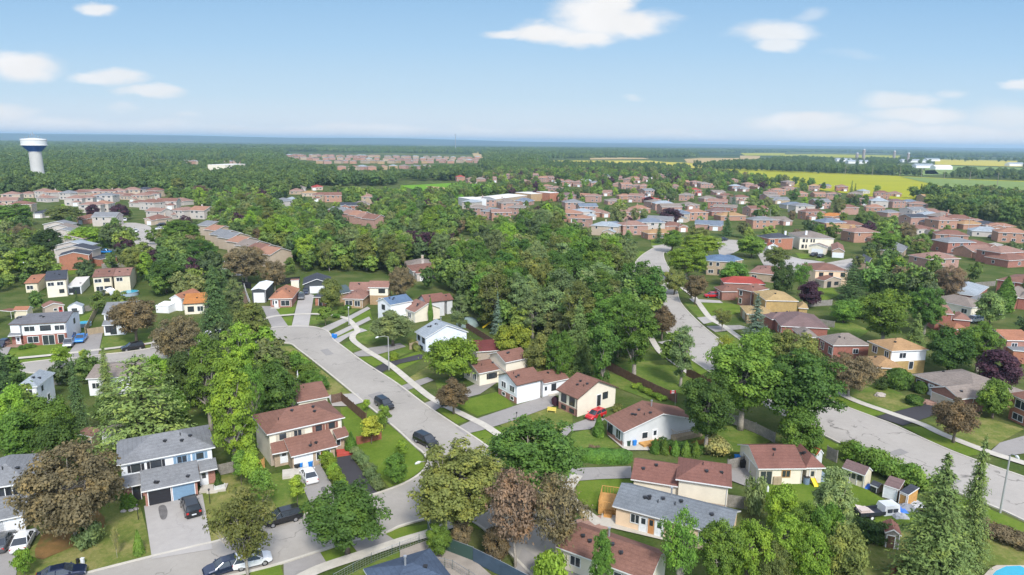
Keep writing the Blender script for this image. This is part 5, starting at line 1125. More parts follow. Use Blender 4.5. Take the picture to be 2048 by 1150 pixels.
for a in [
 ('van','black',(382,1022),(374,1003),'black people carrier parked on the driveway before the black garage door'),
 ('saloon','white',(618,958),(608,940),'white saloon on the driveway below the blue recycling bags'),
 ('suv','black',(852,889),(872,899),'black car parked at the kerb on the inside of the corner'),
 ('suv','black',(769,815),(788,827),'black car parked at the kerb further up the street beside the yellow green tree'),
 ('suv','black',(566,1044),(544,1050),'black car half hidden under the olive tree with its red tail light showing'),
 ('saloon','navy',(452,1142),(425,1150),'dark saloon beneath the olive brown tree at the bottom edge'),
 ('hatch','white',(505,1130),(530,1124),'white car with nose out from under the olive brown tree'),
 ('saloon','grey',(6,1092),(20,1068),'dark grey car cut by the left edge'),
 ('saloon','white',(48,1090),(58,1070),'white car with dark sun roof beside the large brown tree'),
 ('saloon','navy',(124,1158),(150,1152),'dark car roof just entering at the bottom left edge'),
 ('hatch','red',(1191,836),(1172,844),'bright red car beside the cream gabled house'),
 ('pickup','silver',(139,692),(132,702),'silver grey loaded pickup on the drive of the white and red brick semi'),
 ('pickup','skyblue',(163,683),(156,692),'bright blue pickup with open bed on the left driveway'),
 ('hatch','blue',(142,676),(136,684),'blue covered car against the side of the white and red brick semi'),
 ('hatch','navy',(6,693),(-5,700),'dark blue car cut by the left edge beside the red brick porch'),
 ('suv','black',(266,700),(240,704),'black car with roof box at the kerb below the dark maple'),
 ('van','white',(424,676),(400,682),'white van half hidden behind the tall olive tree'),
 ('suv','grey',(603,598),(600,606),'front dark grey car on the pale drive of the dark grey garage'),
 ('suv','navy',(612,588),(609,596),'rear dark car on the pale drive touching the dark grey garage'),
 ('suv','red',(1423,595),(1405,595),'bright red car in front of the half red half brown roof'),
 ('pickup','navy',(1447,482),(1440,483),'dark pickup on the side street above the yellow green trees'),
 ('van','white',(1541,503),(1538,510),'white van in front of the charcoal pyramid roof'),
 ('hatch','silver',(1516,503),(1510,505),'silver car left of the white van in the court'),
 ('suv','black',(1627,513),(1618,515),'left one of two black cars before the cream pyramid roofed house'),
 ('saloon','black',(1641,515),(1632,518),'right one of two black cars before the cream pyramid roofed house'),
 ('hatch','silver',(1990,632),(1980,628),'silver car among the trees at the right'),
 ('van','white',(1948,644),(1938,645),'white van beside the pair of pointed cedars'),
 ('suv','skyblue',(1998,478),(1990,480),'bright blue car on the far right street'),
 ('suv','black',(1982,476),(1975,477),'black car beside the bright blue one on the far right street'),
 ('pickup','skyblue',(210,507),(222,507),'long bright blue pickup on the upper left street'),
 ('saloon','white',(222,532),(235,532),'white car behind the grey fence right of the orange brick gable'),
 ('pickup','white',(272,465),(266,469),'white and dark pickup in the middle of the upper left street'),
 ('suv','grey',(249,486),(251,493),'grey pickup like car parked left in the upper left street'),
 ('hatch','silver',(233,470),(240,470),'small car parked by the lime green tree in the upper left street'),
 ('suv','white',(250,442),(250,448),'white car in front of the purple tree at the street head'),
 ('hatch','black',(225,457),(232,458),'dark car beside the orange red awning'),
 ('hatch','white',(318,460),(306,461),'white car on the second drive right of the upper left street'),
 ('suv','black',(322,452),(310,453),'black car on the first drive right of the upper left street'),
 ('suv','silver',(352,496),(340,497),'silver car below the large green tree'),
 ('suv','black',(346,487),(334,488),'black car under the large green tree'),
 ('pickup','blue',(379,492),(368,492),'blue grey pickup right of the silver car'),
 ('suv','navy',(366,512),(354,513),'navy blue car on the lowest drive of the upper left street'),
 ('hatch','white',(330,474),(318,475),'white car on the third drive right of the upper left street'),
 ('hatch','red',(200,449),(192,450),'orange red vehicle at the head of the upper left street'),
 ('hatch','black',(2012,383),(2020,384),'lone dark car on the track in the yellow field'),
 ('hatch','silver',(1905,478),(1895,479),'silver car at the kerb on the far right street'),
 ]: car(*a)
for r in CARS.values():      # the patterns the copies were made from are no longer needed
    for ch in CH[r.name]:
        for g in CH[ch.name]: bpy.data.objects.remove(g)
        bpy.data.objects.remove(ch)
    bpy.data.objects.remove(r)
# ---------------- fences ----------------
WD = dict(brown=speckle('fence_brown', (.16,.095,.065), 1.5, .2, 9, .25), red=speckle('fence_red', (.30,.11,.07), 1.5, .15, 9, .2), grey=speckle('fence_grey', (.30,.28,.25), 1.5, .2, 9, .3), tan=speckle('fence_tan', (.42,.33,.22), 1.5, .15, 9, .2), cedar=speckle('fence_new_cedar', (.55,.30,.10), 1.5, .15, 9, .2), black=speckle('fence_black', (.02,.02,.025), 1.5, .2, 9, .2), white=speckle('fence_white', (.62,.62,.60), 1.5, .1, 9, .1))
def fence(pts, H, mat, label, board=.16, gap=.02, name='board_fence'):
    q = [P(p) for p in pts]; root = empty(name, q[0]); rn = random.Random(label); o0 = q[0]
    for i in range(len(q)-1):
        a, b = q[i], q[i+1]; u = b-a; L_ = u.length; u.normalize(); v = Vector((-u.y, u.x, 0)); mb = MB()
        fr = lambda x, y, z: tuple(a-o0+u*x+v*y+Vector((0, 0, z)))
        s = 0
        while s < L_:
            h = H*(1+rn.uniform(-.012, .012)); mb.box((s, -.012, .05), (min(L_, s+board), .012, h), 0, fr); s += board+gap
        mb.box((0, .013, .35), (L_, .05, .45), 0, fr); mb.box((0, .013, H-.4), (L_, .05, H-.3), 0, fr)
        mb.build('panel', WD[mat], root)
        n = max(1, int(L_/2.4))
        for k in range(n+1):
            m2 = MB(); x = L_*k/n; m2.box((x-.05, .051, 0), (x+.05, .15, H+.08), 0, fr); m2.build('post', WD[mat], root)
    return tag(root, label, 'fence')
for a in [
 ([(664,808),(683,804),(732,846)], 1.8, 'brown', 'dark brown board fence round the yard right of the brown roofed cream semi'),
 ([(714,890),(763,879)], 1.4, 'red', 'short red brown fence on the corner lawn'),
 ([(436,952),(470,944)], 1.7, 'grey', 'weathered grey fence beside the white porch rail'),
 ([(512,945),(530,938)], 1.7, 'cedar', 'small orange board gate at the left corner of the cream semi'),
 ([(1212,738),(1270,768),(1320,792),(1352,806)], 1.9, 'brown', 'long brown board fence behind the gabled bungalows'),
 ([(1372,752),(1420,776)], 1.8, 'brown', 'short brown fence under the narrow silvery tree'),
 ([(1440,840),(1475,852),(1510,866),(1548,886)], 1.8, 'grey', 'dark weathered fence behind the back lawn of the grey gabled bungalow'),
 ([(1374,1004),(1454,1014),(1500,1020)], 1.8, 'grey', 'grey fence between the long bungalow and the split level house'),
 ([(1455,942),(1498,932),(1508,925)], 1.8, 'grey', 'grey gate fence left of the two garage door bungalow'),
 ([(1652,916),(1672,926)], 2.0, 'grey', 'grey fence panel beside the orange roofed playhouse'),
 ([(172,668),(200,612)], 1.8, 'tan', 'pale leaning board fence left of the white house behind the maple'),
 ([(176,671),(208,666)], 1.7, 'tan', 'tan driveway gate fence beside the pale board fence'),
 ([(162,625),(190,620)], 1.6, 'grey', 'grey fence behind the bright green lawn'),
 ([(128,536),(178,532)], 1.8, 'grey', 'grey fence below the orange brick gable'),
 ([(204,537),(258,533)], 1.7, 'grey', 'grey fence in front of the white car at upper left'),
 ([(478,574),(502,578)], 2.2, 'black', 'black screen fence left of the tall white metal garage'),
 ([(536,572),(600,566)], 2.2, 'black', 'black screen fence behind the orange brown bungalow'),
 ([(484,562),(492,590),(500,612)], 1.6, 'white', 'pale fence along the alley'),
 ([(1616,614),(1664,611)], 1.8, 'grey', 'grey fence below the round purple tree'),
 ([(1622,648),(1668,656)], 1.8, 'grey', 'grey fence behind the skylight bungalow'),
 ([(1782,1168),(1812,1138),(1856,1168)], 1.8, 'red', 'red brown corner fence at the bottom edge'),
 ([(1570,1052),(1612,1060)], 1.7, 'grey', 'grey fence piece between the lime green trees'),
 ([(1340,905),(1420,885)], .9, 'cedar', 'low orange timber rail of the back deck'),
 ([(1950,575),(1990,572)], 1.8, 'grey', 'grey fence behind the broad pale grey hip roof'),
 ([(430,985),(450,980)], .9, 'white', 'white porch rail beside the potted yellow bush'),
 ([(70,775),(130,768)], 1.6, 'grey', 'grey fence under the narrow dark spruce'),
 ([(560,805),(600,800)], 1.7, 'grey', 'grey fence left of the plain brown gabled building'),
 ([(820,700),(846,692)], 1.6, 'tan', 'tan fence left of the white bungalow'),
 ([(930,655),(985,690)], 1.6, 'brown', 'brown fence at the edge of the central wood'),
 ([(690,1170),(750,1120)], .01, 'black', None)]:
    if a[3]: fence(*a)
# wire fence with posts and green and blue screens at the bottom
MESH = plain('green_wire_mesh', (.035,.075,.06), .6); SCR = speckle('blue_screen', (.055,.085,.12), 1, .15, 6, .1)
def wirefence(pts, H, label, screen=None, step=2.6):
    q = [P(p) for p in pts]; root = empty('wire_fence', q[0]); o0 = q[0]
    for i in range(len(q)-1):
        a, b = q[i], q[i+1]; u = b-a; L_ = u.length; u.normalize(); v = Vector((-u.y, u.x, 0)); fr = lambda x, y, z: tuple(a-o0+u*x+v*y+Vector((0, 0, z)))
        mb = MB()
        if screen: mb.box((0,-.01,.08),(L_,.01,H-.05),0,fr)
        else:
            for z in np.arange(.1, H, .28): mb.box((0,-.008,z),(L_,.008,z+.016),0,fr)
            for x in np.arange(0, L_, .35): mb.box((x,-.008,.05),(x+.016,.008,H),0,fr)
        mb.build('mesh', screen or SILV, root)
        for k in range(int(L_/step)+1):
            m2 = MB(); m2.tube([fr(k*step, .04, 0), fr(k*step, .04, H+.1)], [.035,.035], 6); m2.build('post', SILV if screen else MESH, root)
        m2 = MB(); m2.tube([fr(0, .0, H), fr(L_, .0, H)], [.025,.025], 6); m2.build('rail', SILV, root)
    return tag(root, label, 'fence')
wirefence([(946,1125),(1000,1152),(1062,1185)], 1.9, 'wire fence with dark blue screen at the bottom edge', SCR)
wirefence([(668,1168),(744,1126),(800,1104),(856,1082)], 1.2, 'thin wire fence along the pavement at the bottom')
wirefence([(848,1128),(905,1142),(950,1170)], 1.3, 'low wire fence beside the worn path')
wirefence([(855,1066),(862,1092),(946,1124)], 1.9, 'green wire fence running from the lamp post to the blue screen', MESH)
# ---------------- street lamps, poles, covers ----------------
GALV = plain('lamp_pole_grey', (.42,.42,.41), .5, .3); LENS = plain('lamp_head', (.62,.63,.62), .4)
def lamp(base, H, arm, label, rz=None, grp='street lamps'):
    """arm: photo point of the lamp head, used for its direction"""
    p = P(base); q = P(arm, H); d = Vector((q.x-p.x, q.y-p.y, 0)); L_ = min(3.0, max(1.2, d.length)); d.normalize(); root = empty('street_lamp', p)
    mb = MB(); mb.tube([(0,0,0),(0,0,H*.6),(0,0,H-.35)], [.14,.11,.085], 8); mb.build('pole', GALV, root)
    mb = MB(); mb.tube([(0,0,H-.4), tuple(d*L_*.35+Vector((0,0,H-.02))), tuple(d*L_+Vector((0,0,H+.12)))], [.06,.05,.045], 6); mb.build('arm', GALV, root)
    mb = MB(); mb.tube([tuple(d*(L_-.05)+Vector((0,0,H+.12))), tuple(d*(L_+.25)+Vector((0,0,H+.13))), tuple(d*(L_+.75)+Vector((0,0,H+.08)))], [.08,.19,.10], 8); mb.build('lamp_head', LENS, root)
    return tag(root, label, 'street lamp', grp)
lamp((778,740), 7.6, (757,675), 'tall street lamp on the right verge of the street with arm over the road')
lamp((860,1047), 8.6, (843,925), 'grey street lamp at the corner standing out of the green bush')
lamp((2000,1026), 8.6, (2030,912), 'tall grey street lamp at the right edge over the right hand road')
lamp((698,650), 5.0, (697,615), 'slim lamp post on the verge at the end of the drives')
lamp((1253,545), 8, (1258,512), 'street lamp on the left of the winding road bend')
lamp((1217,478), 8, (1213,452), 'street lamp in front of the long pale grey roof')
lamp((1358,478), 8, (1366,462), 'curved street lamp right of the orange house')
lamp((1539,445), 8, (1547,432), 'curved street lamp among the trees above the court')
lamp((1410,440), 8, (1412,425), 'thin street lamp above the dark red brick roofs')
lamp((2003,480), 8, (2010,466), 'street lamp beside the bright blue car')
lamp((1936,462), 8, (1938,446), 'street lamp on the far right street')
lamp((1826,438), 8, (1830,422), 'street lamp left of the far brown roofs')
lamp((52,565), 7, (48,528), 'thin pale pole beside the small tan roofed house')
WOOD = speckle('pole_wood', (.30,.26,.21), 1, .15, 6, .2)
for i, (x, y, H_, lab) in enumerate([(1625,346,15,'first tall power pole from the left along the yellow field'),(1690,350,15,'second tall power pole along the yellow field'),(1744,352,15,'third tall power pole along the yellow field'),(1799,353,15,'fourth power pole with round head along the field'),(1842,356,15,'fifth power pole along the field'),(1888,359,14,'sixth power pole along the field'),(1939,362,14,'seventh power pole along the field'),(1994,372,17,'tallest power pole standing in the pale green field'),(1333,325,18,'power pole at the left end of the gold field'),(1295,322,18,'power pole on the gold field beside the dark trees'),(1075,335,18,'power pole in the trees left of the gold field'),(1031,332,18,'power pole right of the radio mast'),(407,372,16,'lone power pole above the mahogany tree'),(1252,480,11,'bare pole in front of the terracotta roof')]):
    p = P((x, y)); root = empty('power_pole', p); s = 1.6 if y < 400 else 1; mb = MB(); mb.tube([(0,0,0),(0,0,H_)], [.22*s,.15*s], 6); mb.build('pole', WOOD, root); mb = MB(); mb.box((-1.3,-.1,H_-1.2),(1.3,.1,H_-.95)); mb.build('cross_arm', WOOD, root); tag(root, lab, 'power pole', 'power poles')
p = P((911,303)); root = empty('radio_mast', p); mb = MB(); hh = 47+14/ppm(p)
mb.tube([(0,0,0),(0,0,hh)], [1.8,1.2], 4); mb.build('mast', SILV, root); mb = MB(); mb.tube([(0,0,hh-4),(0,0,hh)], [3.4,3.4], 8); mb.build('antenna_ring', SILV, root); tag(root, 'tall thin radio mast rising over the distant woods', 'mast'); LAND.append(('the radio mast', P((911,300), 10)))
# water tower
p = P((79,372)); k = ppm(p); WT = plain('tank_white', (.66,.66,.64), .5); WB = plain('tank_blue', (.02,.11,.42), .45); WC = speckle('tower_concrete', (.50,.49,.46), .2, .06, 1, .06)
def hgt(py): # height that shows at photo row py over the tower base
    lo, hi = 0, 120
    for _ in range(30):
        m_ = (lo+hi)/2
        if proj(Vector((p.x, p.y, m_)))[1] > py: lo = m_
        else: hi = m_
    return lo
root = empty('water_tower', p); zt, zm, zb = hgt(278), hgt(291), hgt(303); R1 = 22/k; R2 = 11.5/k
def lathe(prof, n=40):
    mb = MB(); 
    for (r, z) in prof: mb.v += [(r*math.cos(2*math.pi*i/n), r*math.sin(2*math.pi*i/n), z) for i in range(n)]
    for j in range(len(prof)-1):
        for i in range(n): mb.f.append((j*n+i, j*n+(i+1) % n, (j+1)*n+(i+1) % n, (j+1)*n+i)); mb.m.append(0)
    mb.f.append(tuple((len(prof)-1)*n+i for i in range(n))); mb.m.append(0); return mb
lathe([(R2*1.12,0),(R2*.98,zb*.5),(R2*.95,zb)]).build('stem', WC, root)
lathe([(R2*.95,zb),(R2*1.0,zb+.3),(R1*.97,zm)]).build('blue_cone', WB, root)
lathe([(R1*.97,zm),(R1*1.03,zm+.1),(R1*1.03,zm+.7),(R1,zm+.8),(R1,zt-1.2),(R1*1.02,zt-1.1),(R1*1.02,zt-.4),(R1*.95,zt),(R1*.2,zt+.9)]).build('tank', WT, root)
mb = MB()
for i in range(48):
    a = 2*math.pi*i/48; b = 2*math.pi*(i+1)/48; mb.tube([(R1*math.cos(a),R1*math.sin(a),zt-.3),(R1*math.cos(a),R1*math.sin(a),zt+1.0)], [.05,.05], 4); mb.tube([(R1*math.cos(a),R1*math.sin(a),zt+1.0),(R1*math.cos(b),R1*math.sin(b),zt+1.0)], [.05,.05], 4)
mb.build('railing', SILV, root)
for i, (x, y, h_) in enumerate([(-2,0,6),(-1,1,7.5),(1,0,5.5),(3,1,4),(-5,1,3.5),(6,0,3),(-8,0,3)]):
    mb = MB(); mb.tube([(x,y,zt),(x,y,zt+h_)], [.14,.08], 5); mb.box((x-.35,y-.1,zt+h_*.55),(x+.35,y+.1,zt+h_*.8)); mb.build('antenna', SILV, root)
tag(root, 'white and blue water tower rising above the left forest', 'water tower'); LAND.append(('the water tower', P((69,330), 20)))
# covers in the roads
COV = speckle('iron_cover', (.06,.055,.05), 6, .2, 20, .2)
for (x, y, lab) in [(613,681,'round iron cover in the wide bend of the street'),(665,713,'left one of two dark covers halfway along the street'),(670,717,'right one of two dark covers halfway along the street'),(909,875,'upper dark cover in front of the corner trees'),(897,889,'lower dark cover in front of the corner trees'),(746,797,'dark cover near the upper parked black car'),(1612,838,'cover on the right hand road')]:
    p = P((x, y)); root = empty('manhole_cover', p); mb = MB(); mb.tube([(0,0,.015),(0,0,.045)], [.42,.42], 16); mb.build('lid', COV, root); mb = MB(); mb.tube([(0,0,.012),(0,0,.03)], [.5,.5], 16); mb.build('frame', CONC, root); tag(root, lab, 'manhole cover', 'manhole covers')
# ---------------- sheds ----------------
def shed(A, B, D, z, roof, rise, wall, rm, label, win=(), ov=.2, name='garden_shed', ins=None):
    return house(label, [Block(A, B, D, z, roof, rise, wall, rm, ov=ov, win=win, ins=ins)], None, name, 'shed')
shed(('02',530,105), ('02',708,95), 3.0, 2.1, 'gy', .6, PEACH, shingle('faded_red_shingle', S(170,130,115)), 'small shed with wide brown door and faded red roof behind the large brown tree', [W('f',.45,1.5,0,1.8,'g',WD['brown']), W('f',.87,.4,1.0,.5,'B')])
shed(('02',763,70), ('02',925,60), 2.6, 2.0, 'gy', .5, WHITE, R_GB, 'white metal shed with double door left of the grey roofed semi', [W('f',.5,1.3,0,1.7,'g',GD_W)])
shed(('42',322,325), ('42',498,390), ('42',555,350), 2.2, 'gx', .9, PALEY, R_MAU, 'pale yellow garden shed with two dark windows and mauve roof', [W('f',.2,.55,1.1,.7,'B'), W('f',.75,.55,1.1,.7,'B'), W('f',.47,.9,0,1.9,'d',GD_T)], .15, ins=(.1,.1,.5,.1))
shed(('b6',480,85), ('b6',640,150), ('b6',750,90), 1.0, 'gx', .4, WD['tan'], R_DG, 'low wooden dog house with dark openings beside the yellow shed', [W('f',.25,.35,.1,.6,'B'), W('f',.7,.35,.1,.6,'B')], .08, 'dog_house')
shed(('b6',745,95), ('b6',1040,190), 2.4, 1.9, 'shed', .5, WD['brown'], R_MAU, 'ramshackle lean-to shed hung with pale sheeting', [W('f',.45,1.6,.1,1.5,'g',GD_W)], .08)
shed(('b6',1050,215), ('b6',1215,290), 2.4, 1.9, 'shed', .45, WD['cedar'], R_DG, 'orange boarded shed with charcoal roof at the end of the shed row', [W('f',.5,1.0,.1,1.5,'g',WD['cedar'])], .08)
shed(Z6(1030,268), Z6(1250,370), Z6(1330,330), 2.0, 'gx', .8, LGREY, shingle('bright_orange_shingle', S(225,120,80)), 'playhouse with bright orange roof and pale blue side by the right hand road', [W('f',.5,.5,.9,.6)], .12, 'playhouse')
shed(('42',650,825), ('42',780,850), 2.6, 2.0, 'gy', .6, WD['grey'], R_RED, 'weathered shed with brown roof half under the huge spruce', [W('f',.4,.8,0,1.7,'g',WD['brown'])], .1)
shed(Y4(0,150), Y4(160,165), 2.6, 2.2, 'flat', .1, None, shingle('rusty_shelter', S(165,115,95)), 'open shelter with rusty roof at the left edge', (), .1, 'open_shelter')
shed(Y4(180,155), Y4(395,150), 3.0, 2.1, 'gx', .8, PALEY, R_TER, 'low tan shed with terracotta roof behind the white and red brick semi', (), .2)
shed(Y4(625,110), Y4(930,70), 4.0, 2.3, 'gy', .9, TAUPE, R_PB, 'grey boarded summer house with bright red door', [W('f',.82,.9,0,1.9,'d',D_RED), W('f',.55,.7,1.0,.6)], .25, 'summer_house')
shed(Y4(965,110), Y4(1185,95), 3.0, 2.0, 'gy', .9, WHITE, R_LG, 'white domed tent shed with grey doors', [W('f',.45,1.3,0,1.7,'g',DGREY)], .08, 'tent_shed')
shed(Y2(775,240), Y2(905,236), 2.0, 3.4, 'gx', .3, CREAM, R_PB, 'narrow tall cream tool shed behind the orange brown bungalow', (), .1)
shed(('11',1,1), ('11',2,2), 2, 2, 'flat', 0, None, R_DG, None) if False else None
shed(('01',1190,235), ('01',1290,240), 4.0, 2.0, 'shed', .4, WHITE, plain('white_canopy', (.75,.75,.74), .6), 'white carport canopy left of the bright orange roof', (), .05, 'carport')
shed(('01',1285,1050), ('01',1360,1062), 1.6, 1.9, 'gx', .5, GD_T, R_RED, 'tiny shed with brown roof under the feathery larch', (), .1)
# ---------------- small things ----------------
def bits(name, label, cat, p, parts, rz=0, grp=None):
    q = P(p) if isinstance(p[0], (int, float)) or isinstance(p[0], str) else p; root = empty(name, q, math.radians(rz))
    for nm, mb, m_ in parts: mb.build(nm, m_, root)
    return tag(root, label, cat, grp)
def bx(*bs):
    mb = MB()
    for a, b in bs: mb.box(a, b)
    return mb
BLU = plain('recycling_blue', (.02,.20,.60), .5)
def bin_(p, m_, label, s=1.0, grp='wheelie bins'):
    b = MB(); b.add([(-.25*s,-.28*s,.08),(.25*s,-.28*s,.08),(.25*s,.28*s,.08),(-.25*s,.28*s,.08),(-.3*s,-.34*s,.95*s),(.3*s,-.34*s,.95*s),(.3*s,.34*s,.95*s),(-.3*s,.34*s,.95*s)], [(0,3,2,1),(0,1,5,4),(1,2,6,5),(2,3,7,6),(3,0,4,7),(4,5,6,7)])
    l = bx(((-.32*s,-.37*s,.952*s),(.32*s,.37*s,1.02*s))); w_ = MB(); w_.tube([(-.28,.3,.1),(.28,.3,.1)], [.1,.1], 8)
    bits('wheelie_bin', label, 'bin', p, [('body', b, m_), ('lid', l, m_), ('axle', w_, BLACKT)], RT_.uniform(-25, 25), grp)
RT_ = random.Random(9)
bin_((602,938), BLU, 'blue bin next to black bags before the white garage door'); bin_((622,934), BLU, 'blue bin lying at the right of the white garage door', .9); bin_((595,941), BLACKT, 'black refuse bag bin left of the blue bins')
bin_((1268,892), BLU, 'blue bin beside the grey gabled wall'); bin_((1257,893), plain('bin_green', (.02,.06,.04), .5), 'dark green bin beside the grey gabled wall')
bin_((1474,926), BLU, 'blue drum bin by the two side garage doors', 1.2); bin_((666,676), BLU, 'left one of two blue bins on the verge by the drives'); bin_((671,677), BLU, 'right one of two blue bins on the verge by the drives')
bin_((1484,936), BLACKT, 'black covered grill by the two side garage doors', 1.3)
bits('utility_box', 'dark green utility box on the verge under the small brown tree', 'utility box', (890,812), [('cabinet', bx(((-.8,-.6,0),(.8,.6,.85))), plain('box_green', (.03,.045,.04), .6)), ('lid', bx(((-.85,-.65,.853),(.85,.65,.92))), plain('box_lid', (.10,.09,.10), .6)), ('plinth', bx(((-.95,-.75,0),(.95,.75,.06))), CONC)], 20)
YW = plain('yellow_painted_wood', (.62,.50,.12), .6)
bits('garden_bench', 'pale yellow bench on the grass left of the purple bush', 'bench', (1103,825), [('seat', bx(((-.8,-.25,.42),(.8,.2,.47))), YW), ('backrest', bx(((-.8,.2,.5),(.8,.25,.95))), YW)]+[('leg', bx(((x,y,0),(x+.07,y+.07,.418))), YW) for x in (-.75,.68) for y in (-.23,.1)], -15)
DK = WD['cedar']
def deck(name, label, p, w_, d_, h, rz, rail=True, steps=3, mt=None):
    mt = mt or DK; parts = [('platform', bx(((0,0,h-.12),(w_,d_,h)),((0,.02,0),(w_,.06,h-.122)),((.02,.07,0),(.06,d_,h-.122))), mt)]
    if rail:
        for (a, b) in (((0,0),(w_,0)),((0,0),(0,d_)),((0,d_),(w_,d_))):
            mb = MB(); mb.tube([(a[0],a[1],h+.95),(b[0],b[1],h+.95)], [.045,.045], 4); L_ = math.hypot(b[0]-a[0], b[1]-a[1]); n = max(2, int(L_/.35))
            for k in range(n+1): t = k/n; mb.tube([(a[0]+(b[0]-a[0])*t, a[1]+(b[1]-a[1])*t, h),(a[0]+(b[0]-a[0])*t, a[1]+(b[1]-a[1])*t, h+.95)], [.025,.025], 4)
            parts.append(('railing', mb, mt))
    for k in range(steps): parts.append(('step', bx(((w_*.3,-.3*(k+1),0),(w_*.7,-.3*k-.003,h*(steps-k)/(steps+1)))), mt))
    return bits(name, label, 'deck', p, parts, rz)
deck('timber_deck', 'new yellow timber deck with rail at the left end of the long bungalow', (1196,1028), 2.6, 4.2, .9, -14)
deck('timber_deck', 'orange timber deck with steps beside the white side door', (1288,897), 4.2, 2.2, .5, 28, False, 2)
deck('timber_deck', 'long raised deck behind the grey gabled bungalow', (1352,885), 5.5, 3.5, .8, 26, True, 0, WD['tan'])
deck('entry_porch', 'concrete porch with steps and handrail left of the white garage door', (565,960), 3.4, 2.2, .5, 18, False, 2, CONC)
deck('entry_porch', 'concrete landing outside the white side split door', (1088,793), 3.0, 1.6, .35, 14, False, 1, CONC)
deck('entry_porch', 'red topped porch before the brick wall of the cream semi', (674,914), 3.0, 1.8, .4, 18, False, 0, plain('red_carpet_step', (.45,.07,.05), .8))
deck('entry_porch', 'pale concrete porch in front of the blue white door of the grey semi', (398,988), 3.4, 1.8, .35, 12, False, 1, CONC)
deck('entry_porch', 'flat white step outside the little bungalow door at the bend', (541,618), 2.4, 1.0, .2, 4, False, 0, CONC)
deck('entry_porch', 'pale brick porch with bench at the left brick semi', (12,695), 3.6, 1.6, .3, 5, True, 0, PAVE)
deck('entry_steps', 'curved stone steps beside the clipped oval bush', (1843,807), 2.4, 1.6, .5, -30, False, 3, PAVE)
# closed parasol, flag, slide, pools, boulder
UMB = plain('parasol_cloth', (.68,.68,.72), .8)
def parasol(p, label, H=2.4):
    a = MB(); a.tube([(0,0,0),(0,0,H*.4)], [.03,.03], 6); b = MB(); b.tube([(0,0,H*.35),(0,0,H*.5),(0,0,H)], [.22,.20,.03], 10); bits('parasol', label, 'parasol', p, [('pole', a, SILV), ('canopy', b, UMB)], 0, 'closed parasols')
parasol((596,764), 'closed white parasol beside the picnic table'); parasol((1731,762), 'closed pale parasol behind the skylight bungalow')
bits('picnic_table', 'grey wooden picnic table beside the closed parasol', 'table', (590,766), [('table_top', bx(((-.9,-.4,.7),(.9,.4,.75))), WD['grey']), ('bench', bx(((-.9,-.85,.4),(.9,-.6,.45))), WD['grey']), ('bench', bx(((-.9,.6,.4),(.9,.85,.45))), WD['grey']), ('legs', bx(((-.7,-.84,0),(-.62,.84,.38)),((.62,-.84,0),(.7,.84,.38)),((-.7,-.05,.381),(-.62,.05,.698)),((.62,-.05,.381),(.7,.05,.698))), WD['grey'])], 12)
FR = plain('flag_red', (.62,.03,.03), .8); FW = plain('flag_white', (.75,.75,.75), .8); p = P((1350,812))
mb = MB(); mb.tube([(0,0,0),(0,0,4.2)], [.04,.03], 6); f1 = MB(); f1.box((-.06-.45,-.01,3.3),(-.06,.01,4.1)); f1.box((-1.75,-.01,3.3),(-1.3,.01,4.1)); f2 = MB(); f2.box((-1.298,-.01,3.3),(-.512,.01,4.1)); f3 = MB()
f3.add([(x-.905,-.014,3.7+z) for x, z in ((0,-.3),(-.03,-.12),(-.2,-.14),(-.17,-.08),(-.3,.03),(-.24,.06),(-.27,.15),(-.17,.13),(-.14,.18),(-.06,.08),(-.1,.26),(-.04,.23),(0,.32),(.04,.23),(.1,.26),(.06,.08),(.14,.18),(.17,.13),(.27,.15),(.24,.06),(.3,.03),(.17,-.08),(.2,-.14),(.03,-.12))], [tuple(range(24))])
bits('flag', 'red and white maple leaf flag on a pole by the brown fence', 'flag', (1350,812), [('pole', mb, SILV), ('red_bands', f1, FR), ('white_field', f2, FW), ('leaf_emblem', f3, FR)], 8)
KF = .62
for o_ in list(bpy.data.objects):
    if o_.name.startswith('flag'): o_.scale = (KF, KF, .75) if o_.type == 'EMPTY' else (1, 1, 1)
a = MB(); a.add([(-1.4,-.3,.1),(1.2,-.3,1.7),(1.2,.3,1.7),(-1.4,.3,.1),(-1.4,-.35,.35),(1.2,-.35,1.95),(1.2,.35,1.95),(-1.4,.35,.35)], [(0,1,2,3),(0,4,5,1),(3,2,6,7)]); b = bx(((1.2,-.35,0),(1.28,-.27,2.2)),((1.2,.27,0),(1.28,.35,2.2)),((1.9,-.35,0),(1.98,-.27,2.2)),((1.9,.27,0),(1.98,.35,2.2)),((1.2,-.35,1.7),(1.98,.35,1.76)))
bits('play_slide', 'yellow slide with wooden tower at the edge of the wood', 'slide', (976,656), [('slide', a, plain('slide_yellow', (.75,.55,.03), .5)), ('tower', b, WD['cedar'])], 20)
a2 = MB(); a2.add([(-1.0,-.3,.1),(.9,-.3,1.4),(.9,.3,1.4),(-1.0,.3,.1),(-1.0,-.35,.3),(.9,-.35,1.6),(.9,.35,1.6),(-1.0,.35,.3)], [(0,1,2,3),(0,4,5,1),(3,2,6,7)])
bits('play_slide', 'small yellow slide against the cream wall beside the blue barrel', 'slide', (1624,968), [('slide', a2, plain('slide_yellow', (.75,.55,.03), .5)), ('ladder', bx(((.9,-.3,0),(.96,-.24,1.6)),((.9,.24,0),(.96,.3,1.6)),((.9,-.24,.5),(.96,.24,.56)),((.9,-.24,1.0),(.96,.24,1.06))), SILV)], 100)
WATER = plain('pool_water', (.02,.34,.48), .06, 0, .6)
def disc(r, z0, z1, n=24): mb = MB(); mb.tube([(0,0,z0),(0,0,z1)], [r,r], n); return mb
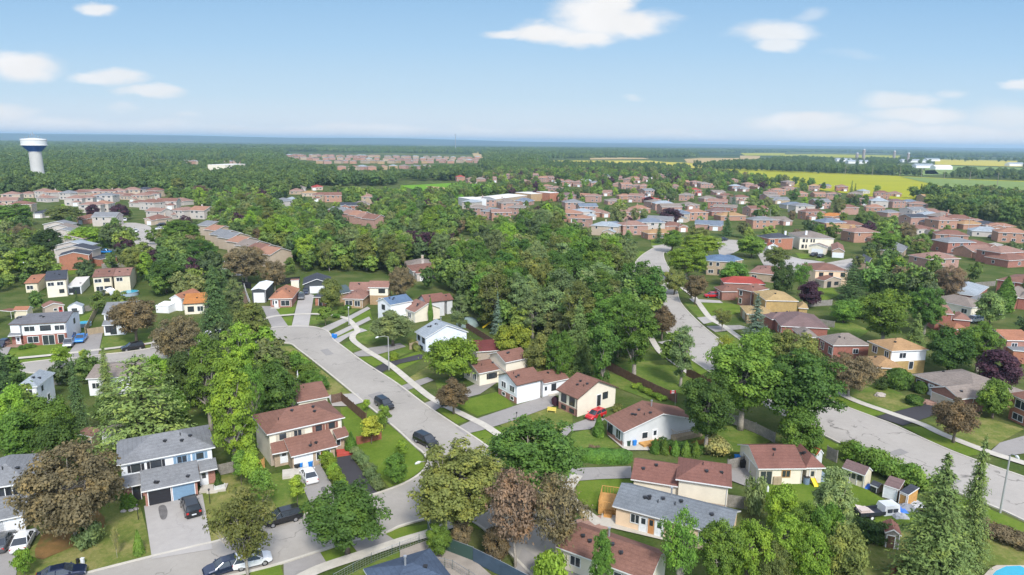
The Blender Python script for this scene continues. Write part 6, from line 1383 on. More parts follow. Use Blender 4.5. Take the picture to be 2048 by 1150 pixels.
bits('above_ground_pool', 'round above ground pool beside the brown roofed two storey pair', 'pool', (260,590), [('wall', disc(2.4,0,1.1), plain('pool_wall', (.30,.36,.42), .5)), ('water', disc(2.25,1.1,1.13), WATER), ('rim', disc(2.5,1.02,1.08), SILV)])
bits('above_ground_pool', 'small silver rimmed pool behind the white and red brick semi', 'pool', (168,652), [('wall', disc(1.7,0,.9), plain('pool_wall', (.30,.36,.42), .5)), ('water', disc(1.6,.9,.93), WATER), ('rim', disc(1.78,.84,.88), SILV)])
pl = [P(q) for q in ((1975,1163),(1992,1143),(2012,1134),(2040,1133),(2075,1150),(2090,1190),(1985,1200))]
root = empty('swimming_pool', pl[0]); 
def plate(pts, z0, z1): mb = MB(); n = len(pts); mb.add([(p.x, p.y, z0) for p in pts]+[(p.x, p.y, z1) for p in pts], [tuple(range(n, 2*n))]+[(i, (i+1) % n, n+(i+1) % n, n+i) for i in range(n)]); return mb
loc = [p-pl[0] for p in pl]; cc_ = sum(loc, Vector())/len(loc); plate([cc_+(p-cc_)*1.0 for p in loc], .0, .11).build('water', WATER, root)
plate([cc_+(p-cc_)*1.38 for p in loc], -.02, .08).build('paved_surround', speckle('pool_paving', (.47,.41,.34), 1, .1, 8, .1), root); plate([cc_+(p-cc_)*1.06 for p in loc], -.02, .1).build('coping', CONC, root)
tag(root, 'turquoise swimming pool with pale paved edge in the bottom right corner', 'pool')
BLD = speckle('boulder_stone', (.42,.37,.33), 2, .15, 9, .2)
def boulder(p, r, label, grp=None):
    rng = random.Random(label); mb = MB(); n, m_ = 10, 6
    for j in range(m_+1):
        for i in range(n):
            a = 2*math.pi*i/n; b = math.pi*j/m_; k = r*rng.uniform(.85, 1.12); mb.v.append((k*math.sin(b)*math.cos(a)*1.3, k*math.sin(b)*math.sin(a), k*math.cos(b)*.7+r*.3))
    for j in range(m_):
        for i in range(n): mb.f.append((j*n+i, (j+1)*n+i, (j+1)*n+(i+1) % n, j*n+(i+1) % n)); mb.m.append(0)
    o = mb.build('boulder', BLD, None, P(p)); tag(o, label, 'boulder', grp)
boulder((1760,793), .85, 'large pale boulder on the lawn right of the wide brown tree')
boulder((247,1024), .3, 'left stone edging the bed by the rounded cedars', 'edging stones'); boulder((262,1022), .28, 'middle stone edging the bed by the rounded cedars', 'edging stones'); boulder((272,1019), .3, 'right stone edging the bed by the rounded cedars', 'edging stones')
def gpost(p, label):
    a = MB(); a.tube([(0,0,0),(0,0,1.9)], [.05,.04], 6); b = MB(); b.tube([(0,0,1.9),(0,0,2.1),(0,0,2.25)], [.08,.15,.02], 8); bits('garden_lamp', label, 'garden lamp', p, [('post', a, BLACKT), ('lantern', b, BLACKT)], 0, 'black garden lamps')
gpost((277,1040), 'black garden lamp at the left corner of the wide driveway'); gpost((420,1008), 'black garden lamp right of the wide driveway'); gpost((1033,848), 'black garden lamp beside the middle driveway'); gpost((880,812), 'black post lamp beside the utility box')
bits('mail_box', 'small white meter post on the verge below the leaf litter', 'post', (166,1130), [('post', bx(((-.15,-.12,0),(.15,.12,.8))), GD_W), ('cap', bx(((-.18,-.15,.803),(.18,.15,.87))), GD_W)]); bits('meter_post', 'small dark meter post left of the white one', 'post', (156,1127), [('post', bx(((-.12,-.12,0),(.12,.12,.55))), BLACKT), ('cap', bx(((-.14,-.14,.553),(.14,.14,.6))), BLACKT)])
# trailer with white truck cap in the right back yard
parts = [('bed', bx(((-2.4,-.85,.5),(1.2,.85,.6)),((-2.4,-.85,.603),(1.2,-.8,1.0)),((-2.4,.8,.603),(1.2,.85,1.0)),((-2.4,-.798,.603),(-2.35,.798,1.0))), plain('trailer_black', (.02,.024,.035), .5)), ('drawbar', bx(((-4.0,-.05,.45),(-2.402,.05,.55))), BLACKT)]
for s in (-1, 1):
    w_ = MB(); w_.tube([(-.9, s*.98-.1, .36),(-.9, s*.98+.1, .36)], [.36,.36], 14); parts.append(('wheel', w_, TYRE)); w_ = MB(); w_.tube([(-.9, s*1.09, .36),(-.9, s*1.11, .36)], [.2,.2], 10); parts.append(('rim', w_, GD_W))
w_ = MB(); w_.add([(-2.3,-.7,1.02),(-.3,-.7,.9),(-.3,.7,.9),(-2.3,.7,1.5)], [(0,1,2,3)]); w_.box((-2.2,-.6,.7),(-.9,.5,1.25)); parts.append(('load', w_, plain('plywood_load', (.50,.42,.38), .7)))
bits('utility_trailer', 'black trailer piled with boards on the right back lawn', 'trailer', (1745,1032), parts, 10)
c1 = MB(); c1.add([(0,-.95,.1),(2.4,-.95,.1),(2.4,.95,.1),(0,.95,.1),(.25,-.75,1.35),(2.3,-.75,1.35),(2.3,.75,1.35),(.25,.75,1.35)], [(0,1,5,4),(1,2,6,5),(2,3,7,6),(3,0,4,7),(4,5,6,7)])
g1 = bx(((.5,-.93,.45),(1.2,-.86,.95)),((1.35,-.93,.45),(2.0,-.86,.95)))
bits('truck_cap', 'white pickup canopy with dark side windows beside the black trailer', 'truck canopy', (1758,1026), [('shell', c1, PT['white']), ('pane', g1, GLASS)], 10)
JUNK = [plain('tarp_white', (.38,.38,.39), .7), plain('tarp_grey', (.20,.21,.23), .7), plain('tarp_blue', (.03,.14,.55), .6)]
for i, (x, y, s_, k, lab) in enumerate([(1812,1018,1.2,1,'grey tarpaulin heap left of the huge spruce'),(1830,1010,1.0,0,'white tarpaulin heap touching the huge spruce'),(1800,1034,.95,0,'crumpled white tarpaulin in front of the round flower bed'),(1798,1022,1.0,2,'blue tarpaulin scrap behind the round flower bed'),(1738,975,.8,2,'blue tarpaulin beside the dog house')]):
    rng = random.Random(i); mb = MB(); n = 9
    for a in range(n):
        for b in range(n):
            u, v = a/(n-1)*2-1, b/(n-1)*2-1; h = max(0, (1-u*u)*(1-v*v))**.6*s_*.55*rng.uniform(.55, 1.2); mb.v.append((u*s_*1.1+rng.uniform(-.08,.08), v*s_*.8+rng.uniform(-.08,.08), h+.05))
    for a in range(n-1):
        for b in range(n-1): mb.f.append((a*n+b, (a+1)*n+b, (a+1)*n+b+1, a*n+b+1)); mb.m.append(0)
    o = mb.build('tarpaulin', JUNK[k], None, P((x, y))); tag(o, lab, 'tarpaulin', 'tarpaulins in the back yard')
bits('storage_cupboard', 'small tan cupboard against the cream wall of the two garage door bungalow', 'cupboard', (1552,968), [('body', bx(((-.6,-.4,0),(.6,.4,1.3))), WD['tan']), ('door', bx(((-.55,-.43,.05),(-.02,-.402,1.25)),((.02,-.43,.05),(.55,-.402,1.25))), WD['tan'])], 2)
bits('water_barrel', 'grey blue barrel left of the small yellow slide', 'barrel', (1612,968), [('drum', disc(.45,0,1.1,14), plain('barrel_blue', (.16,.22,.30), .5)), ('lid', disc(.47,1.1,1.14,14), BLACKT)])
bits('covered_machine', 'bluish covered machine at the right end of the cream wall', 'covered machine', (1638,962), [('cover', bx(((-.7,-.5,0),(.7,.5,1.2))), plain('cover_blue', (.22,.28,.34), .6)), ('strap', bx(((-.72,-.52,.5),(.72,.52,.56))), BLACKT)], 4)
bits('garden_ornament', 'small white ornament standing on the back lawn', 'ornament', (1535,984), [('figure', disc(.16,0,.7,8), GD_W), ('head', disc(.1,.7,.9,8), GD_W)])
# hot tub, round tarp dome
bits('hot_tub', 'round tan hot tub behind the white bungalow with pale roof', 'hot tub', (953,692), [('tub', disc(1.3,0,.85,20), WD['tan']), ('cover', disc(1.33,.85,.95,20), plain('tub_cover', (.5,.42,.34), .7))])
mb = MB()
for j in range(7):
    for i in range(16):
        a = 2*math.pi*i/16; b = math.pi/2*j/6; mb.v.append((3.1*math.cos(a)*math.cos(b), 3.1*math.sin(a)*math.cos(b), 2.1*math.sin(b)))
for j in range(6):
    for i in range(16): mb.f.append((j*16+i, j*16+(i+1) % 16, (j+1)*16+(i+1) % 16, (j+1)*16+i)); mb.m.append(0)
root = empty('dome_shelter', P((936,650))); mb.build('cover', plain('dome_mesh', (.18,.24,.23), .6), root, smooth=True); mb = MB(); mb.tube([(0,0,2.1),(0,0,2.4)], [.1,.1], 6); mb.build('finial', BLACKT, root); tag(root, 'grey green domed cover behind the slender birch', 'shelter')
mb = MB()
for k in range(9):
    a0 = math.pi*k/8; mb.v += [(-1.8*math.cos(a0), -1.6, 2.3*math.sin(a0)), (-1.8*math.cos(a0), 1.6, 2.3*math.sin(a0))]
for k in range(8): mb.f.append((2*k, 2*k+2, 2*k+3, 2*k+1)); mb.m.append(0)
root = empty('arched_canopy', P((216,592))); mb.build('cover', GD_W, root); f = MB()
for y in (-1.6, 1.6): f.tube([(-1.8*math.cos(math.pi*k/8), y, 2.3*math.sin(math.pi*k/8)) for k in range(9)], [.05]*9, 5)
f.build('frame', SILV, root); tag(root, 'white arched canopy on the deck of the brown roofed two storey pair', 'canopy')
bits('round_emblem', 'dull red round emblem on the gable of the dark grey garage', 'emblem', Vector((P(Y2(1190,268), 3.9).x, P(Y2(1190,268), 3.9).y-.3, 3.55)), [('disc', (lambda m_: (m_.tube([(0,-.05,0),(0,.02,0)], [.45,.45], 16), m_)[1])(MB()), plain('emblem_red', (.45,.12,.14), .6)), ('rim', (lambda m_: (m_.tube([(0,-.06,0),(0,-.055,0)], [.3,.3], 16), m_)[1])(MB()), plain('emblem_inner', (.30,.08,.09), .6))], 0)
# ---------------- trees and shrubs placed one by one ----------------
for a in [
 (140,972,102,12,'fullbrown','brown','large brown leaved tree on the lawn left of the black and blue garage doors'),
 (488,1052,78,11,'open','olive','half bare olive brown tree standing at the kerb over the parked dark and white cars'),
 (692,1028,84,8.5,'maple','deep','dark green maple beside the kerb below the black driveway',),
 (916,968,104,12,'big','olive','broad yellow green tree over the street corner by the grey lamp post'),
 (1068,908,102,12,'big','deep','dense dark green tree between the street corner and the hedge'),
 (1032,1018,76,12,'open','rust','rusty red half bare tree left of the long blue grey roofed bungalow'),
 (1116,1024,72,11.5,'open','brown','thin brown tree with pale twigs touching the rusty red tree'),
 (907,786,38,6.5,'maple','mahog','small brown tree on the verge beside the dark utility box'),
 (902,712,50,9,'dense','lime','bright green round tree right of the white bungalow with pale roof'),
 (785,650,48,8.5,'maple','sage','grey green tree on the lawn beside the tall street lamp'),
 (650,628,17,5.5,'small','green','small green tree on the verge in front of the dark grey garage'),
 (662,584,25,9,'dense','olive','dull olive tree hiding half of the dark grey garage'),
 (268,632,46,10.5,'maple','mahog','dark maple on the lawn in front of the white two storey house'),
 (356,672,46,11,'fullbrown','brown','brown leaved maple by the road right of the dark maple'),
 (121,713,19,5,'small','lime','young lime green tree on the verge of the left street'),
 (167,712,9,4,'small','yellow','thin yellow sapling right of the young lime green tree'),
 (428,598,38,17,'spruce','pine','tall dark spruce right of the bright orange roof'),
 (500,648,40,13,'tall','olive','tall olive tree beside the bend in the street'),
 (412,742,44,17,'tall','green','tall ragged green tree left of the twin trunks'),
 (478,718,40,16,'tall','lime','tall yellow green tree just left of the wide bend'),
 (462,806,50,18,'tall','lime','tallest ragged green tree with bare brown trunks behind the two semis'),
 (500,790,35,13,'open','green','thin green tree between the ragged trees and the dense one'),
 (548,775,46,10,'dense','deep','dense dark green tree behind the brown roofed cream semi'),
 (152,800,27,14,'spruce','pine','narrow dark spruce with pointed tip below the left street'),
 (211,748,24,11,'spruce','fir','spruce in front of the grey roof below the left street'),
 (278,792,112,16,'larch','fir','wide feathery light green larch behind the grey roofed semi'),
 (312,752,34,10,'maple','lime','light green maple top right of the feathery larch beside the left street'),
 (30,868,44,8,'dense','green','green tree behind the left edge semi'),
 (95,838,42,8,'dense','green','round green tree left of the narrow dark spruce'),
 (112,884,45,8,'dense','deep','dark green bushy tree above the large brown tree'),
 (25,815,34,9,'dense','lime','light green tree below the white house at the left edge'),
 (4,752,30,14,'spruce','pine','dark spruce cut by the left edge below the street'),
 (368,752,36,11,'dense','dark','very dark round tree between the brown maple and the larch'),
 (345,820,32,8,'dense','green','green tree right of the feathery larch'),
 (492,905,22,6,'small','lime','first lime green tree of the row beside the cream semi'),
 (505,935,24,6,'small','lime','second lime green tree of the row beside the cream semi'),
 (523,968,26,6,'small','green','nearest green tree of the row beside the cream semi'),
 (480,930,20,5,'small','green','green bush tree on the left side of the lime green row'),
 (593,976,18,4.2,'small','lime','small lime green tree on the lawn left of the white saloon'),
 (742,856,24,4.5,'small','yellow','yellow green tree behind the short red fence'),
 (768,830,15,4.2,'small','green','little green tree behind the black car on the street'),
 (733,808,8,2.6,'small','lime','tiny tree on the verge beside the pale driveway'),
 (790,932,27,4.5,'dense','green','bushy green tree on the corner lawn'),
 (803,896,14,3.0,'small','lime','thin light green shrub tree on the corner lawn'),
 (702,884,12,3.2,'cedar','green','dark cedar at the right end of the cream semi'),
 (171,1070,26,3.2,'shrub','sage','spreading grey green shrub under the large brown tree'),
 (46,1122,20,3.6,'small','lime','small bright green tree in front of the white car at left'),
 (230,1078,9,4.0,'open','straw','bare pale sapling on the front lawn'),
 (276,1086,12,3.0,'cone','green','clipped cone shaped cedar on the front lawn'),
 (1272,668,50,16,'tall','green','tall green tree with forked pale trunk beside the long brown fence'),
 (1366,698,22,13,'poplar','sage','narrow silvery green tree beside the winding road'),
 (1326,640,27,8.5,'maple','mahog','brown green tree on the left verge of the winding road'),
 (1311,606,16,7,'small','olive','olive yellow tree on the left verge above the brown green tree'),
 (1490,752,90,16,'big','green','large grey green tree over the right hand road'),
 (1418,812,66,13,'big','deep','dark green tree behind the grey gabled bungalow'),
 (1600,768,86,15,'big','deep','large deep green tree right of the grey green tree on the road'),
 (1598,862,46,8,'dense','green','leafy green tree behind the two garage door bungalow'),
 (1590,705,50,12,'big','olive','olive green tree in front of the skylight bungalow'),
 (1525,700,44,11,'maple','green','grey green tree below the blue spruce'),
 (1450,702,24,9,'open','yellow','thin yellow green tree on the edge of the right hand road'),
 (1702,742,56,8.5,'fullbrown','brown','wide brown tree on the verge in front of the orange roofed two storey'),
 (1914,834,44,7.5,'maple','mahog','dark brown tree on the lawn beside the black driveway at right'),
 (1992,792,33,7,'dense','green','dense green tree at the right end of the long grey brown roof'),
 (2003,735,44,8.5,'dense','purple','dark plum coloured tree at the right edge'),
 (1772,628,60,14,'big','green','huge round green tree behind the orange roofed two storey'),
 (1856,612,38,13,'big','deep','deep green tree right of the huge round one'),
 (1832,672,32,11,'spruce','fir','grey green spruce in front of the deep green tree'),
 (1902,696,42,10,'dense','deep','dark green tree behind the long grey brown roof'),
 (1962,686,46,11,'big','green','green tree with bare top left of the plum tree'),
 (1797,757,24,3.6,'ball','deep','large dark rounded bush beside the orange roofed two storey'),
 (1762,768,13,2.2,'shrub','dark','dark leafy shrub beside the boulder'),
 (1842,775,12,2.2,'ball','deep','upright clipped bush by the arched entrance'),
 (1829,800,15,1.8,'ball','deep','low clipped oval bush beside the steps'),
 (1513,634,31,12,'blue','blue','large blue spruce in front of the mauve roof'),
 (1446,635,22,6,'open','olive','thin brownish tree on the verge left of the blue spruce'),
 (1620,584,26,8,'dense','purple','round purple tree behind the sandy roofed house'),
 (1876,1045,92,16,'spruce','fir','huge wide green spruce at the bottom right beside the trailer'),
 (1952,1000,44,16,'spruce','fir','tall slim spruce beside the right hand road'),
 (1668,1000,46,11,'tall','sage','silver leaved tree between the two back lawns'),
 (1575,1085,42,9,'tall','lime','tallest bright lime green tree at the bottom right'),
 (1622,1112,44,8,'maple','lime','rounded lime green tree at the bottom edge left of the olive one'),
 (1612,1052,34,8,'maple','green','green tree between the lime green trees and the back lawn'),
 (1545,1130,40,7,'maple','olive','olive tinged tree at the bottom edge among the lime green trees'),
 (1500,1100,48,9,'maple','lime','bright green tree at the bottom edge right of the bungalow'),
 (1440,1104,52,9,'big','green','green tree covering the right end of the peach wall'),
 (1362,1095,50,10,'open','green','birch like tree with pale bent trunks at the bottom edge'),
 (1562,1015,36,7,'dense','lime','yellow green tree at the edge of the back lawn'),
 (1512,995,22,5,'shrub','sage','yellowish bush behind the long blue grey roof'),
 (1692,1110,44,8,'dense','olive','olive tree right of the lime green trees'),
 (1648,1062,34,8,'dense','green','green tree below the silver leaved tree'),
 (1205,1118,26,9,'tall','green','leafy tree in front of the bottom brown roof'),
 (1105,1142,34,4,'shrub','lime','light green bush at the bottom edge left of the brown roof'),
 (878,1078,24,4,'dense','green','green bush on the fence corner below the lamp post'),
 (922,1062,22,4,'dense','brown','brownish bush right of the fence corner'),
 (995,1085,30,4.5,'dense','mahog','dark brown bush behind the blue screened fence'),
 (1430,893,26,2.6,'shrub','straw','pale weeping bush in the back garden border'),
 (1198,852,14,3.6,'cone','green','bushy upright cedar at the front corner of the grey gabled bungalow'),
 (1422,846,15,4.0,'cone','deep','dark upright bush beside the back deck'),
 (1118,705,34,12,'big','green','full green tree directly behind the tall silvery spruce foot'),
 (1206,688,38,15,'wild','deep','deep green tree at the wood edge left of the forked pale trunk'),
 (1238,636,40,15,'big','green','green tree at the wood edge above the forked pale trunk'),
 (1345,478,26,10,'maple','green','green tree closing the far end of the winding road'),
 (1395,470,24,10,'big','olive','olive green tree above the wide yellow green tree'),
 (995,626,16,11,'blue','blue','blue spruce at the edge of the central wood'),
 (1158,668,40,16,'spruce','fir','tall silvery spruce standing out of the central wood'),
 (1025,678,38,8,'dense','yellow','yellow green round tree behind the stacked brown roofs'),
 (1086,708,34,10,'dense','olive','olive tree right of the yellow green round tree'),
 (919,622,17,11,'poplar','sage','slender birch behind the white bungalow'),
 (861,620,5,6.0,'cedar','green','single narrow cedar against the beige end wall'),
 (822,482,22,12,'big','purple','leftmost of the three dark plum trees in the middle distance'),
 (856,488,30,13,'big','purple','largest of the three dark plum trees in the middle distance'),
 (898,488,26,12,'big','purple','rightmost of the three dark plum trees in the middle distance'),
 (490,522,46,13,'fullbrown','brown','wide brown tree left of the central poplars'),
 (548,545,26,10,'fullbrown','brown','smaller brown tree right of the wide brown one'),
 (802,562,28,11,'fullbrown','brown','brown tree behind the slate blue roofed white house'),
 (52,520,44,11,'big','lime','bright lime green tree left of the orange brick gable'),
 (46,468,24,11,'open','brown','bare brown fan shaped tree at left'),
 (92,482,27,11,'dense','dark','dark round tree left of the grey stepped roofs'),
 (24,425,38,12,'big','green','mid green tree cluster top at the left edge'),
 (126,428,34,11,'maple','olive','olive tree above the grey stepped roofs'),
 (184,420,15,8,'dense','purple','purple tree left of the small grey bungalow'),
 (240,422,17,9,'dense','purple','purple tree right of the small grey bungalow'),
 (170,472,36,9,'dense','lime','lime green tree beside the upper left street'),
 (212,478,8,7,'cedar','deep','left one of two dark columns beside the upper left street'),
 (226,478,7,7,'cedar','deep','right one of two dark columns beside the upper left street'),
 (268,520,26,11,'maple','olive','olive maple below the upper left street'),
 (312,520,26,9,'dense','purple','low purple tree right of the olive maple'),
 (330,548,34,10,'dense','deep','deep green tree right of the brown roofed pair'),
 (362,462,38,13,'big','green','large green tree over the driveways of the upper left street'),
 (402,510,34,13,'tall','deep','dark drooping tree below the grey row of semis'),
 (522,470,20,9,'dense','mahog','dark mahogany tree left of the poplars'),
 (396,382,22,10,'dense','mahog','wide dark red tree near the brown roofed rows'),
 (1342,430,23,10,'dense','purple','wide plum tree among the roofs right of the wood'),
 (1296,402,10,8,'dense','purple','small plum tree above the wide plum tree'),
 (1455,448,14,13,'blue','pine','tall pointed spruce in front of the red brick houses'),
 (1468,400,9,11,'blue','blue','pointed blue spruce among the far right roofs'),
 (1402,488,46,10,'big','lime','wide yellow green tree beside the winding road'),
 (1375,520,44,12,'big','lime','nearest yellow green tree over the winding road'),
 (1318,466,12,10,'blue','pine','dark pointed spruce left of the orange house'),
 (1518,560,0,0,None,None,None),
 (1552,512,26,9,'maple','olive','dark green maple in the court'),
 (1505,490,28,9,'dense','green','green tree above the slate blue roof'),
 (1470,544,32,8,'dense','green','green tree below the slate blue roof'),
 (1566,556,22,12,'dense','dark','dark spruce like tree right of the plain tan roof'),
 (1604,552,22,11,'open','green','pale branched green tree left of the peach house'),
 (1704,556,32,12,'larch','pine','layered dark pine right of the peach house'),
 (1768,482,34,11,'big','green','bright green tree right of the cream pyramid roofed house'),
 (1900,560,30,12,'fullbrown','rust','dead reddish brown tree in front of the pale grey hip roof'),
 (1812,462,22,11,'fullbrown','brown','brown green tree right of the bright green one'),
 (1392,574,24,9,'maple','mahog','dark brown green maple over the red car'),
 (1350,560,22,8,'dense','olive','olive tree on the right verge above the red car'),
 (2012,590,18,10,'cedar','green','tall narrow cedar beside the red brick house at right'),
 (1906,638,7,4,'cone','green','left one of two pointed cedars by the red brick wall'),
 (1916,640,5,3.5,'cone','green','right one of two pointed cedars by the red brick wall'),
 (1985,612,30,9,'dense','fir','bushy green tree in front of the pale grey hip roof'),
 (1690,620,30,6,'dense','green','green bush tree behind the sandy roofed house'),
 (1718,618,24,5,'shrub','green','willow like bush left of the huge round green tree'),
 (470,596,25,12,'tall','sage','pale grey green conifer like tree beside the alley'),
 ]:
    if a[4] is None: continue
    x, y, r, H, k, mt, lab = a
    nm = {'shrub':'shrub','ball':'shrub','cone':'cedar','cedar':'cedar','spruce':'spruce_tree','blue':'spruce_tree','larch':'conifer_tree'}.get(k, 'leafy_tree')
    T(x, y, r, H, k, mt, lab, nm, 'shrub' if nm == 'shrub' else 'tree')
# planting strips and garden bushes
def row(pts, n, H, kind, mat, what, grp, rw=None, j=.15):
    q = [P(p) for p in pts]; L_ = [0]
    for i in range(1, len(q)): L_.append(L_[-1]+(q[i]-q[i-1]).length)
    for k in range(n):
        s = L_[-1]*(k+.5)/n; i = max(i for i in range(len(L_)) if L_[i] <= s); i = min(i, len(q)-2); f_ = (s-L_[i])/(L_[i+1]-L_[i]); p = q[i].lerp(q[i+1], f_)
        r = (rw or L_[-1]/n*.62); h_ = H*RT.uniform(1-j, 1+j)
        e = plant(Vector((p.x+RT.uniform(-.15, .15), p.y+RT.uniform(-.15, .15), 0)), h_, r, kind, mat, None, 'shrub', 'shrub')
        AUTO.append((e, what, 'shrub', grp))
row([(648,925),(668,955),(690,995)], 6, 1.9, 'shrub', 'lime', 'leafy shrub between the two driveways', 'shrubs between the two driveways', 1.0)
row([(708,908),(735,945),(762,985)], 7, 1.4, 'shrub', 'sage', 'pale shrub right of the black driveway', 'shrubs right of the black driveway', .9)
row([(562,720),(600,742),(625,770),(650,785)], 8, 2.4, 'shrub', 'green', 'bush in the strip beside the bend', 'bushes beside the bend', 1.9)
row([(585,718),(612,745)], 3, 1.8, 'shrub', 'lime', 'lime bush in the strip beside the bend', 'lime bushes beside the bend', 1.5)
row([(1300,905),(1330,908),(1365,912),(1400,912)], 5, 2.4, 'cone', 'green', 'pointed cedar in the back garden border', 'pointed cedars in the garden border', .85)
row([(1310,895),(1350,900),(1400,905),(1450,900)], 7, 1.3, 'shrub', 'deep', 'dark bush in the back garden border', 'bushes in the garden border', 1.3)
row([(1270,775),(1300,790),(1330,803)], 6, .9, 'shrub', 'lime', 'bright low bush along the brown fence', 'bushes along the brown fence', .9)
row([(1700,915),(1760,945),(1820,972),(1850,985)], 9, 2.6, 'shrub', 'green', 'bush along the back of the sheds', 'bushes behind the sheds', 2.0)
row([(1715,1075),(1745,1078),(1775,1082)], 4, 2.2, 'shrub', 'dark', 'dark hedge bush below the trailer', 'dark hedge bushes below the trailer', 1.6)
row([(1240,815),(1230,828)], 2, 1.0, 'shrub', 'olive', 'flowering bush by the raised front windows', 'flowering bushes by the raised windows', .7)
row([(248,1018),(268,1012)], 2, 1.9, 'cone', 'green', 'rounded cedar beside the front door', 'cedars beside the front door', .9)
row([(822,690),(838,705)], 3, 1.4, 'ball', 'olive', 'clipped bush below the white bungalow windows', 'bushes below the bungalow windows', .8)
row([(785,718),(790,722)], 1, 1.5, 'ball', 'lime', 'round lime bush by the street lamp', 'round bush by the lamp')
row([(1110,808),(1112,812)], 1, 1.6, 'ball', 'purple', 'round dark purple bush beside the yellow bench', 'purple bush')
row([(1180,905),(1195,902)], 1, 1.2, 'shrub', 'rust', 'reddish bush at the corner', 'reddish bush')
row([(1960,1060),(2000,1080),(2060,1100)], 5, 1.6, 'shrub', 'brown', 'dry brown bush along the bottom right verge', 'dry bushes on the verge', 1.6)
row([(432,952),(440,985)], 2, 1.8, 'cone', 'deep', 'dark cedar by the white porch rail', 'cedars by the porch rail', .8)
row([(40,700),(70,694)], 3, .9, 'shrub', 'green', 'low bush under the red brick front', 'low bushes under the red brick', .8)
row([(668,640),(700,615)], 3, 1.2, 'shrub', 'green', 'low bush in front of the clipped gable bungalow', 'bushes by the clipped gable', 1.1)
row([(1230,1018),(1240,1015)], 1, 1.1, 'shrub', 'olive', 'potted bush on the deck', 'deck bush')
# the long rounded hedge
def hedge(p0, p1, wd, H, mat, label, n=9000, ls=.13):
    a, b = P(p0), P(p1); u = (b-a); L_ = u.length; u.normalize(); v = Vector((-u.y, u.x, 0)); rng = np.random.default_rng(3)
    s = rng.uniform(0, L_, n); th = rng.uniform(-.2, math.pi+.2, n); endf = np.minimum(1, np.minimum(s, L_-s)/(wd*.5))**.5
    cy = np.cos(th)*wd/2*endf*(1+.06*np.sin(s*3)); cz = np.maximum(.05, np.abs(np.sin(th))**.6*H*(.75+.25*endf)*(1+.05*np.sin(s*2.1)))
    low = rng.random(n) < .35; cz[low] *= rng.uniform(0, 1, low.sum())
    c = np.stack([u.x*s+v.x*cy, u.y*s+v.y*cy, cz], 1); nr = np.stack([v.x*np.cos(th), v.y*np.cos(th), np.sin(th)], 1)
    o = bpy.data.objects.new('hedge', quads_mesh('hedge', leaf_arrays(rng, c, nr, np.full(n, ls), jit=.4), LM[mat])); COL.objects.link(o); o.location = a; tag(o, label, 'hedge'); CH[o.name] = []
hedge((1160,918), (1264,922), 3.0, 1.7, 'cedar', 'long rounded green hedge above the grey driveway')
# ---------------- woods: every tree that can be told apart ----------------
def in_poly(x, y, pl):
    c = False; j = len(pl)-1
    for i in range(len(pl)):
        if (pl[i][1] > y) != (pl[j][1] > y) and x < (pl[j][0]-pl[i][0])*(y-pl[i][1])/(pl[j][1]-pl[i][1]+1e-9)+pl[i][0]: c = not c
        j = i
    return c
HB = []
for h in HOUSES:
    xs = []; ys = []
    for ch in CH[h.name]:
        if ch.name.startswith('roof') and not ch.name.startswith('roof_vent'):
            me = ch.data
            for v_ in me.vertices: q = proj(h.location+v_.co); xs.append(q[0]); ys.append(q[1])
    if xs: HB.append((min(xs), max(xs), min(ys)-2, max(ys)+6, h.location.copy(), max((v_.co.length for ch in CH[h.name] if ch.name.startswith('wall') for v_ in ch.data.vertices), default=6)))
ROADPX = [[(545,650),(640,652),(690,690),(800,765),(960,880),(1100,1000),(1000,1060),(850,1030),(760,1000),(850,940),(850,915),(800,866),(700,790),(600,705),(545,690)],
          [(1330,500),(1345,545),(1380,620),(1480,705),(1650,795),(2048,950),(2048,1045),(1840,960),(1630,865),(1400,738),(1320,650),(1262,550),(1280,505)], [(228,446),(270,440),(335,530),(300,555)], [(1420,478),(1480,476),(1480,505),(1430,505)], [(1510,500),(1640,520),(1735,515),(1700,548),(1560,550)], [(0,740),(200,710),(545,655),(545,690),(300,725),(0,750)]]
def clear_of(x, y, loc, Rm, H, hide=.85, rr=None):
    """keep trunks off roads and walls, and crowns off the roofs the photograph shows"""
    for pl in ROADPX:
        if in_poly(x, y, pl): return False
    top = proj(loc+Vector((0, 0, H))); k = ppm(loc); rpx = Rm*k
    for (x0, x1, y0, y1, c, rad) in HB:
        if (Vector((c.x, c.y, 0))-loc).length < rad*.75+Rm*.55: return False
        if loc.y < c.y and x+rpx*.8 > x0 and x-rpx*.8 < x1 and top[1] < y1 and y > y0 and (rr or RT).random() < hide: return False
    return True
def wood(poly, n, kinds, mats, Hr, what, grp, mind, hide=.8, names='leafy_tree', avoid=()):
    xs = [p[0] for p in poly]; ys = [p[1] for p in poly]; w_ = [P(p) for p in poly]
    X0_, X1_, Y0_, Y1_ = min(p.x for p in w_), max(p.x for p in w_), min(p.y for p in w_), max(p.y for p in w_); got = []; tries = 0
    while len(got) < n and tries < n*60:
        tries += 1; loc = Vector((RT.uniform(X0_, X1_), RT.uniform(Y0_, Y1_), 0)); x, y = proj(loc)
        if not in_poly(x, y, poly) or any((loc-g).length < mind for g in got): continue
        H = RT.uniform(*Hr); Rm = H*RT.uniform(.26, .36)
        if not clear_of(x, y, loc, Rm, H, hide): continue
        got.append(loc); k = RT.choice(kinds); mt = RT.choice(mats)
        e = plant(loc, H, Rm, k, mt, None, names, 'tree', lean=.05)
        cn = dict(green='green', deep='deep green', dark='dark green', lime='bright green', olive='olive', sage='grey green', brown='brown', pine='dark needle', fir='pale needle', yellow='yellow green', mahog='dark brown', purple='plum coloured', rust='rusty')[mt]
        AUTO.append((e, '%s %s tree' % ('tall' if H > (Hr[0]+Hr[1])/2 else 'lower', cn), 'tree', grp))
    return got
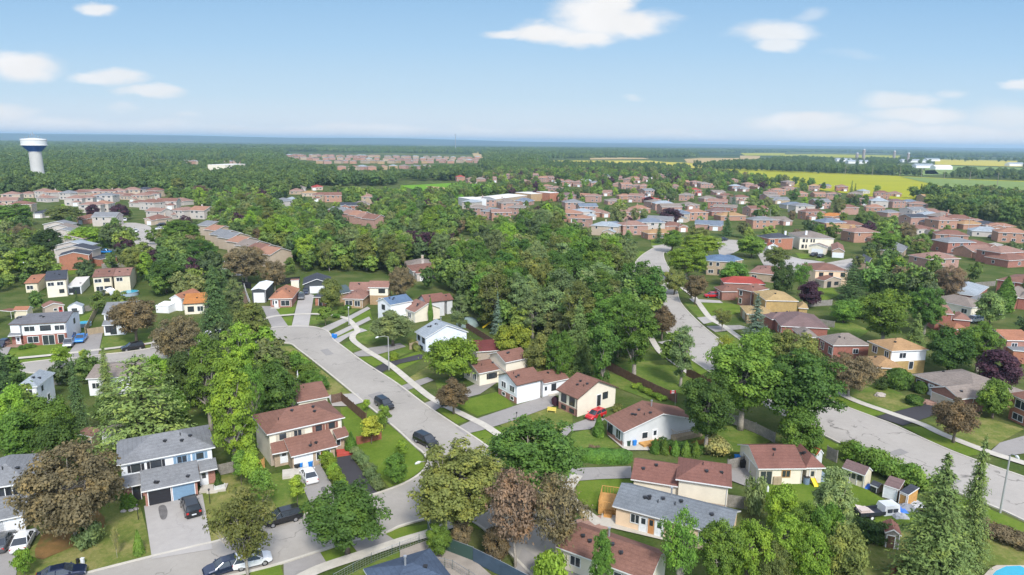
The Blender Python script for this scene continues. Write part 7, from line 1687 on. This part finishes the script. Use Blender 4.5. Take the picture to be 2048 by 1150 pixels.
MW = ['green','green','deep','green','sage','sage','olive','lime','deep']
CW = wood([(850,590),(905,590),(945,640),(975,660),(1110,700),(1195,735),(1225,735),(1300,690),(1300,650),(1285,610),(1262,575),(1255,530),(1245,505),(1180,478),(1060,470),(930,500),(880,520),(840,550)], 100, ['wild','tall','big','wild'], MW, (12, 17), 0, 'trees of the central wood', 4.6)
WW = wood([(470,560),(560,560),(640,545),(720,545),(790,565),(850,548),(880,500),(880,460),(800,440),(700,445),(600,440),(520,430),(450,430),(430,470),(500,510)], 62, ['wild','tall','wild','open'], ['green','lime','sage','green','olive','deep','lime'], (11, 16), 0, 'trees of the western wood', 6.0)
# ---------------- tree cover nobody could count: far woods and garden greenery ----------------
def gn_scatter(name, pts, protos, label, cat):
    """one object: points with yaw/size, real trees instanced on them"""
    col = bpy.data.collections.new(name+'_kinds')
    for k, (crown, mat) in enumerate(protos):
        o = bpy.data.objects.new('clump', crown); col.objects.link(o)
        if mat is not None: o.material_slots[0].link = 'OBJECT'; o.material_slots[0].material = mat
    me = bpy.data.meshes.new(name); me.from_pydata([p[0] for p in pts], [], [])
    a = me.attributes.new('sc', 'FLOAT_VECTOR', 'POINT'); a.data.foreach_set('vector', [c for p in pts for c in p[1]])
    a = me.attributes.new('rot', 'FLOAT_VECTOR', 'POINT'); a.data.foreach_set('vector', [c for p in pts for c in (0, 0, p[2])])
    a = me.attributes.new('idx', 'INT', 'POINT'); a.data.foreach_set('value', [p[3] for p in pts])
    o = bpy.data.objects.new(name, me); COL.objects.link(o); tag(o, label, cat, None, 'stuff')
    ng = bpy.data.node_groups.new(name, 'GeometryNodeTree'); ng.interface.new_socket('Geometry', in_out='INPUT', socket_type='NodeSocketGeometry'); ng.interface.new_socket('Geometry', in_out='OUTPUT', socket_type='NodeSocketGeometry')
    N = ng.nodes; L = ng.links; gi = N.new('NodeGroupInput'); go = N.new('NodeGroupOutput'); ip = N.new('GeometryNodeInstanceOnPoints'); ci = N.new('GeometryNodeCollectionInfo')
    ci.inputs['Collection'].default_value = col; ci.inputs['Separate Children'].default_value = True; ci.inputs['Reset Children'].default_value = True
    def attr(nm, ty):
        n = N.new('GeometryNodeInputNamedAttribute'); n.data_type = ty; n.inputs['Name'].default_value = nm; return n.outputs['Attribute']
    L.new(gi.outputs[0], ip.inputs['Points']); L.new(ci.outputs[0], ip.inputs['Instance']); ip.inputs['Pick Instance'].default_value = True
    L.new(attr('idx', 'INT'), ip.inputs['Instance Index']); L.new(attr('sc', 'FLOAT_VECTOR'), ip.inputs['Scale'])
    er = N.new('FunctionNodeEulerToRotation'); L.new(attr('rot', 'FLOAT_VECTOR'), er.inputs[0]); L.new(er.outputs[0], ip.inputs['Rotation'])
    L.new(ip.outputs[0], go.inputs[0]); md = o.modifiers.new('scatter', 'NODES'); md.node_group = ng; return o
def low_crown(seed, lobes, leaves, ls, shape='round'):
    """unit-height crown with trunk for far trees"""
    kind = '_low%d' % seed; broad(kind, seed, 10, 4.2, 1.2, lobes, leaves, ls, shape, .26, 3, jit=.5); c = PROTO.pop(kind)[0][0]; return c
LOWM = [low_crown(200+i, 48, 2600, .42, ('round', 'egg', 'vase', 'round')[i]) for i in range(4)]
conifer('_lc', 210, 10, 2.6, .3, 16, 9, .55, .2); LOWC = PROTO.pop('_lc')[0][0]
def clump_mesh(seed, n=16, span=42):
    """a patch of wood about 40 m across"""
    rng = np.random.default_rng(seed); allv = []
    for i in range(n):
        x, y = rng.uniform(-span/2, span/2, 2); R = rng.uniform(4.5, 7); H = rng.uniform(10, 16); m = 130
        d = sph(rng, m); d[:, 2] = np.abs(d[:, 2]); c = np.stack([x+d[:, 0]*R*rng.uniform(.8, 1.05, m), y+d[:, 1]*R*rng.uniform(.8, 1.05, m), H*.45+d[:, 2]*H*.55*rng.uniform(.8, 1.05, m)], 1)
        allv.append(leaf_arrays(rng, c, d, np.full(m, 1.5), jit=.4))
        m = 40; d = sph(rng, m); d[:, 2] = 0; c = np.stack([x+d[:, 0]*R, y+d[:, 1]*R, rng.uniform(1, H*.5, m)], 1); allv.append(leaf_arrays(rng, c, d+1e-3, np.full(m, 2.2), jit=.3))
    return quads_mesh('patch', np.concatenate(allv), LM['green'])
def lm2(name, c): return leafmat(name, c, .3, .2)
FM = [lm2('wood_a', (.062,.105,.024)), lm2('wood_b', (.045,.080,.022)), lm2('wood_c', (.085,.130,.026)), lm2('wood_d', (.075,.095,.034)), lm2('wood_e', (.038,.062,.024))]
FM2 = [leafmat('canopy_a', (.055,.092,.026), .12, .2), leafmat('canopy_b', (.044,.076,.026), .12, .2), leafmat('canopy_c', (.066,.10,.028), .12, .2)]
PROTF = [(LOWM[i % 4], FM2[i % 3]) for i in range(8)]+[(LOWC, LM['pine']), (LOWC, LM['dark'])]+[(LOWM[0], FM2[0]), (LOWM[1], FM2[2]), (LOWM[2], LM['olive'])]
PROT = [(LOWM[i % 4], FM[i % 5]) for i in range(8)]+[(LOWC, LM['pine']), (LOWC, LM['dark'])]+[(LOWM[0], LM['purple']), (LOWM[1], LM['lime']), (LOWM[2], LM['brown'])]
RS = random.Random(21)
def pick(special=.0):
    r = RS.random()
    if r < special*.3: return 10
    if r < special*.7: return 11
    if r < special: return 12
    if r > .93: return RS.choice((8, 9))
    return RS.randrange(8)
# left forest and tree belts: (polygon in photo pixels on the ground, spacing, height range)
def fill(poly, sp, Hr, special=0, check=True, hide=.9, keep=1.0):
    w_ = [P(p) for p in poly]; x0, x1, y0, y1 = min(p.x for p in w_), max(p.x for p in w_), min(p.y for p in w_), max(p.y for p in w_); out = []
    ny = int((y1-y0)/sp)+1; nx = int((x1-x0)/sp)+1
    for i in range(nx):
        for j in range(ny):
            if RS.random() > keep: continue
            loc = Vector((x0+(i+RS.random())*sp, y0+(j+RS.random())*sp, 0))
            if loc.y < 5: continue
            x, y = proj(loc)
            if not in_poly(x, y, poly): continue
            H = RS.uniform(*Hr); R = H*RS.uniform(.33, .45)
            if check and not clear_of(x, y, loc, R, H, hide, RS): continue
            out.append((tuple(loc), (R/4.2, R/4.2, H/10), RS.uniform(0, 6.28), pick(special)))
    return out
pts = []
pts += fill([(-60,398),(200,393),(420,388),(500,398),(560,400),(640,372),(780,372),(800,362),(905,362),(955,366),(955,346),(820,344),(700,345),(560,336),(450,336),(260,335),(-60,335)], 8.5, (11, 16), .03, True)
pts += fill([(-60,335),(255,335),(255,318),(-60,316)], 11, (12, 17), 0, True)
pts += fill([(345,335),(560,336),(560,326),(345,326)], 11, (10, 15), 0, True)
gn_scatter('near_forest', pts, PROTF, 'unbroken green forest canopy stretching behind the brown roofed rows at upper left', 'forest'); print('near forest', len(pts))
# garden and street trees of the middle distance
pts = []
for poly in ([(850,590),(905,590),(945,640),(975,660),(1110,700),(1195,735),(1225,735),(1300,690),(1300,650),(1285,610),(1262,575),(1255,530),(1245,505),(1180,478),(1060,470),(930,500),(880,520),(840,550)],
             [(470,560),(560,560),(640,545),(720,545),(790,565),(850,548),(900,500),(900,450),(800,430),(700,440),(600,430),(520,420),(430,430),(420,470),(500,510)]):
    pts += fill(poly, 5.0, (6, 12), .03, True, .6, .85)
gn_scatter('woodland', pts, PROT, 'thick lower greenery closing the gaps between the tall trees of the two woods', 'woodland'); print('woods', len(pts))
pts = []
for poly, sp, hr, spc, kp in [
  ([(-40,560),(120,600),(330,600),(480,640),(480,560),(420,480),(560,430),(900,450),(900,400),(560,392),(380,392),(-40,400)], 7.5, (6, 12), .14, .85),
  ([(900,470),(1050,470),(1250,500),(1300,470),(1350,460),(1500,500),(1760,560),(1850,620),(2060,640),(2060,470),(1700,400),(1500,375),(1200,345),(1000,345),(880,400)], 7.5, (6, 12), .16, .85),
  ([(880,400),(1000,398),(1150,380),(1150,345),(1000,345),(930,372),(925,394)], 9, (7, 12), .05, .6),
  ([(1830,440),(2060,455),(2060,410),(1950,398),(1850,395),(1820,405)], 8, (11, 15), 0, .9),
  ([(1100,350),(1500,372),(1800,400),(1830,405),(1830,396),(1560,366),(1450,352),(1300,340),(1090,338)], 11, (8, 13), .04, .55),
  ([(1300,560),(1340,700),(1500,800),(1640,900),(1560,900),(1440,800),(1300,720),(1280,640)], 12, (5, 8), .05, .25),
  ([(1560,700),(1640,640),(1900,660),(2060,700),(2060,640),(1800,560),(1650,560),(1540,600)], 10, (6, 11), .08, .45),
  ([(-40,700),(-40,640),(330,620),(330,650),(100,672)], 9, (5, 8), .1, .25),
  ([(330,720),(520,700),(560,800),(420,880),(200,860),(200,800),(330,800)], 7, (5, 9), .08, .8),
  ([(-40,770),(100,765),(170,765),(330,748),(330,870),(200,870),(-40,890)], 6, (5, 10), .08, .85),
  ([(0,545),(60,545),(130,600),(250,600),(260,640),(100,650),(0,660)], 6, (4, 7), .08, .6), ([(330,580),(420,560),(520,660),(330,660)], 8, (5, 9), .05, .5),
  ([(-40,800),(200,800),(200,880),(-40,900)], 8, (5, 8), .05, .5),
  ([(1640,565),(1700,540),(1760,480),(1900,470),(2060,520),(2060,640),(1850,620),(1750,600)], 7, (7, 13), .1, .9),
  ([(900,475),(1000,470),(1180,475),(1250,500),(1300,440),(1150,420),(1000,430),(900,450)], 7, (8, 13), .05, .9),
  ([(1420,560),(1560,590),(1620,620),(1560,560),(1440,540)], 9, (5, 9), .05, .3)]:
    pts += fill(poly, sp, hr, spc, True, .82 if poly[0] == (900,470) else .9, kp)
gn_scatter('garden_trees', pts, PROT, 'mixed garden trees and bushes filling the gaps between the houses', 'trees'); print('garden', len(pts))
# farmland tree belts
pts = []
for poly, sp, hr, kp in [([(1380,338),(1600,346),(1760,352),(1790,351),(1790,330),(1640,322),(1600,320),(1560,326),(1500,329)], 13, (11, 17), .8),
  ([(1790,352),(1900,357),(1980,361),(2060,363),(2060,352),(1960,350),(1880,348),(1800,342)], 12, (10, 16), .5), ([(1095,331),(1380,338),(1380,346),(1300,345),(1100,340)], 13, (9, 14), .7),
  ([(1730,328),(1860,332),(1860,322),(1730,320)], 13, (10, 15), .5), ([(962,330),(1090,332),(1100,352),(990,345),(955,340)], 12, (10, 15), .75), ([(1880,322),(2050,326),(2050,320),(1880,318)], 40, (12, 15), .4)]:
    pts += fill(poly, sp, hr, 0, True, .95, kp)
gn_scatter('tree_belt', pts, PROTF, 'dark belts of trees between the yellow fields and the farm', 'trees'); print('belts', len(pts))
# far woods as patches
PATCH = [(clump_mesh(300+i), FM2[i % 3]) for i in range(5)]
keepout = [[(560,302),(970,308),(970,338),(850,345),(640,345),(560,325)],[(255,318),(500,316),(500,333),(255,333)],[(440,322),(510,320),(510,335),(440,335)],[(1085,317),(1550,313),(1550,345),(1085,336)],[(1380,306),(1660,304),(1830,308),(1830,324),(1660,322),(1380,322)],[(1700,312),(1910,314),(2060,314),(2060,370),(1380,350)],[(938,301),(965,301),(995,330),(960,328)]]
pts = []; i = 0
for (r0, r1, sp) in ((1050, 2200, 30), (2200, 4200, 46), (4200, 7500, 80)):
    y = r0
    while y < r1:
        x = -.9*y-100
        while x < .9*y+100:
            loc = Vector((x+RS.uniform(-.4, .4)*sp, y+RS.uniform(-.4, .4)*sp, 0)); q = proj(loc)
            if -80 < q[0] < 2130 and q[1] < 336 and (loc.y < 4300+max(0, q[0]-900)*4) and not any(in_poly(q[0], q[1], k) for k in keepout) and (RS.random() < .93):
                s = sp/38*RS.uniform(.9, 1.15); pts.append((tuple(loc), (s, s, RS.uniform(.8, 1.15)), RS.uniform(0, 6.28), RS.randrange(5)))
            x += sp
        y += sp
gn_scatter('far_forest', pts, PATCH, 'distant dark woodland running to the blue hills on the horizon', 'forest'); print('far', len(pts))
# ---------------- wording for look-alikes: where each stands ----------------
LAND += [('the three plum trees', P((858,490), 8)), ('the round central field', P((890,380), 0)), ('the upper left cul-de-sac', P((270,470), 0)), ('the winding road bend', P((1300,510), 0)),
  ('the blue spruce of the wood', P((995,640), 6)), ('the tall silvery spruce', P((1158,680), 8)), ('the forked pale trunk', P((1272,690), 8)), ('the bare fan shaped tree', P((46,470), 6)), ('the wide plum tree among roofs', P((1342,432), 6)),
  ('the yellow bean field', P((1700,372), 0)), ('the dark tree mass at right', P((1940,425), 8)), ('the clipped alley', P((490,600), 0))]
LP = [(n, proj(p)) for n, p in LAND]
def where(o):
    c = o.matrix_world.translation if False else o.location; x, y = proj(Vector((c.x, c.y, 3)))
    n, (lx, ly) = min(LP, key=lambda t: (t[1][0]-x)**2+((t[1][1]-y)*1.6)**2)
    dx, dy = x-lx, y-ly; d = math.hypot(dx, dy*1.6)
    side = 'left of' if dx < 0 else 'right of'; vert = 'above' if dy < 0 else 'below'
    w1 = vert if abs(dy)*1.6 > 2.2*abs(dx) else (side if abs(dx) > 2.2*abs(dy)*1.6 else '%s and %s' % (vert, side))
    return ('just ' if d < 45 else ('' if d < 110 else 'far ')) + w1 + ' ' + n, x, y
ORD = ['leftmost', 'second from left', 'third from left', 'fourth from left', 'fifth from left', 'sixth from left', 'seventh from left', 'eighth from left', 'ninth from left', 'tenth from left', 'eleventh from left', 'twelfth from left']+['number %s from left' % n for n in 'thirteen fourteen fifteen sixteen seventeen eighteen nineteen twenty'.split()]
seen = {}
for o, what, cat, grp in AUTO:
    w_, x, y = where(o)
    if cat == 'shrub': key = what
    else: key = what+' '+w_
    seen.setdefault(key, []).append((x, y, o, cat, grp))
for key, L_ in seen.items():
    L_.sort(key=lambda t: t[0])
    for i, (x, y, o, cat, grp) in enumerate(L_):
        n = len(L_)
        if n == 1: lab = key
        else:
            lab = ('rightmost ' if i == n-1 else (ORD[i]+' ' if i == 0 else ORD[min(i, len(ORD)-1)]+', '))+key
        tag(o, ' '.join(lab.split()[:16]), cat, grp if n > 1 or grp.startswith(('trees', 'houses')) else None)
# ---------------- the air ----------------
hm = bpy.data.materials.new('haze'); hm.use_nodes = True; nt = hm.node_tree; nt.nodes.clear()
ou = nt.nodes.new('ShaderNodeOutputMaterial'); pv = nt.nodes.new('ShaderNodeVolumePrincipled'); nt.links.new(pv.outputs[0], ou.inputs['Volume'])
pv.inputs['Color'].default_value = (.55, .80, 1, 1); pv.inputs['Density'].default_value = 1.05e-4; pv.inputs['Anisotropy'].default_value = .2
mb = MB(); mb.box((-21000, -21000, -3), (21000, 21000, 125)); hz = mb.build('haze', hm); tag(hz, 'thin blue summer haze', 'haze', None, 'stuff')
